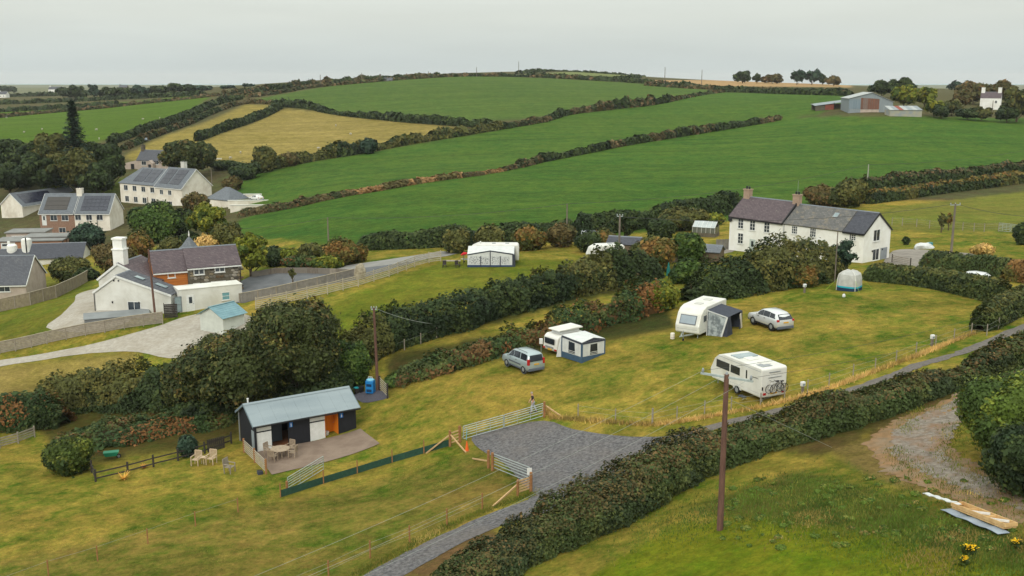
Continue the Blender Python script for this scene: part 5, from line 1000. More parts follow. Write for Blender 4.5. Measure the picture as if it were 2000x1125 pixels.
slat_fence('slatted_fence', 'long grey slatted fence beside the pale drive', [G(*p) for p in ((-40,700),(0,692),(92,672),(205,650),(318,633))], 1.45, 7, 2.0, M_grey, sh=.16, cap=M_cream_w)
panel_fence('board_fence', 'weathered board fence curving round the left lawn', [G(*p) for p in ((-40,616),(0,609),(60,596),(110,582),(150,562),(180,544))], 1.75, 2.2, mat('brown_board', S(148,136,114,.86), S(128,116,98,.86), .9, 2), M_grey, M_cream_w)
panel_fence('board_fence', 'grey board fence with pale cap along the tarmac yard', [G(*p) for p in ((468,592),(540,578),(620,560),(692,543))], 1.2, 2.4, mat('silver_board', S(140,134,128,.86), S(118,114,108,.86), .9, 2), M_grey, M_cream_w)
slat_fence('slatted_fence', 'pale open slatted fence round the top of the upper lawn', [G(*p) for p in ((500,605),(560,593),(640,575),(700,560),(760,541),(810,522),(838,514),(861,511))], 1.5, 6, 2.3, M_cream_w, sh=.12, th=.03)
slat_fence('low_fence', 'low rustic rail fence beside the bramble slope', [G(*p) for p in ((-30,884),(0,876),(36,866),(68,854))], 1.0, 4, 2.0, M_grey, sh=.12)
slat_fence('board_screen', 'new pale timber screen beside the cabin patio', [G(477,884), G(520,926)], 1.15, 6, 3.2, M_cream_w, M_post, sh=.07, pw=.13)
slat_fence('board_screen', 'pale rail screen next to the leaning telephone pole', [G(742,762), G(757,778)], 1.3, 6, 4, M_cream_w, M_dark, sh=.07, pw=.14)
DF = [G(*p) for p in ((172,905),(187,941),(250,926),(300,912),(348,900),(400,886),(452,866))]
slat_fence('rail_fence', 'dark stained two rail fence below the bramble slope', DF, .95, 2, 2.4, M_dark, sh=.1, th=.05, pw=.12, gap0=.05)
p0, a_, L_, dz = frame_at(G(405,884), G(439,874)); t = thing('picket_gate', 'dark picket gate in the stained rail fence', 'gate', p0, a_)
for j in range(9): MB().box(j*L_/9+.01,(j+1)*L_/9-.03,-.06,-.03,.05,1.1).build('picket', M_dark, t)
for z in (.3,.85): MB().box(0,L_,-.03,.0,z,z+.09).build('rail', M_dark, t)
def tube_gate(label, p0, p1, h=1.14, n=6, ups=(.0,.33,.67,1.0)):
    o, a_, L_, dz = frame_at(p0, p1); t = thing('field_gate', label, 'gate', o, a_, 'galvanised field gates'); r = .03
    for j in range(n):
        f = (j/(n-1))**.85; z = .12+(h-.12)*f; MB().tube([(0,0,z),(L_,0,z+dz)], r, 8).build('bar', M_galv, t)
    for u in ups: MB().tube([(u*L_,0,.12+dz*u),(u*L_,0,h+dz*u)], .032 if u in (0,1) else .02, 8).build('upright', M_galv, t)
    MB().box(-.09,-.0,-.03,.03,.25,.31).build('hinge', M_galv, t); return t
tube_gate('galvanised field gate, hinged on the post beside the blue strip', G(905,860), G(983,838)); tube_gate('galvanised field gate leaf in front of the walking man', G(985,837.5), G(1061,815), ups=(0,.33,.67,1.0))
tube_gate('short galvanised gate swung out beside the cabin patio', G(563,962), G(632,919), ups=(0,.33,.67,1.0)); tube_gate('galvanised gate standing open at the edge of the grey yard', G(964,916), G(1034,944), ups=(0,1.0))
def post_obj(name, label, p, h, r, m=M_post, cat='post', group=None, sq=False, cap=None):
    t = thing(name, label, cat, p, 0, group); (MB().lathe([(r,-.4),(r,h-.03),(r*.7,h)],10) if not sq else MB().box(-r,r,-r,r,-.4,h)).build('shaft', m, t)
    if cap: MB().lathe([(r*1.15,h+.002),(r*1.15,h+.04)],10).build('cap', cap, t)
    return t
GPG = 'gate posts at the grey yard'
for px_, py_, lab, h, r in ((879,872,'round strainer post where two timber struts meet',1.3,.1),(898,864,'thick round gate post left of the double field gate',1.35,.11),(1063,815,'round gate post right of the double field gate',1.3,.09),(954,914,'rough round post left of the open yard gate',1.35,.1),(962,919,'rough round post hinging the open yard gate',1.35,.1),(1037,960,'new round post at the corner of the yard lane',1.35,.1),(1011,968,'square post closing the short rail panel',1.1,.08),(561,965,'short gate post beside the swung gate of the patio',1.0,.09)):
    post_obj('gate_post', lab, G(px_,py_), h, r, group=GPG)
slat_fence('rail_fence', 'short three rail panel beside the thick gate post', [G(880,871), G(897,865)], 1.15, 4, 9, M_wood, M_post, sh=.09, pw=.08); slat_fence('rail_fence', 'short new rail panel at the corner of the lane', [G(1012,967), G(1036,959)], 1.05, 5, 9, M_wood, M_post, sh=.1, pw=.08)
for lab, a, b, z in (('long pale strut propping the strainer post from the left',(879,872),(832,886),.95),('short pale strut propping the strainer post from the front',(880,872),(910,884),.95),('pale strut propping the corner post of the lane',(1012,966),(962,990),.75),('short pale strut left of the rough posts',(953,912),(923,896),.45),('pale strut behind the camp gate post',(1065,812),(1100,816),.85)):
    pa_, pb_ = G(*a), G(*b); t = thing('strut', lab, 'strut', pb_, 0, 'timber struts'); MB().bar((0,0,.02), pa_-pb_+np.array([0,0,z]), .09, .09).build('timber', M_wood, t)
def wire_fence(label, px, h, r, m, wires=(.45,.85), sq=False, name='wire_fence', wr=.006, hs=None):
    Q = [G(*p) for p in px]; o0 = Q[0]; t = thing(name, label, 'fence', o0)
    for i, q in enumerate(Q):
        hh = (hs or {}).get(i, h); rr = r*(1.6 if hs and i in hs else 1); MB().lathe([(rr,-.3),(rr,hh-.02),(rr*.6,hh)],8).build('post', m, t, loc=tuple(q-o0))
    for z in wires:
        MB().tube([q-o0+np.array([0,0,h*z]) for q in Q], wr, 5).build('wire', M_wire2, t)
    return t
wire_fence('wire fence with slim posts round the camp field', [(1129,813),(1202,823),(1274,829),(1322,819),(1376,808),(1428,800),(1485,793),(1532,777),(1577,767),(1619,754),(1666,736),(1709,724),(1750,708),(1789,692),(1827,678),(1863,665),(1897,654),(1927,656),(1950,643),(1972,630),(2010,610)], 1.0, .045, M_grey, hs={2:1.25})
wire_fence('new stake fence with wires beside the grey lane', [(942,995),(873,1026),(800,1060),(723,1090),(642,1130),(560,1165)], 1.12, .05, M_post)
wire_fence('thin stake fence across the lower meadow', [(465,1000),(382,1028),(289,1062),(191,1096),(95,1125),(0,1160)], 1.05, .045, M_post, wires=(.9,), wr=.006)
wire_fence('row of pale stakes under the tall dark hedgerow', [(612,740),(652,728),(700,708),(724,702),(746,696),(790,684),(822,672),(853,661),(883,648),(910,636),(936,626),(965,614),(990,605),(1015,598),(1038,590),(1062,584),(1140,566),(1175,560)], 1.15, .05, M_grey, wires=(.8,))
wire_fence('post and wire fence across the paddock behind the farm yard', [(1742,440),(1762,441),(1790,443),(1815,446),(1842,448),(1862,449),(1880,450),(1902,452),(1922,453),(1950,452)], 1.3, .06, M_grey, wires=(.35,.6,.85,.97))
# green debris netting along stakes
NP = [G(*p) for p in ((548,972),(632,945),(698,925),(766,904),(828,886),(879,871)) ]; t = thing('netting', 'low green debris netting along a row of stakes', 'netting', NP[0])
for a, b in zip(NP[:-1], NP[1:]): MB().slab(a-NP[0]+(0,0,.02), b-NP[0]+(0,0,.02), b-NP[0]+(0,0,.55), a-NP[0]+(0,0,.55), .015).build('net', M_net, t)
for q in NP[:-1]: MB().lathe([(.045,-.3),(.045,1.08),(.02,1.1)],8).build('stake', M_post, t, loc=tuple(q-NP[0]))
# --- poles and overhead cables
def pole(label, px_, base, top, r, m, arm=0, lean=0, dmin=20, ang=0, group='utility poles'):
    p = G(px_, base, dmin); rr = ray(px_, top); h = CAM_Z+rr[2]/rr[1]*p[1]-p[2]; t = thing('utility_pole', label, 'pole', p, 0, group); MB().tube([(0,0,-.5),(lean*h,0,h)], [r*1.15, r*.8], 10).build('shaft', m, t)
    if arm:
        c, s_ = math.cos(ang), math.sin(ang); MB().bar((lean*h-c*arm,-s_*arm,h-.15),(lean*h+c*arm,s_*arm,h-.15),.09,.1).build('crossarm', M_galv, t)
        for k in (-1,0,1): MB().lathe([(.04,h-.1),(.07,h+.0),(.05,h+.1),(.02,h+.14)],8,(lean*h+k*c*arm*.92,k*s_*arm*.92,0)).build('insulator', M_alu, t)
    return p+np.array([lean*h,0,h])
T1 = pole('tall brown pole standing in the rough grass in front', 1406, 1035, 731, .15, M_pole, 1.35, ang=R(-32))
T2 = pole('leaning brown pole beside the blue water tank', 738, 762, 601, .13, M_pole, .25, lean=-.02); T3 = pole('grey pole rising behind the half hidden caravan', 1208, 548, 420, .13, M_pole2, .35)
T4 = pole('thin pole at the bottom edge of the big field', 1107, 462, 398, .12, M_pole2, 0); T5 = pole('pale pole on the bank beside the tarmac yard', 642, 486, 425, .12, M_pole2, 0); T6 = pole('pole rising from the farm yard beside the beech hedge', 1857, 502, 398, .15, M_pole2, .7, ang=R(10))
T7 = pole('pale pole at the hedge behind the farmhouse', 1693, 372, 321, .12, mat('pale_pole', S(168,164,156)), 0); T8 = pole('dark pole in front of the white gable wing', 304, 624, 487, .13, M_pole, 0, lean=-.03); T9 = pole('short thin pole in front of the farmhouse wall', 1630, 552, 452, .07, M_pole2, 0)
for i, (a, b, c) in enumerate([(176,372,322),(236,345,298),(414,362,328),(292,440,385)]): pole(['grey pole at the edge of the village wood','grey pole left of the stone cottage','grey pole beside the round tree','pole in front of the cream terrace'][i], a, b, c, .13, M_pole2, 0)
for i, (a, b, c) in enumerate([(626,166,146),(707,160,142),(837,152,139),(931,150,131),(1013,148,120),(1298,168,131),(1370,172,136),(1937,226,196)]): pole(['dark mast on the hill crest, the thickest','thin mast left of the crest farmhouse','thin mast right of the crest farmhouse','thin mast behind the hilltop field','tallest thin mast on the distant hill','mast above the stubble field, left one','mast above the stubble field, right one','pole in front of the white cottage'][i], a, b, c, .22 if i < 7 else .15, M_pole2, 0, dmin=400 if i < 7 else 300, group='distant poles')
def cable(label, a, b, sag, r=.022, m=None):
    a, b = np.array(a), np.array(b); o = MB(); n = 24; pts = [a+(b-a)*k/n-np.array([0,0,4*sag*(k/n)*(1-k/n)])-a for k in range(n+1)]; o.tube(pts, r, 5)
    ob = o.build('overhead_cable', m or M_wire, None, loc=tuple(a)); return tag(ob, label, 'cable', 'overhead cables')
cable('cable crossing the big field between pale pole and thin pole', T5, T4, .8, .03); cable('cable crossing the big field from thin pole to the farmhouse hedge', T4, T7, 1.5, .03); cable('cable leaving the farmhouse hedge pole to the right', T7, at_depth(2060,282,260), 1.2, .03); cable('cable from the pale bank pole towards the village', T5, at_depth(470,446,190), .4, .03)
cable('cable from the grey garden pole to the farm yard pole', T3+np.array([0,0,-.2]), T6, 1.2, .025); cable('cable leaving the farm yard pole to the right', T6, at_depth(2060,424,135), .5, .025); cable('cable from the grey garden pole down to the left', T3, at_depth(1085,478,140), .5, .025); cable('cable from the leaning pole down towards the hedge', T2, G(858,652)+np.array([0,0,1.0]), .3, .025, M_wire2)
ca = np.array([math.cos(R(-32)), math.sin(R(-32)), 0])
for k in (-1,0,1): cable(['upper overhead wire from the tall pole across the lower meadow','middle overhead wire from the tall pole across the lower meadow','lower overhead wire from the tall pole across the lower meadow'][k+1], T1+ca*1.24*k, np.array([-15.,34.,9.+.25*k])+ca*2.2*k, .5, .006, M_wire2)
for k in (-1,1): cable(['further overhead wire from the tall pole towards the far corner','nearer overhead wire from the tall pole towards the far corner'][(k+1)//2], T1+ca*1.24*k, at_depth(2080,575,95)+ca*1.24*k, .8, .009, M_wire)
st = G(1625,874); cable('taut stay wire running down into the hedge bottom', T1+np.array([0,0,-1.2]), st, 0, .010, M_wire2)
# --- caravans
def local_frame(name, label, cat, p, ang, group=None):
    o = House(name, label, p, ang, cat, group); return o
def wheel(parent, x, y, r=.31, wd=.2, rimm=None, side=1, name='wheel'):
    o = MB().lathe([(r*.62,-wd/2),(r*.96,-wd/2),(r,-wd*.3),(r,wd*.3),(r*.96,wd/2),(r*.62,wd/2)],18,(0,0,0),'y',ring=True).build(name, M_rub, parent, loc=(x,y,r))
    MB().lathe([(r*.2,-wd*.4),(r*.64,-wd*.42),(r*.64,wd*.42),(r*.2,wd*.48)],14,(0,0,0),'y').build('rim', rimm or M_alu, o); return o
def van_body(root, prof, W_, m=M_shell, bev=.1, name='body'):
    return MB().prism(prof, -W_/2, W_/2, 'xz').build(name, m, root, bevel=bev, seg=3, smooth=False)
def pane(root, axis, off, u0, u1, z0, z1, m=M_win, name='window', d=.02, skew=0):   # thin proud panel with rounded look; axis 'y' or 'x'
    q = [(u0+(z0-z0)*skew,z0),(u1,z0),(u1+(z1-z0)*skew,z1),(u0+(z1-z0)*skew,z1)]
    b = MB(); s_ = 1 if off > 0 else -1
    b.prism(q, off-.03*s_, off+d*s_, 'xz' if axis == 'y' else 'yz'); return b.build(name, m, root, bevel=.015, seg=1)
def hitch(root, x0, n=1.3):
    m = MB(); m.bar((x0-.3,.55,.42),(x0+n,0,.45),.08,.1); m.bar((x0-.3,-.55,.42),(x0+n,0,.45),.08,.1); m.tube([(x0+n-.05,0,.45),(x0+n+.2,0,.48)],.06,8); m.build('hitch_frame', M_galv, root)
    m = MB(); m.tube([(x0+n-.25,.12,.12),(x0+n-.25,.12,.95)],.03,8); o = m.build('jockey_mast', M_alu, root); MB().lathe([(.12,-.04),(.12,.04)],12,(x0+n-.25,.12,.12),'y').build('jockey_wheel', M_rub, o)
def big_caravan(name, label, p, ang, L_, H_=2.6, W_=2.3, front=1.0, kind=0):
    C = local_frame(name, label, 'caravan', p, ang, None); r = C.root      # x: rear 0 -> front L_, y left +
    zb = .42; f = front
    prof = [(0,zb),(0,H_-.1),(.15,H_),(L_-1.6*f,H_),(L_-.95*f,H_-.18),(L_-.48*f,H_-.55),(L_,zb+.74),(L_-.06,zb+.15),(L_-.25,zb)]
    van_body(r, prof, W_); wx = L_*.45
    for s_ in (1,-1): wheel(r, wx, s_*(W_/2-.05)); MB().prism([(wx-.5,zb-.05),(wx-.36,zb+.2),(wx+.36,zb+.2),(wx+.5,zb-.05)], s_*(W_/2-.02)-.015, s_*(W_/2-.02)+.03, 'xz').build('wheel_arch', mat('skirt_grey', S(206,206,202,.86)), r)
    hitch(r, L_-.1)
    for x in (.3,L_-.6):
        for s_ in (1,-1): MB().bar((x,s_*.8,zb),(x,s_*.8,.02),.06,.06).build('steady', M_galv, r)
    return C, prof
def front_glass(root, L_, H_, hw):   # framed window lying in the sloping nose panel
    a, b = np.array([L_,1.16]), np.array([L_-.48,H_-.55]); d = (b-a)/np.linalg.norm(b-a); n = np.array([d[1],-d[0]]); P = lambda f, y, o: (a[0]+(b-a)[0]*f+n[0]*o, y, a[1]+(b-a)[1]*f+n[1]*o)
    o = MB().slab(P(.12,-hw,.03),P(.12,hw,.03),P(.88,hw,.03),P(.88,-hw,.03),.06).build('front_window', M_plas2, root); MB().slab(P(.18,-hw*.92,.045),P(.18,hw*.92,.045),P(.82,hw*.92,.045),P(.82,-hw*.92,.045),.03).build('pane', M_fl, o)
M_plas2 = mat('window_frame_grey', S(86,90,98), None, .5, 3)
M_fl = mat('front_pane', S(170,182,192,.8), S(150,162,172,.8), .1, .5, spec=.6)
# caravan with bicycles, near the lane
pF, pR = G(1390,757), G(1486,789); o, a_, Lc, _ = frame_at(pR, pF); Lc = 6.1
nrm = np.array([math.sin(a_), -math.cos(a_), 0])*-1.15
nl = np.array([-math.sin(a_), math.cos(a_), 0]); ctr = o-nl*1.12   # camera side is the left flank
CC, pr = big_caravan('caravan', 'white caravan with bicycle rack on its rear near the lane', ctr if np.dot(nl, -o[:3]*np.array([1,1,0])) > 0 else o+nl*1.12, a_, Lc); r = CC.root; W2 = 1.15
sd_ = 1 if np.dot(nl, -o*np.array([1,1,0])) > 0 else -1
pane(r,'y',sd_*W2,3.75,5.35,1.45,2.05); pane(r,'y',sd_*W2,2.5,3.6,1.45,2.05); pane(r,'y',sd_*W2,.1,5.9,.70,.73,M_alu,'seam',.008); pane(r,'y',sd_*W2,.1,5.2,2.34,2.37,M_alu,'awning_rail',.02); pane(r,'y',sd_*W2,1.62,1.80,1.45,2.1,name='door_window'); o_ = pane(r,'y',sd_*W2,1.25,1.95,.5,2.3,M_shell,'door',.012); MB().box(1.9,1.94,sd_*W2+.0,sd_*(W2+.04),1.2,1.35).build('handle', M_black, o_)
pane(r,'y',sd_*W2,.35,1.1,1.75,1.8,M_black,'stripe',.01); pane(r,'y',-sd_*W2,1.0,2.4,1.45,2.05); front_glass(r,Lc,2.6,.85)
for s_ in (1,-1): pane(r,'x',-.001,s_*.85-.14,s_*.85+.14,.6,.78,M_red,'tail_light',.03); MB().box(-.03,.0,s_*1.05-.05,s_*1.05+.05,1.0,1.25).build('marker_light', M_black, r)
MB().box(-.05,0,-.5,.5,2.25,2.3).build('rear_rail', M_alu, r); pane(r,'x',-.001,-.3,.3,.62,.74,M_plate,'number_plate',.02)
for x, y, a, b in ((1.2,.0,.35,.35),(2.6,.1,.4,.4),(3.5,0,.5,.9)): MB().box(x-a,x+a,y-b,y+b,2.595,2.66).build('roof_vent', M_glassl if a > .45 else M_offw, r, bevel=.02)
MB().box(.4,1.1,-.1,.8,2.6,2.64).build('roof_panel', M_alu, r)
t = thing('entrance_step', 'small folding step beside the caravan door', 'step', CC.p+CC.ex*1.6+CC.ey*sd_*1.55, a_)
MB().box(-.3,.3,-.2,.2,.17,.21).build('tread', M_cdark, t)
for sx in (-1,1): MB().bar((sx*.27,-.2,.0),(sx*.24,.15,.18),.03,.03).build('leg', M_galv, t); MB().bar((sx*.27,.2,.0),(sx*.24,-.15,.18),.03,.03).build('leg', M_galv, t)
def bicycle(label, p, ang, m, lift):
    t = thing('bicycle', label, 'bicycle', p, ang, 'bicycles on the rack'); r_ = .33
    for x in (-.5,.5):
        o = MB().lathe([(r_-.03,-.02),(r_,-.02),(r_,.02),(r_-.03,.02)],20,(0,0,0),'y',ring=True).build('wheel', M_rub, t, loc=(x,0,lift+r_)); s_ = MB()
        for k in range(6): s_.bar((math.cos(k*1.047)*.3,0,math.sin(k*1.047)*.3),(0,0,0),.008,.008)
        s_.build('spokes', M_alu, o)
    P = {'bb':(-.08,0,lift+.3),'seat':(-.22,0,lift+.78),'head':(.32,0,lift+.72),'r':(-.5,0,lift+r_),'f':(.5,0,lift+r_)}
    f = MB(); [f.tube([P[a],P[b]],.022,6) for a,b in (('bb','seat'),('bb','head'),('seat','head'),('bb','r'),('seat','r'),('head','f'))]; f.build('frame', m, t)
    MB().box(-.36,-.1,-.07,.07,lift+.82,lift+.88).build('saddle', M_black, t); MB().tube([(.3,-.28,lift+.92),(.34,0,lift+.9),(.3,.28,lift+.92)],.016,6).build('handlebar', M_black, t)
for k, (lab, m_) in enumerate((('white framed bicycle on the rack, next to the caravan wall', M_trim), ('dark framed bicycle on the rack, outermost', M_black))):
    bicycle(lab, CC.p-CC.ex*(.22+.2*k)+CC.ey*(.12-.24*k), a_+math.pi/2, m_, .78+.03*k)
m = MB(); [m.bar((0,s_*.45,.95),(-.6,s_*.45,.95),.04,.04) for s_ in (1,-1)]; m.bar((-.05,-.6,1.9),(-.05,.6,1.9),.03,.03); m.build('bike_rack', M_alu, r)
# large caravan with dark awning
p1, p2 = G(1366,664), G(1409,636); o, a_, Lc, _ = frame_at(p2, p1); Lc = 6.0; nl = np.array([-math.sin(a_), math.cos(a_), 0])
sgn = 1 if np.dot(nl, -o*np.array([1,1,0])) > 0 else -1
rear = p1-np.array([math.cos(a_),math.sin(a_),0])*(Lc-.2); rear = rear-nl*sgn*1.15; rear[2] = p1[2]
CG, pr = big_caravan('caravan', 'largest white caravan with dark grey porch awning', rear, a_, Lc, 2.75); r = CG.root; sd_ = sgn
front_glass(r,Lc,2.75,.78)
pane(r,'y',sd_*1.15,.1,Lc-.3,.72,.75,M_alu,'seam',.008); pane(r,'x',Lc-.06,-.95,.95,.86,.88,M_alu,'seam',.05); pane(r,'y',sd_*1.15,Lc-1.75,Lc-.95,1.45,2.0); pane(r,'y',sd_*1.15,.7,1.8,1.45,2.0); pane(r,'y',-sd_*1.15,3.2,4.4,1.45,2.0); pane(r,'x',Lc-.15,-1.0,-.2,.75,1.1,M_shell,'locker_door',.012)
for x in (1.6,3.6): MB().box(x-.35,x+.35,-.35,.35,2.745,2.81).build('roof_vent', mat('vent_grey', S(206,204,198,.86)), r, bevel=.04)
bp_ = CG.p+CG.ex*(Lc-.3)-CG.ey*sd_*1.5; t = thing('water_barrel', 'small cream water barrel beside the big caravan', 'barrel', (bp_[0],bp_[1],gz(bp_[0],bp_[1]))); MB().lathe([(.18,0),(.2,.05),(.2,.5),(.17,.55)],14).build('drum', M_cream, t); MB().lathe([(.21,.16),(.21,.2)],14).build('band', M_pink, t)
AW = thing('porch_awning', 'charcoal porch awning with clear panels on the big caravan', 'awning', CG.p, a_)
y0 = sd_*1.16; y1 = sd_*3.15; xa, xb = 1.2, Lc-1.7; zt, zf = 2.45, 2.05
MB().slab((xa,y0,zt),(xb,y0,zt),(xb+.1,y1,zf),(xa-.1,y1,zf),.03).build('roof', M_cdark, AW)
yy = (y0+y1)/2
MB().slab((xb+.02,y0,.02),(xb+.15,y1,.02),(xb+.1,y1,zf-.02),(xb,y0,zt-.02),.02).build('side_wall', M_cdark, AW); MB().slab((xb+.06,y0+sd_*.12,.12),(xb+.2,y0+sd_*1.5,.1),(xb+.14,y1-sd_*.12,zf-.12),(xb+.03,y0+sd_*.12,zt-.14),.02).build('clear_panel', M_clear, AW)
MB().bar((xb+.1,y0+sd_*.05,.05),(xb+.1,y0+sd_*.05,zt),.06,.08).build('edge_band', M_cwhite, AW); MB().bar((xb+.22,y0+sd_*1.45,.05),(xb+.15,y1-sd_*.05,zf-.05),.06,.14).build('edge_band', M_cwhite, AW); MB().bar((xb+.1,y0,zt-.04),(xb+.15,y1,zf-.04),.06,.08).build('edge_band', M_cwhite, AW)
MB().slab((xb+.15,y1,.02),(xb-.9,y1+sd_*.15,.02),(xb-.5,y1,zf-.02),(xb+.1,y1,zf-.02),.02).build('front_flap', M_cdark, AW); MB().slab((xa-.15,y1,.02),(xa+.8,y1+sd_*.1,.02),(xa+.3,y1,zf-.02),(xa-.1,y1,zf-.02),.02).build('front_flap', M_cdark, AW)
MB().slab((xa-.02,y0,.02),(xa-.15,y1,.02),(xa-.1,y1,zf-.02),(xa,y0,zt-.02),.02).build('side_wall', M_cdark, AW); MB().bar((xa-.05,y1+sd_*.05,.1),(xa+.45,y1+sd_*.05,zf-.2),.05,.3).build('edge_band', M_cream, AW)
MB().box(xa+.3,xb-.3,min(y0+sd_*.2,y0+sd_*.8),max(y0+sd_*.2,y0+sd_*.8),.0,.65).build('camp_kitchen', M_galv, AW)
# little pop-top caravan and its awning
pa_, pb_ = G(1060,690), G(1092,699); o, a_, Wc, _ = frame_at(pa_, pb_); hd = a_+math.pi/2; Wc = 2.0; mid = pa_+np.array([math.cos(a_),math.sin(a_),0])*1.0
EC = local_frame('pop_top_caravan', 'small white pop top caravan joined to a blue awning', 'caravan', mid, hd); r = EC.root; Lc = 4.0
van_body(r, [(0.1,.45),(0,.75),(.12,1.75),(.45,1.98),(Lc-.6,1.98),(Lc-.15,1.6),(Lc,.8),(Lc-.1,.45)], 2.0, bev=.14)
MB().prism([(.7,2.0),(.75,2.3),(3.0,2.3),(3.1,2.0)],-.62,.62,'xz').build('pop_top_skirt', M_cwhite, r, bevel=.05); MB().prism([(.45,2.31),(.5,2.42),(3.2,2.5),(3.35,2.4),(3.3,2.31)],-.8,.8,'xz').build('pop_top_lid', M_shell, r, bevel=.05)
pane(r,'x',.03-.05,-.68,.68,1.12,1.66,M_black,'rear_window',.03); pane(r,'x',-.04,-.62,.62,1.17,1.61,M_win,'rear_pane',.03); MB().box(-.07,.02,-.55,.55,.78,.9).build('rear_bumper', M_alu, r)
for s_ in (1,-1): wheel(r, 1.9, s_*.86, .28); MB().box(-.03,.06,s_*.82-.13,s_*.82+.13,.6,.74).build('tail_light', M_red, r)
MB().box(-.04,.05,-.26,.26,.55,.67).build('number_plate', M_plate, r); pane(r,'y',1.0,1.2,2.6,1.15,1.6)
t_ = thing('cassette_locker', 'small white box hung on the back corner of the pop top', 'box', mid+np.array([math.cos(a_),math.sin(a_),0])*-1.25); MB().box(-.16,.16,-.12,.12,.85,1.35).build('case', M_trim, t_, bevel=.02); MB().box(-.02,.02,-.02,.02,0,.85).build('stand', M_galv, t_)
Aw0, AwB, AwC = G(1097,700), G(1136,709.5), G(1181,691)
TA = thing('awning', 'blue and white frame awning pitched beside the pop top caravan', 'awning', AwB); loc = lambda q, z: tuple(np.array(q)-AwB+np.array([0,0,z])); D4 = Aw0+(AwC-AwB)
zB, zC, zA, zD = 1.85, 1.85, 2.02, 2.02; up = lambda q, z: np.array([q[0],q[1],AwB[2]+z])-AwB
MB().slab(up(Aw0,zA),up(AwB,zB),up(AwC,zC),up(D4,zD),.03).build('roof', M_cwhite, TA)
def awn_wall(a, b, za, zb_):
    a, b = np.array(a), np.array(b); n = np.cross(b-a,[0,0,1.]); n /= np.linalg.norm(n); P = lambda f, z, o=0: up(a+(b-a)*f, 0)+np.array([0,0,z])+n*o
    top = lambda f: za+(zb_-za)*f
    MB().slab(P(0,.0),P(1,.0),P(1,.55),P(0,.55),.02).build('skirt_wall', M_cblue, TA); MB().slab(P(0,.552),P(1,.552),P(1,top(1)-.02),P(0,top(0)-.02),.02).build('upper_wall', M_cwhite, TA)
    w_ = MB().slab(P(.30,.62,.02),P(.74,.62,.02),P(.70,top(.7)-.28,.02),P(.34,top(.3)-.28,.02),.02).build('window', M_win, TA)
    for f0, f1, g0, g1 in ((.24,.34,.2,.36),(.68,.80,.66,.86)): MB().slab(P(f0,.6,.035),P(f1,.6,.035),P(g1,top(g1)-.22,.035),P(g0,top(g0)-.22,.035),.01).build('curtain', M_cwhite, TA)
    for z in (.72,.86): MB().bar(P(.34,z,.045),P(.7,z,.045),.012,.04).build('window_bar', M_cwhite, TA)
    MB().bar(P(0,top(0)-.08,.03),P(1,top(1)-.08,.03),.02,.16).build('trim_band', M_cdark, TA)
    for f in (.012,.988): MB().bar(P(f,.0,.03),P(f,top(f)-.1,.03),.02,.1).build('trim_band', M_cblue, TA)
awn_wall(Aw0, AwB, zA, zB); awn_wall(AwB, AwC, zB, zC)
mdl = (AwB+AwC)/2; MB().add([up(AwB,zB),up(AwC,zC),up(mdl,zB+.28)],[(0,1,2)]).add([up(AwB,zB)+np.array([.02,.03,0]),up(AwC,zC)+np.array([.02,.03,0]),up(mdl,zB+.28)+np.array([.02,.03,0])],[(0,2,1)]).build('gable_flap', M_cdark, TA)
m = MB(); m.slab(up(AwB,zB+.03),up(mdl,zB+.31),up((Aw0+D4)/2,zA+.03),up(Aw0,zA+.03),.02); m.slab(up(mdl,zB+.31),up(AwC,zC+.03),up(D4,zD+.03),up((Aw0+D4)/2,zA+.03),.02); m.build('roof_sheet', M_cwhite, TA)
MB().slab(up(Aw0,0)-np.array([.5,0,0]),up(Aw0,0),up(Aw0,1.7),up(Aw0,1.75)-np.array([.12,-.1,0]),.02).build('draught_flap', M_cwhite, TA)
# caravan with the full awning on the upper lawn
pa_, pb_ = G(913,522), G(1006,521); o, a_, La, _ = frame_at(pa_, pb_)
FA = local_frame('full_awning', 'white awning with blue hem pitched along the upper caravan', 'awning', o, a_); r = FA.root
prof = [(0,0),(.05,1.65),(La*.48,2.2),(La*.95,1.75),(La,0)]
MB().prism([(0,.32),(.05,1.62),(La*.48,2.16),(La*.95,1.72),(La*.99,.32)],-.02,.02,'xz').build('front_wall', M_cwhite, r); MB().box(0,La,-.03,.03,0,.315).build('hem', mat('navy_hem', S(48,66,100)), r)
for f0, f1 in ((.03,.27),(.29,.46),(.51,.68),(.70,.88)): MB().box(La*f0,La*f1,-.035,-.021,.45,1.45).build('window', mat('patterned_blind', S(206,208,210,.88), S(90,92,98), .8, 9, lo=.52, hi=.6), r)
for f in (.28,.48,.69): MB().box(La*f-.06,La*f+.06,-.05,-.022,.02,1.5 if f != .48 else 2.1).build('trim_band', M_cdark, r)
MB().bar((0,-.03,1.68),(La*.48,-.03,2.2),.03,.16).build('trim_band', M_cdark, r); MB().bar((La*.48,-.03,2.2),(La*.97,-.03,1.76),.03,.16).build('trim_band', M_cdark, r); MB().box(La*.94,La*.99,-.04,-.021,.05,1.7).build('trim_band', M_cdark, r)
m = MB(); m.slab((-.02,-.04,1.68),(La*.48,-.04,2.24),(La*.48,2.5,2.5),(-.02,2.5,2.45),.02); m.slab((La*.48,-.04,2.24),(La*.98,-.04,1.76),(La*.98,2.5,2.45),(La*.48,2.5,2.5),.02); m.build('roof', M_cwhite, r)
MB().slab((La,-.0,.02),(La,2.5,.02),(La*.98,2.5,2.4),(La*.96,0,1.7),.02).build('side_wall', M_cdark, r); MB().slab((0,2.5,.02),(0,0,.02),(.03,0,1.65),(0,2.5,2.4),.02).build('side_wall', M_cwhite, r)
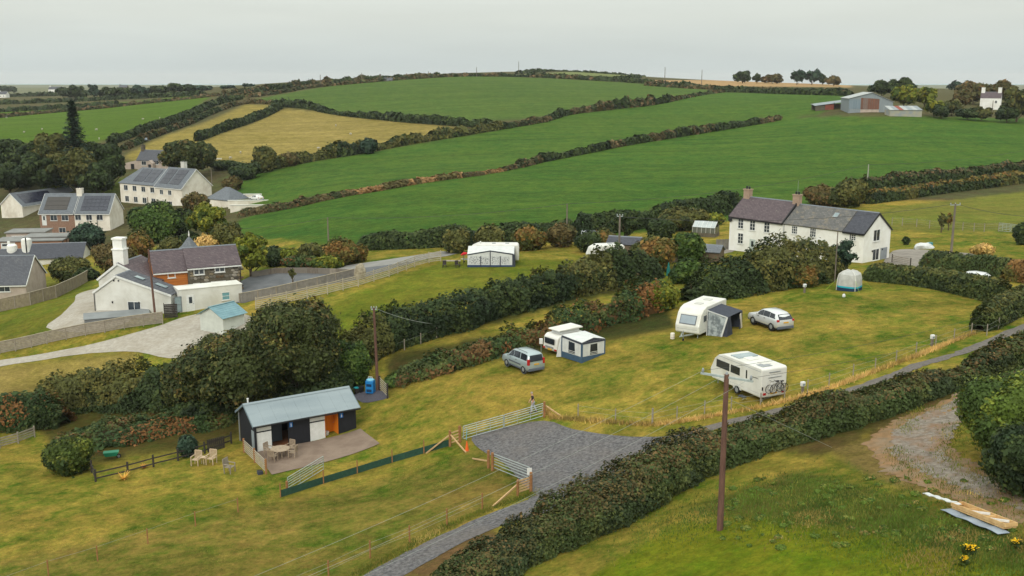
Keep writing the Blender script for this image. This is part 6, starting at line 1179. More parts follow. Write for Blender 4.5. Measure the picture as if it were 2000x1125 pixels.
UC = local_frame('caravan', 'white caravan behind the full awning on the upper lawn', 'caravan', FA.p+FA.ey*3.7+FA.ex*(La+.45), a_+math.pi); r = UC.root
van_body(r, [(0,.45),(0,2.35),(.2,2.62),(5.6,2.62),(6.4,2.25),(6.8,1.4),(6.85,.8),(6.7,.45)], 2.25, bev=.14); wheel(r,3.2,1.0); wheel(r,3.2,-1.0); pane(r,'x',-.001,-.7,.7,1.3,1.9,M_fl,'rear_window',.02); hitch(r,6.7,1.0)
for x in (1.6,3.4): MB().box(x-.25,x+.25,-.25,.25,2.6,2.68).build('roof_vent', M_alu, r)
MB().lathe([(.08,2.6),(.12,2.9),(.05,2.95)],10,(5.2,.3,0)).build('aerial', M_trim, r)
# half hidden caravan
pH = G(1162,530); HC = local_frame('caravan', 'white caravan half hidden behind the hedge beside the grey pole', 'caravan', G(1212,516)+np.array([0.3,1.0,0]), R(192)); r = HC.root
van_body(r, [(0,.45),(0,2.35),(.2,2.6),(3.6,2.6),(4.4,2.2),(4.75,1.3),(4.7,.45)], 2.2, bev=.14); pane(r,'x',4.5,-.6,.6,1.3,1.85,mat('amber_pane', S(150,112,84), S(84,76,72), .2, 1),'front_window',.03); pane(r,'y',1.1,2.4,3.4,1.4,1.95); wheel(r,2.2,.98); MB().box(1.4,2.0,-.3,.3,2.6,2.66).build('roof_vent', M_alu, r)
# garden table group left of the awning
pg = G(882,520); t = thing('picnic_table', 'long dark picnic table beside the upper caravan', 'table', pg); MB().box(-1.2,1.2,-.4,.4,.72,.77).build('table_top', M_grey, t)
for sx in (-1,1):
    for sy in (-1,1): MB().box(sx*1.1-.04,sx*1.1+.04,sy*.3-.04,sy*.3+.04,-.05,.72).build('leg', M_dark, t)
pg = G(905,516)
t = thing('folded_parasol', 'red folded parasol beside the upper awning', 'parasol', pg); MB().tube([(0,0,0),(.1,0,1.7)],.03,6).build('pole', M_dark, t); MB().tube([(-.3,0,1.25),(.1,0,1.45),(.55,0,1.5)],[.08,.22,.1],8).build('canopy', mat('red_cloth', S(206,44,52), None, .8, 3), t)
for i, px_ in enumerate((868,893)):
    pg = G(px_,523); t = thing('garden_chair', ['dark garden chair near the fence end','dark garden chair near the red parasol'][i], 'chair', pg, .4*i, 'dark chairs at the picnic table'); MB().box(-.25,.25,-.25,.25,.42,.46).build('seat', M_dark, t); MB().box(-.25,.25,.22,.26,.46,.95).build('backrest', M_dark, t)
    for sx in (-1,1):
        for sy in (-1,1): MB().box(sx*.22-.02,sx*.22+.02,sy*.22-.02,sy*.22+.02,-.05,.42).build('leg', M_dark, t)
# utility tent
c1, c2 = G(1640,570), G(1687,567); o, a_, Lt, _ = frame_at(c1, c2); s2 = 2.3; pc = (c1+c2)/2+np.array([0,.9,0]); pc[2] = gz(pc[0],pc[1])
t = thing('tent', 'grey dome tent with turquoise stripe and dark blue base', 'tent', pc, R(52)); h_ = s2/2
def tent_ring(prof, name, m):
    b = MB(); n = 20
    def pt(sx, z):
        o = []
        for k in range(n):
            a = 2*math.pi*k/n; c_, s_ = math.cos(a), math.sin(a); q = (abs(c_)**4+abs(s_)**4)**(-.25); o.append((c_*q*sx, s_*q*sx, z))
        return o
    vs = []; [vs.extend(pt(sx,z)) for sx,z in prof]; b.add(vs,[(i*n+k,i*n+(k+1)%n,(i+1)*n+(k+1)%n,(i+1)*n+k) for i in range(len(prof)-1) for k in range(n)]+[tuple(range((len(prof)-1)*n,len(prof)*n))]); return b.build(name, m, t, smooth=False)
tent_ring([(h_*1.02,0),(h_*1.0,.36)],'base_band',mat('tent_navy', S(24,48,74), None, .7, 3)); tent_ring([(h_*1.0,.362),(h_*.985,.52)],'stripe',mat('tent_turquoise', S(42,158,178), None, .7, 3)); tent_ring([(h_*.985,.522),(h_*.94,1.2),(h_*.84,1.7),(h_*.55,1.98),(h_*.15,2.08)],'canopy',mat('tent_grey', S(196,196,192,.86), S(176,176,172,.86), .75, 2))
for k in range(4):
    a = math.pi/4+k*math.pi/2; q = 2**.25; P = [(math.cos(a)*q*f*h_*1.0, math.sin(a)*q*f*h_*1.0, z) for f,z in ((1.02,0),(1.0,.5),(.97,1.2),(.86,1.72),(.55,2.0),(.15,2.12))]; MB().tube(P,.035,6).build('pole_sleeve', M_offw, t)
    MB().tube([(math.cos(a)*q*h_*.95,math.sin(a)*q*h_*.95,1.2),(math.cos(a)*q*h_*1.9,math.sin(a)*q*h_*1.9,.0)],.012,4).build('guy_line', mat('guy_green', S(150,190,60), None, .6, 3), t)
p_ = G(1648,580); t = thing('water_container', 'small white container on the grass near the tent', 'container', p_); MB().lathe([(.14,0),(.16,.05),(.16,.22),(.06,.3),(.06,.34)],12).build('jug', M_trim, t); MB().tube([(-.08,0,.28),(0,0,.42),(.08,0,.28)],.015,6).build('handle', M_glass, t)
# electric hook-up bollards
for px_, py_, lab in ((1567,770,'white topped hook-up bollard right of the bicycle caravan'),(1820,676,'white hook-up bollard far along the wire fence'),(1571,572,'white hook-up bollard beside the shrub hedge'),(1152,512,'white hook-up bollard left of the half hidden caravan')):
    p_ = G(px_,py_); t = thing('hookup_bollard', lab, 'bollard', p_, .4, 'electric hook-up bollards'); MB().box(-.08,.08,-.08,.08,-.2,.6).build('stem', M_pole2, t); MB().box(-.17,.17,-.12,.12,.602,.95).build('socket_box', M_trim, t, bevel=.05); MB().box(-.1,.1,-.135,-.12,.68,.82).build('socket_cover', M_glassl, t)
# ---------------------------------------------------------------- cars
def car(name, label, pf, pr, spec):
    F_, R_ = G(*pf), G(*pr); h = F_-R_; a = math.atan2(h[1], h[0]); wb = spec['wb']; hd = np.array([math.cos(a), math.sin(a), 0]); lf = np.array([-math.sin(a), math.cos(a), 0])
    mid = (F_+R_)/2; sg = 1 if np.dot(lf, -mid*np.array([1,1,0])) > 0 else -1; ctr = mid-lf*sg*spec['w']*.47; ctr[2] = gz(ctr[0],ctr[1])+.02
    t = thing(name, label, 'car', ctr, a); W2 = spec['w']/2; st = spec['st']; m = spec['mat']
    def ring(x, zb, zbelt, zr, wr):    # half section bottom..roof centre
        k = W2*spec['plan'](x)
        return [(x,k*.90,zb),(x,k*.985,zb+.12),(x,k,zb+.35*(zbelt-zb)+.05),(x,k*.985,zbelt-.03),(x,k*.96,zbelt),(x,wr*k,zr-.07) if zr > zbelt+.1 else (x,k*.90,zr),(x,wr*k*.82,zr) if zr > zbelt+.1 else (x,k*.6,zr+.015),(x,0,zr+.02)]
    rows = [ring(*s) for s in st]; full = [r+[(p[0],-p[1],p[2]) for p in r[-2::-1]] for r in rows]; n = len(full[0])
    b = MB(); b.add([p for r in full for p in r], [(i*n+k,i*n+k+1,(i+1)*n+k+1,(i+1)*n+k) for i in range(len(full)-1) for k in range(n-1)]+[tuple(range(n)), tuple(range((len(full)-1)*n,len(full)*n))[::-1]]+[(i*n,(i+1)*n,(i+1)*n+n-1,i*n+n-1) for i in range(len(full)-1)])
    body = b.build('body', m, t, smooth=True); body.data.polygons.foreach_set('use_smooth', [True]*len(body.data.polygons))
    def surf(x, s_, f):                # point on the cabin side between belt f=0 and roof edge f=1
        xs = [s[0] for s in st]; i = max(j for j in range(len(st)-1) if xs[j] <= x+1e-6) if xs[0] < xs[-1] else 0
        u = (x-xs[i])/(xs[i+1]-xs[i]); A_ = rows[i]; B_ = rows[i+1]; L_ = lambda k: np.array(A_[k])*(1-u)+np.array(B_[k])*u
        p = L_(4)*(1-f)+L_(5)*f; p[1] = (p[1]+.012)*s_; return p
    for s_ in (1,-1):
        for (x0,x1,g0,g1,f0,f1) in spec['side']:
            wn = MB(); ns = 7
            for k in range(ns):
                u0, u1 = k/ns, (k+1)/ns
                for f_, h_ in ((f0,(f0+f1)/2),((f0+f1)/2,f1)):
                    mx_ = lambda u, f: x0+(x1-x0)*u+((g0+(g1-g0)*u)-(x0+(x1-x0)*u))*((f-f0)/(f1-f0)); q = [surf(mx_(u0,f_),s_,f_),surf(mx_(u1,f_),s_,f_),surf(mx_(u1,h_),s_,h_),surf(mx_(u0,h_),s_,h_)]; wn.slab(*(q if s_ < 0 else q[::-1]),.025)
            wn.build('side_window', M_win, t)
        for x, wx in ((wb/2,'f'),(-wb/2,'r')):
            y = s_*(W2-.09); wheel(t, x, y, spec['r'], .21); MB().lathe([(spec['r']+.03,-.11),(spec['r']+.075,-.11),(spec['r']+.075,.11),(spec['r']+.03,.11)],20,(x,s_*(W2-.115),spec['r']),'y',ring=True).build('wheel_arch', spec['trim'], t)
        MB().box(-wb/2+.4,wb/2-.4,s_*(W2-.03)-.02,s_*(W2-.03)+.03,.28,.40).build('sill_trim', spec['trim'], t)
        if spec.get('strip'): MB().box(-wb/2+.42,wb/2-.42,s_*(W2)-.03,s_*(W2)+.02,.62,.74).build('door_strip', spec['trim'], t)
        MB().box(spec['mir']-.08,spec['mir']+.06,s_*(W2+.10)-.09,s_*(W2+.10)+.09,spec['belt']-.02,spec['belt']+.14).build('door_mirror', m, t, bevel=.03)
        for x in spec['hand']: MB().box(x-.09,x+.09,s_*(W2)-.01,s_*(W2)+.025,spec['belt']-.16,spec['belt']-.12).build('door_handle', spec['trim'], t)
        z0, z1 = spec['tail']; xr = st[0][0]; MB().box(xr-.02,xr+.16,s_*(W2*.86)-.10,s_*(W2*.86)+.12,z0,z1).build('tail_light', M_red, t, bevel=.03); xf = st[-1][0]; MB().box(xf-.35,xf-.02,s_*(W2*.72)-.16,s_*(W2*.72)+.12,.66,.82).build('headlight', M_glassl, t, bevel=.04)
        if spec.get('rail'): MB().tube([(spec['rail'][0],s_*W2*.68,spec['rail'][2]),(spec['rail'][0]+.1,s_*W2*.7,spec['rail'][2]+.06),(spec['rail'][1]-.1,s_*W2*.7,spec['rail'][2]+.06),(spec['rail'][1],s_*W2*.68,spec['rail'][2])],.02,6).build('roof_rail', M_black, t)
    def end_glass(nm, rw):
        (x0,y0,z0),(x1,y1,z1) = rw; e = -.02 if nm == 'rear_window' else .02
        q = [(x0+e,-y0,z0),(x0+e,y0,z0),(x1+e,y1,z1),(x1+e,-y1,z1)]; MB().slab(*(q[::-1] if nm == 'rear_window' else q),.025).build(nm, M_win, t)
    end_glass('rear_window', spec['rw']); end_glass('windscreen', spec['ws'])
    xr = st[0][0]; MB().box(xr-.06,xr+.25,-W2*.92,W2*.92,.26,.52).build('rear_bumper', spec['bump'], t, bevel=.05); MB().box(xr-.045,xr+.0,-.26,.26,*spec['pl']).build('number_plate', M_plate, t); xf = st[-1][0]; MB().box(xf-.25,xf+.05,-W2*.86,W2*.86,.24,.5).build('front_bumper', spec['bump'], t, bevel=.05)
    return t
M_silver = mat('silver_paint', S(226,228,229,.84), S(218,220,222,.84), .28, .5, metal=.35, spec=.5, coat=.4); M_green = mat('grey_green_paint', S(178,192,196,.84), S(168,184,188,.84), .28, .5, metal=.35, spec=.5, coat=.4); M_plas = mat('grey_plastic', S(92,98,108), None, .6, 3)
car('suv_car', 'silver hatchback sport utility car parked near the big caravan', (1469,634.5), (1508,647), dict(wb=2.69, w=1.84, r=.35, mat=M_silver, trim=M_black, bump=M_plas, belt=1.08, mir=.62, hand=(-.35,.55), tail=(.92,1.12), pl=(.78,.9),
    plan=lambda x: 1-.10*max(0,(abs(x)-1.6)/.7)**2, st=[(-2.24,.42,.98,.99,.8),(-2.18,.34,1.06,1.12,.8),(-1.95,.3,1.08,1.46,.72),(-1.55,.27,1.08,1.62,.74),(-.6,.25,1.08,1.68,.76),(.1,.25,1.07,1.66,.76),(.55,.25,1.05,1.5,.75),(1.05,.25,1.03,1.12,.85),(1.6,.26,.98,1.0,.8),(2.05,.3,.88,.9,.8),(2.26,.38,.7,.72,.8)],
    side=[(-.97,-.09,-.97,-.09,.06,.95),(-.06,.98,-.06,.5,.06,.95),(-1.8,-1.0,-1.62,-1.0,.1,.93)], rw=((-2.22,.74,1.10),(-1.86,.64,1.53)), ws=((1.06,.72,1.10),(.42,.6,1.58)), rail=None))
car('mpv_car', 'grey green boxy family van parked beside the bracken bank', (987,717), (1026,732), dict(wb=2.73, w=1.81, r=.32, mat=M_green, trim=M_plas, bump=M_plas, belt=1.12, mir=.95, hand=(-.2,.7), tail=(.82,1.35), pl=(.8,.92), strip=True,
    plan=lambda x: 1-.10*max(0,(abs(x)-1.7)/.7)**2, st=[(-2.12,.42,1.0,1.02,.82),(-2.08,.34,1.1,1.3,.82),(-1.96,.3,1.12,1.72,.80),(-1.6,.27,1.12,1.80,.80),(-.6,.25,1.12,1.82,.80),(.35,.25,1.11,1.78,.78),(.75,.25,1.1,1.62,.77),(1.3,.25,1.06,1.18,.85),(1.75,.27,.98,1.02,.8),(2.1,.3,.84,.88,.8),(2.22,.38,.66,.7,.8)],
    side=[(-.75,.2,-.75,.2,.08,.95),(.27,1.15,.27,.72,.08,.95),(-1.85,-.85,-1.8,-.85,.08,.95)], rw=((-2.12,.68,1.12),(-1.98,.62,1.66)), ws=((1.32,.7,1.16),(.58,.6,1.7)), rail=(-1.6,.3,1.82)))
car('parked_car', 'dark roofed car just showing above the clipped hedge', (1868,557), (1908,560), dict(wb=2.6, w=1.75, r=.31, mat=M_silver, trim=M_black, bump=M_plas, belt=.98, mir=.6, hand=(-.3,.5), tail=(.8,1.0), pl=(.7,.82),
    plan=lambda x: 1-.10*max(0,(abs(x)-1.6)/.6)**2, st=[(-2.1,.4,.9,.92,.8),(-1.9,.3,.98,1.2,.74),(-1.4,.25,.98,1.46,.74),(-.4,.25,.98,1.5,.76),(.3,.25,.97,1.4,.75),(.9,.25,.94,1.02,.85),(1.5,.26,.88,.9,.8),(2.1,.36,.66,.7,.8)],
    side=[(-.9,-.1,-.9,-.1,.1,.92),(0,.8,0,.4,.1,.92)], rw=((-1.98,.6,1.05),(-1.55,.55,1.4)), ws=((.92,.66,1.02),(.3,.58,1.38)), rail=None))
car('parked_car', 'white car parked beside the village terrace walls', (488,394), (503,393), dict(wb=2.6, w=1.75, r=.31, mat=M_trim, trim=M_black, bump=M_plas, belt=.98, mir=.6, hand=(-.3,.5), tail=(.8,1.0), pl=(.7,.82),
    plan=lambda x: 1-.10*max(0,(abs(x)-1.6)/.6)**2, st=[(-2.1,.4,.9,.92,.8),(-1.9,.3,.98,1.2,.74),(-1.4,.25,.98,1.46,.74),(-.4,.25,.98,1.5,.76),(.3,.25,.97,1.4,.75),(.9,.25,.94,1.02,.85),(1.5,.26,.88,.9,.8),(2.1,.36,.66,.7,.8)],
    side=[(-.9,-.1,-.9,-.1,.1,.92),(0,.8,0,.4,.1,.92)], rw=((-1.98,.6,1.05),(-1.55,.55,1.4)), ws=((.92,.66,1.02),(.3,.58,1.38)), rail=None))
# ---------------------------------------------------------------- the walking man
def skinned(name, joints, edges, m, parent, sub=2, root=0):
    me = bpy.data.meshes.new(name); me.from_pydata([j[:3] for j in joints], edges, []); o = link(name, me, parent)
    s = o.modifiers.new('skin', 'SKIN'); bpy.context.view_layer.update()
    sv = me.skin_vertices[0].data if me.skin_vertices else None
    if sv is None:
        bm = bmesh.new(); bm.from_mesh(me); ly = bm.verts.layers.skin.verify(); bm.to_mesh(me); bm.free(); sv = me.skin_vertices[0].data
    for i, j in enumerate(joints): sv[i].radius = (j[3], j[4] if len(j) > 4 else j[3]); sv[i].use_root = (i == root)
    o.modifiers.new('sub', 'SUBSURF').render_levels = sub; o.modifiers['sub'].levels = 1; me.materials.append(m); return o
pm = G(1041,806); MAN = thing('person', 'man in black top and pale trousers walking behind the gate', 'person', pm, R(186))
M_skin = mat('skin', S(206,158,134), S(190,140,118), .6, 8)
J = [(0,0,.95,.14,.11),(0.02,0,1.12,.13,.10),(.05,0,1.33,.15,.11),(.07,0,1.46,.06,.06),(.10,0,1.54,.05,.05),(.12,0,1.63,.085,.075),(.13,0,1.72,.075,.07),
     (.05,.18,1.40,.06),(.0,.23,1.14,.045),(.10,.24,.92,.033),(.13,.24,.84,.035),(.05,-.18,1.40,.06),(.10,-.23,1.14,.045),(.24,-.22,.95,.033),(.28,-.21,.88,.035),
     (0,.09,.90,.09),(.14,.09,.50,.06),(.10,.09,.10,.045),(.26,.09,.04,.035),(0,-.09,.90,.09),(-.10,-.09,.50,.06),(-.30,-.09,.14,.045),(-.18,-.09,.04,.035)]
Eg = [(0,1),(1,2),(2,3),(3,4),(4,5),(5,6),(2,7),(7,8),(8,9),(9,10),(2,11),(11,12),(12,13),(13,14),(0,15),(15,16),(16,17),(17,18),(0,19),(19,20),(20,21),(21,22)]
skinned('body', J, Eg, M_skin, MAN)
skinned('top', [(0,0,.93,.155,.125),(.02,0,1.12,.145,.115),(.05,0,1.33,.165,.125),(.07,0,1.45,.08,.08),(.05,.185,1.39,.075),(.02,.225,1.2,.062),(.05,-.185,1.39,.075),(.09,-.225,1.2,.062)], [(0,1),(1,2),(2,3),(2,4),(4,5),(2,6),(6,7)], mat('black_cloth', S(30,32,44), None, .9, 4), MAN)
skinned('trousers', [(0,0,.93,.15,.12),(0,.09,.86,.105),(.14,.09,.52,.082),(.11,.09,.16,.068),(0,-.09,.86,.105),(-.10,-.09,.52,.082),(-.28,-.09,.20,.068)], [(0,1),(1,2),(2,3),(0,4),(4,5),(5,6)], mat('pale_cloth', S(186,188,196,.86), None, .9, 4), MAN)
for x, y, z in ((.2,.09,.05),(-.23,-.09,.09)): MB().box(x-.15,x+.13,y-.05,y+.05,z-.055,z+.04).build('shoe', M_black, MAN, bevel=.03)
m = MB(); 
for k in range(16): a = math.pi*(.25+1.5*k/15); m.box(.11+math.cos(a)*.075-.02,.11+math.cos(a)*.075+.02,math.sin(a)*.07-.02,math.sin(a)*.07+.02,1.63,1.72)
m.build('hair', mat('grey_hair', S(176,172,166), None, .9, 6), MAN); MB().prism([(.19,1.62),(.235,1.60),(.19,1.66)],-.015,.015,'xz').build('nose', M_skin, MAN)
for s_ in (1,-1):
    MB().lathe([(.012,-.004),(.012,.004)],8,(.197,s_*.03,1.665),'x').build('eye', M_black, MAN); MB().box(.10,.13,s_*.082-.01,s_*.082+.01,1.62,1.68).build('ear', M_skin, MAN)
    hx, hy, hz_ = ((.13,.24,.82) if s_ > 0 else (.29,-.21,.86))
    for k in range(4): MB().tube([(hx-.03+k*.02,hy,hz_),(hx-.02+k*.022,hy-s_*.01,hz_-.045),(hx-.01+k*.022,hy-s_*.03,hz_-.08+.004*abs(k-1.5))],.008,5).build('finger', M_skin, MAN)
    MB().tube([(hx+.04,hy,hz_+.03),(hx+.06,hy-s_*.03,hz_-.01)],.009,5).build('thumb', M_skin, MAN)
MB().box(.198,.204,-.02,.02,1.585,1.592).build('mouth', mat('lip', S(160,100,92), None, .6, 4), MAN)
# ---------------------------------------------------------------- garden furniture
def armchair(label, p, rz, m=M_teak, group=None, curved=False, s=1.0):
    t = thing('garden_armchair', label, 'chair', p, rz, group)          # faces -y
    for j in range(5): MB().box(-.26,.26,-.24+j*.1,-.155+j*.1,.42,.445).build('seat_slat', m, t)
    for sx in (-1,1):
        MB().box(sx*.27-.03,sx*.27+.03,-.27,-.21,-.03,.64).build('leg', m, t); MB().bar((sx*.27,.24,-.03),(sx*.27,.34,.98),.05,.05).build('leg', m, t); MB().box(sx*.27-.04,sx*.27+.04,-.28,.3,.642,.675).build('armrest', m, t)
    for j in range(6): MB().bar((-.2+j*.08,.26,.45),(-.2+j*.08,.33,.94+(.05*math.sin(math.pi*j/5) if curved else 0)),.05,.02,(0,1,0)).build('back_slat', m, t)
    MB().bar((-.27,.34,.97),(.27,.34,.97),.05,.08).build('top_rail', m, t); t.scale = (s,s,s); return t
pc = G(548,893); RT_ = thing('round_table', 'round wooden patio table with four chairs', 'table', pc); MB().lathe([(.74,.70),(.76,.72),(.76,.745),(.74,.75)],28).build('table_top', M_teak, RT_)
for k in range(4): a = k*math.pi/2+.5; MB().bar((math.cos(a)*.45,math.sin(a)*.45,-.02),(math.cos(a)*.35,math.sin(a)*.35,.7),.06,.06).build('leg', M_teak, RT_)
MB().tube([(0,0,.752),(0,0,.80)],.03,8).build('parasol_hole_cap', M_alu, RT_)
for lab, dx, dy in (('patio armchair behind the round table, near the cabin door',.55,1.0),('patio armchair left of the round table',-1.0,.45),('patio armchair in front of the round table, seen from behind',-.35,-1.0),('patio armchair right of the round table',1.0,-.15)):
    q = pc+np.array([dx,dy,0]); q[2] = gz(q[0],q[1])+.05; armchair(lab, q, math.atan2(dy,dx)-math.pi/2, group='chairs round the patio table')
M_teak2 = mat('pale_teak', S(206,186,160,.86), S(184,160,132,.86), .85, 5)
c1, c2 = G(384,908), G(413,906); armchair('cream companion armchair left of the small joined table', c1, R(-15), M_teak2, 'companion chairs on the lawn', True, 1.1); armchair('cream companion armchair right of the small joined table', c2, R(-15), M_teak2, 'companion chairs on the lawn', True, 1.1)
mp_ = (c1+c2)/2; t = thing('joining_table', 'tiny table joining the two cream armchairs', 'table', mp_, R(-15)); MB().box(-.32,.32,-.24,.2,.6,.64).build('table_top', M_teak2, t); MB().box(-.03,.03,-.03,.03,-.03,.6).build('leg', M_teak2, t)
armchair('weathered grey armchair facing away on the lawn', G(449,923), R(70), M_grey, None, False, 1.12)
p_ = G(508,926); t = thing('plant_tub', 'dark square tub at the foot of the timber screen', 'tub', p_, .5); MB().box(-.2,.2,-.2,.2,0,.28).build('tub', M_cdark, t, bevel=.03); MB().box(-.17,.17,-.17,.17,.281,.30).build('soil', M_dark, t)
# blue water tank, bins on their gravel pad
pad = [G(*p) for p in ((690,772),(720,763),(745,764),(760,776),(735,784),(708,787))]; tag(drape('gravel_pad', smooth_poly(pad,2), mat('dark_gravel', S(96,94,104,.85), S(78,76,86,.85), .95, 8, .4), .04, .5), kind='structure')
p_ = G(724,768); t = thing('water_tank', 'bright blue plastic water tank with lifting handle', 'tank', p_, R(-15)); M_bl = mat('blue_plastic', S(36,128,196), S(30,112,178), .45, 2)
MB().box(-.38,.38,-.35,.35,.05,1.25).build('body', M_bl, t, bevel=.08); MB().lathe([(.36,1.252),(.36,1.32),(.2,1.4)],16).build('lid', mat('light_blue_plastic', S(120,186,214), None, .5, 2), t)
for z in (.22,.72): MB().box(-.24,.24,-.37,-.351,z,z+.24).build('recess_shade', mat('recess_shade_blue', S(16,54,92), None, .6, 2), t)  # dark blue plates paint the shade of two notches onto the flat face
MB().tube([(-.2,0,1.32),(-.2,0,1.55),(.2,0,1.55),(.2,0,1.32)],.025,6).build('handle', M_trim, t)
for i, (px_, py_, m_, lab) in enumerate(((697,768,mat('turquoise_plastic', S(40,150,160), None, .5, 3),'turquoise lidded bucket behind the cabin corner'),(706,766,M_black,'black bucket beside the turquoise one'))):
    p_ = G(px_,py_); t = thing('bucket', lab, 'bucket', p_, 0, 'buckets on the gravel pad'); MB().lathe([(.2,0),(.26,.5),(.28,.52)],16).build('pail', M_black if i else M_dark, t); MB().lathe([(.29,.522),(.29,.56),(.1,.6)],16).build('lid', m_, t)
# traffic cone and blue strip at the gate
p_ = G(912,881); t = thing('traffic_cone', 'orange traffic cone by the field gate', 'cone', p_); MB().box(-.2,.2,-.2,.2,0,.05).build('base', mat('cone_base', S(150,110,70), None, .8, 3), t); MB().lathe([(.15,.05),(.03,.78),(.02,.8)],14).build('cone', mat('cone_orange', S(224,96,34), None, .6, 3), t)
p_ = G(911,862); t = thing('blue_paddle', 'light blue strip hanging on the field gate', 'strip', p_); MB().bar((0,-.06,.15),(.05,-.06,1.05),.16,.03).build('blade', mat('sky_blue', S(92,176,206), None, .6, 3), t); MB().bar((-.04,-.08,.55),(.1,-.08,.6),.05,.02).build('clip', M_alu, t)
p_ = G(1034,948); t = thing('notice_plate', 'white plate fixed to the end of the open yard gate', 'sign', p_); MB().box(-.16,.16,-.05,-.03,.75,1.25).build('plate', M_trim, t); MB().box(-.02,.02,-.03,.0,.2,1.25).build('bracket', M_galv, t)
# standing stone by the pale lane
p_ = G(703,545); t = thing('standing_stone', 'tall pale lichened standing stone beside the lane', 'stone', p_, .5); me = bpy.data.meshes.new('stone'); bm = bmesh.new(); bmesh.ops.create_icosphere(bm, subdivisions=3, radius=1)
for v in bm.verts:
    q = np.array([v.co[:]]); k = 1+.28*(vnoise(q, 1.7)[0]-.5)+.1*(vnoise(q, 5)[0]-.5); v.co = Vector((v.co.x*.68*k*(1.15-.2*v.co.z), v.co.y*.45*k, (v.co.z*1.15+.9)*k))
bm.to_mesh(me); bm.free(); me.materials.append(mat('lichen_stone', S(186,176,156,.86), S(140,130,112,.86), .95, 2.5, .5)); link('boulder', me, t)
Q = span_posts([G(*p) for p in ((492,542),(540,534),(600,534),(690,538))], 1.2); t = thing('sleeper_wall', 'low grey sleeper retaining wall behind the tarmac yard', 'wall', Q[0])
for a, b in zip(Q[:-1], Q[1:]): MB().slab(a-Q[0]-(0,0,.2), b-Q[0]-(0,0,.2), b-Q[0]+(0,0,.8), a-Q[0]+(0,0,.8), .12).build('sleeper', random.choice((M_grey, M_pole2, mat('mid_grey_wood', S(132,124,114,.86)))), t)
# ---------------------------------------------------------------- timber pile and sheets by the track
o, a_, Lp, dz = frame_at(G(1868,996), G(1982,1042)); M_ply = mat('raw_timber', S(222,186,132,.86), S(198,158,106,.86), .8, 3)
def lay(name, label, cat, z, build, dx=0, dy=0, rot=0):
    t = thing(name, label, cat, o+np.array([0,0,z])+np.array([math.cos(a_),math.sin(a_),0])*dx+np.array([-math.sin(a_),math.cos(a_),0])*dy, a_+rot); build(t); t.rotation_euler = (0, -math.atan2(dz, Lp), a_+rot); return t
def sheet(m, L_, w_, bow=.05, n=10, th=.02):
    def f(t):
        b = MB()
        for i in range(n):
            x0, x1 = L_*i/n, L_*(i+1)/n; z0, z1 = bow*math.sin(i*1.7), bow*math.sin((i+1)*1.7); b.slab((x0,-w_/2,z0),(x1,-w_/2,z1),(x1,w_/2,z1),(x0,w_/2,z0),th)
        b.build('sheet', m, t)
    return f
M_tin = mat('dull_tin', S(166,178,190,.85), S(140,152,166,.85), .5, 1.2, spec=.4)
lay('metal_sheet', 'long bluish metal sheet lying under the timber frame', 'sheet', .06, sheet(M_tin, Lp*1.02, .6, .03), dx=-.1, dy=-.5); lay('metal_sheet', 'dark metal sheet lying behind the timber frame', 'sheet', .05, sheet(mat('grey_tin', S(110,116,128), None, .6, 2), Lp*1.0, .45, .03), dx=.3, dy=.42)
lay('plastic_wrap', 'crumpled white plastic wrap trailing from the timber pile', 'wrap', .08, sheet(M_cwhite, 2.3, .28, .025, 14, .03), dx=-2.0, dy=-.35, rot=.12); lay('white_board', 'white offcut board at the end of the pile', 'board', .12, sheet(M_trim, .9, .35, .01, 2, .04), dx=Lp*.93, dy=-1.0); lay('white_board', 'white pointed offcut right of the pile end', 'board', .1, sheet(M_trim, 1.3, .18, .01, 2, .04), dx=Lp*1.05, dy=-.8, rot=-.25)
def frame_box(t):
    for y in (-.30,.30): MB().box(0,Lp*.95,y-.03,y+.03,0,.16).build('side_beam', M_ply, t)
    for x in (0,.3,.62,.95): MB().box(x*Lp+(.04 if x == 0 else -.04)-.03,x*Lp+(.04 if x == 0 else -.04)+.03,-.27,.27,.001,.159).build('cross_beam', M_ply, t)
    for x in (.34,.66): MB().bar((x*Lp,-.25,.08),(x*Lp+.7,.25,.1),.08,.1).build('brace', M_trim, t)
lay('timber_frame', 'pale open timber frame lying on top of the pile', 'frame', .24, frame_box, dy=0)
def planks(t):
    for j in range(3): MB().box(-.05,Lp*.9,-.36+j*.22,-.15+j*.22,0,.07).build('plank', M_ply, t)
lay('plank_layer', 'layer of pale planks under the timber frame', 'planks', .15, planks, dx=.1, dy=.05)
# ---------------------------------------------------------------- plants with shape
def blades(name, label, p, n, L_, pal, cat='plant'):
    t = thing(name, label, cat, p); Vv = []; Ff = []; Cc = []
    cs = pick(pal, rng.random((n,3))*9, 1.0)
    for i in range(n):
        a = i*2.4; e = .35+.55*random.random(); l = L_*random.uniform(.75,1.1); d = np.array([math.cos(a),math.sin(a),0]); s_ = np.array([-math.sin(a),math.cos(a),0]); b = len(Vv)
        for k, f in enumerate((0,.4,.75,1.0)):
            c = d*l*f*math.cos(e*(1+.1*k))+np.array([0,0,l*f*math.sin(e)-.35*l*f*f*.4]); w_ = .045*(1-f*.95); Vv += [c-s_*w_, c+s_*w_]; Cc += [cs[i]]*2
        for k in range(3): q = b+2*k; Ff += [(q,q+1,q+3),(q,q+3,q+2)]
    link('leaves', mesh_np('leaves', np.array(Vv), np.array(Ff), LEAF, np.array(Cc)), t); return t
PAL['flax'] = [(S(226,182,92),3),(S(196,146,60),2),(S(150,124,56),1)]; PAL['flax2'] = [(S(206,136,70),3),(S(170,110,60),2)]; PAL['flower'] = [(S(248,206,40),3),(S(236,186,24),2)]
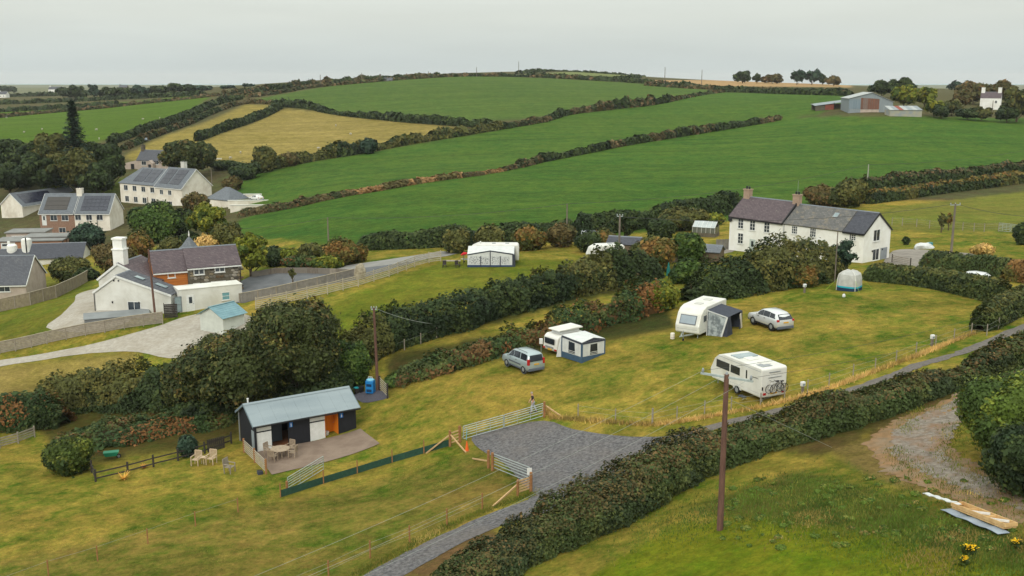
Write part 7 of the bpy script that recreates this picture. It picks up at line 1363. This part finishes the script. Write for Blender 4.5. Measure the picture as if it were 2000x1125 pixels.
blades('flax_plant', 'spiky yellow flax plant beside the dark rail fence', G(242,936), 46, 1.0, 'flax'); blades('flax_plant', 'small orange flax plant further along the rail fence', G(281,914), 24, .6, 'flax2')
for px_, py_, w_, lab in ((1892,1082,26,'large clump of yellow ragwort flowers in the rough grass'),(1983,1070,14,'small yellow flower clump beside the white offcuts'),(1881,1103,14,'small yellow flower clump below the large one')):
    p_, h_, rx = size_px(px_, py_, py_-w_*.7, w_); t = thing('flower_clump', lab, 'flowers', p_, 0, 'yellow flower clumps'); n = 60*int(w_/10); c = rng.normal(0,.38,(n,3))*[rx,rx,0]+[0,0,h_*.8]+rng.normal(0,.06,(n,3)); v, f, cc = leaf_faces(c, np.tile([0,0,1.],(n,1))+rng.normal(0,.3,(n,3)), .04, pick('flower', c, 2.0)); tag(link('flowers', mesh_np('flowers', v, f, LEAF, cc), t), kind='stuff')
    c = rng.normal(0,.4,(n,3))*[rx,rx,h_*.4]+[0,0,h_*.35]; v, f, cc = leaf_faces(c, rng.normal(0,1,(n,3)), .1, pick('gorse', c, 2.0)); link('leaves', mesh_np('leaves', v, f, LEAF, cc), t)
# ---------------------------------------------------------------- sheep
M_wool = mat('wool', S(214,208,194,.7), S(192,186,170,.7), .95, 6)
def sheep_mesh():
    bm = bmesh.new(); bmesh.ops.create_icosphere(bm, subdivisions=2, radius=1)
    for v in bm.verts: v.co = Vector((v.co.x*.55, v.co.y*.3, v.co.z*.3+.62))
    r = bmesh.ops.create_icosphere(bm, subdivisions=1, radius=1)
    for v in r['verts']: v.co = Vector((v.co.x*.18+.66, v.co.y*.1, v.co.z*.12+.62-.15*v.co.x))
    for x in (-.32,.32):
        for y in (-.14,.14):
            c = bmesh.ops.create_cone(bm, cap_ends=True, segments=6, radius1=.04, radius2=.06, depth=.5); bmesh.ops.translate(bm, verts=c['verts'], vec=(x,y,.22))
    for y in (-.13,.13):
        c = bmesh.ops.create_cone(bm, cap_ends=True, segments=5, radius1=.05, radius2=.01, depth=.14); bmesh.ops.rotate(bm, verts=c['verts'], matrix=Matrix.Rotation(1.5 if y < 0 else -1.5, 3, 'X')); bmesh.ops.translate(bm, verts=c['verts'], vec=(.58,y,.72))
    me = bpy.data.meshes.new('sheep'); bm.to_mesh(me); bm.free(); me.materials.append(M_wool); return me
sm = sheep_mesh()
for i, (px_, py_, lab) in enumerate(((279,234,'white sheep grazing near the hedge in the left pasture'),(312,232,'sheep grazing at the hedge foot of the left pasture'),(189,255,'white sheep right of the spruce in the left pasture'),(82,254,'white sheep left of the spruce in the left pasture'),(47,260,'sheep lying at the wood edge of the left pasture'),(13,231,'sheep at the left edge of the pasture'),(470,300,'sheep in the dry field above the round tree'),(450,311,'sheep near the pale trough in the dry field'),(685,264,'white sheep in the middle of the dry field'),(656,247,'sheep in the upper part of the dry field'),(622,292,'sheep near the lower hedge of the dry field'),(194,273,'sheep lying above the wood edge right of the spruce'))):
    p_ = G(px_,py_,200); tag(link('sheep', sm, None, tuple(p_), (0,0,i*1.9)), lab, 'sheep', 'sheep in the far fields').scale = (1.0,1.0,1.0)
p_ = G(281,277,250); t = thing('field_trailer', 'small pale trailer standing in the narrow dry field', 'trailer', p_, .3); MB().box(-1.3,1.3,-.8,.8,.6,1.5).build('box', M_tin, t, bevel=.1); [wheel(t,0,s_*.85,.35) for s_ in (1,-1)]; MB().bar((1.3,0,.65),(2.4,0,.5),.1,.1).build('drawbar', M_galv, t)
p_ = G(420,312,250); t = thing('feed_trough', 'long pale trough lying in the dry field', 'trough', p_, .35); MB().prism([(-.3,.5),(-.2,.1),(.2,.1),(.3,.5)],-2.2,2.2,'yz').build('trough', M_offw, t); [MB().box(x-.05,x+.05,-.25,.25,0,.12).build('foot', M_galv, t) for x in (-1.8,1.8)]
# paddock gate, sheet heap, garden bits
tube_gate('galvanised paddock gate beyond the farm yard, left leaf', G(1950,452), G(1972,454), 1.3, 6); tube_gate('galvanised paddock gate beyond the farm yard, right leaf', G(1974,454), G(2010,462), 1.3, 6)
slat_fence('yard_gate', 'low wooden yard gate beside the farmhouse door', [G(1742,512), G(1778,520)], .95, 4, 9, M_grey, M_dark, sh=.08)
p_ = G(1803,485); t = thing('tarpaulin', 'white tarpaulin heap at the back of the farm yard', 'tarpaulin', p_, .2); bm = bmesh.new(); bmesh.ops.create_icosphere(bm, subdivisions=3, radius=1); me = bpy.data.meshes.new('sheet')
for v in bm.verts: q = np.array([v.co[:]]); k = 1+.7*(vnoise(q, 1.8)[0]-.5); v.co = Vector((v.co.x*1.4*k, v.co.y*.8*k, max(-.05, v.co.z*.8*k)))
bm.to_mesh(me); bm.free(); me.materials.append(M_cwhite); link('cover', me, t); MB().box(.7,1.3,-.2,.2,.3,.8).build('drum', mat('turquoise_drum', S(60,130,140), None, .5, 2), t)
p_ = G(1305,548); t = thing('garden_parasol', 'closed green parasol in the garden behind the hedge', 'parasol', p_); MB().tube([(0,0,0),(0,0,2.2)],.03,6).build('pole', M_dark, t); MB().lathe([(.26,.6),(.2,1.4),(.05,2.2)],10).build('canopy', mat('teal_cloth', S(34,110,104), None, .8, 3), t)
p_ = G(218,896); t = thing('wheelbarrow', 'green wheelbarrow behind the dark rail fence', 'wheelbarrow', p_, .3); MB().prism([(-.45,.3),(-.6,.62),(.6,.62),(.4,.3)],-.3,.3,'xz').build('tray', mat('green_plastic', S(28,120,90), None, .5, 2), t); wheel(t,.55,0,.19,.09); [MB().bar((.5,s_*.12,.2),(-.95,s_*.28,.55),.03,.03).build('handle', M_dark, t) for s_ in (1,-1)]
p_ = G(172,637); t = thing('garden_store', 'long low grey roofed store behind the slatted fence', 'store', G(166,640), R(22)); MB().prism([(-.1,0),(-.1,1.0),(2.0,1.25),(2.0,0)],0,7.2,'yz').build('body', mat('store_grey', S(128,130,132,.86)), t); MB().slab((-.1,-.2,1.02),(7.3,-.2,1.02),(7.3,2.1,1.3),(-.1,2.1,1.3),.06).build('lid', mat('store_lid', S(142,146,148,.86), S(126,130,132,.86), .6, .6), t)
p_ = G(322,622); t = thing('side_gate', 'dark slatted gate between the wing and the lobby', 'gate', p_, R(12))
for j in range(8): MB().box(0,1.5,-.02,.02,.08+j*.21,.26+j*.21).build('slat', M_dark, t)
MB().box(-.06,0,-.05,.05,0,1.9).build('post', M_dark, t)
# ---------------------------------------------------------------- air
hzb = MB().box(-9000, 9000, -60, 15500, -60, 75).build('haze', mat('unused_placeholder', (1,1,1)), None); hzb.data.materials.clear()
hm = bpy.data.materials.new('haze_air'); hm.use_nodes = True; ht = hm.node_tree; ht.nodes.clear(); ho = N(ht, 'ShaderNodeOutputMaterial'); hv = N(ht, 'ShaderNodeVolumePrincipled', Density=0.000055, Anisotropy=0.0)
hv.inputs['Color'].default_value = (.97, .985, 1, 1); ht.links.new(hv.outputs[0], ho.inputs['Volume']); hzb.data.materials.append(hm); tag(hzb, kind='stuff')
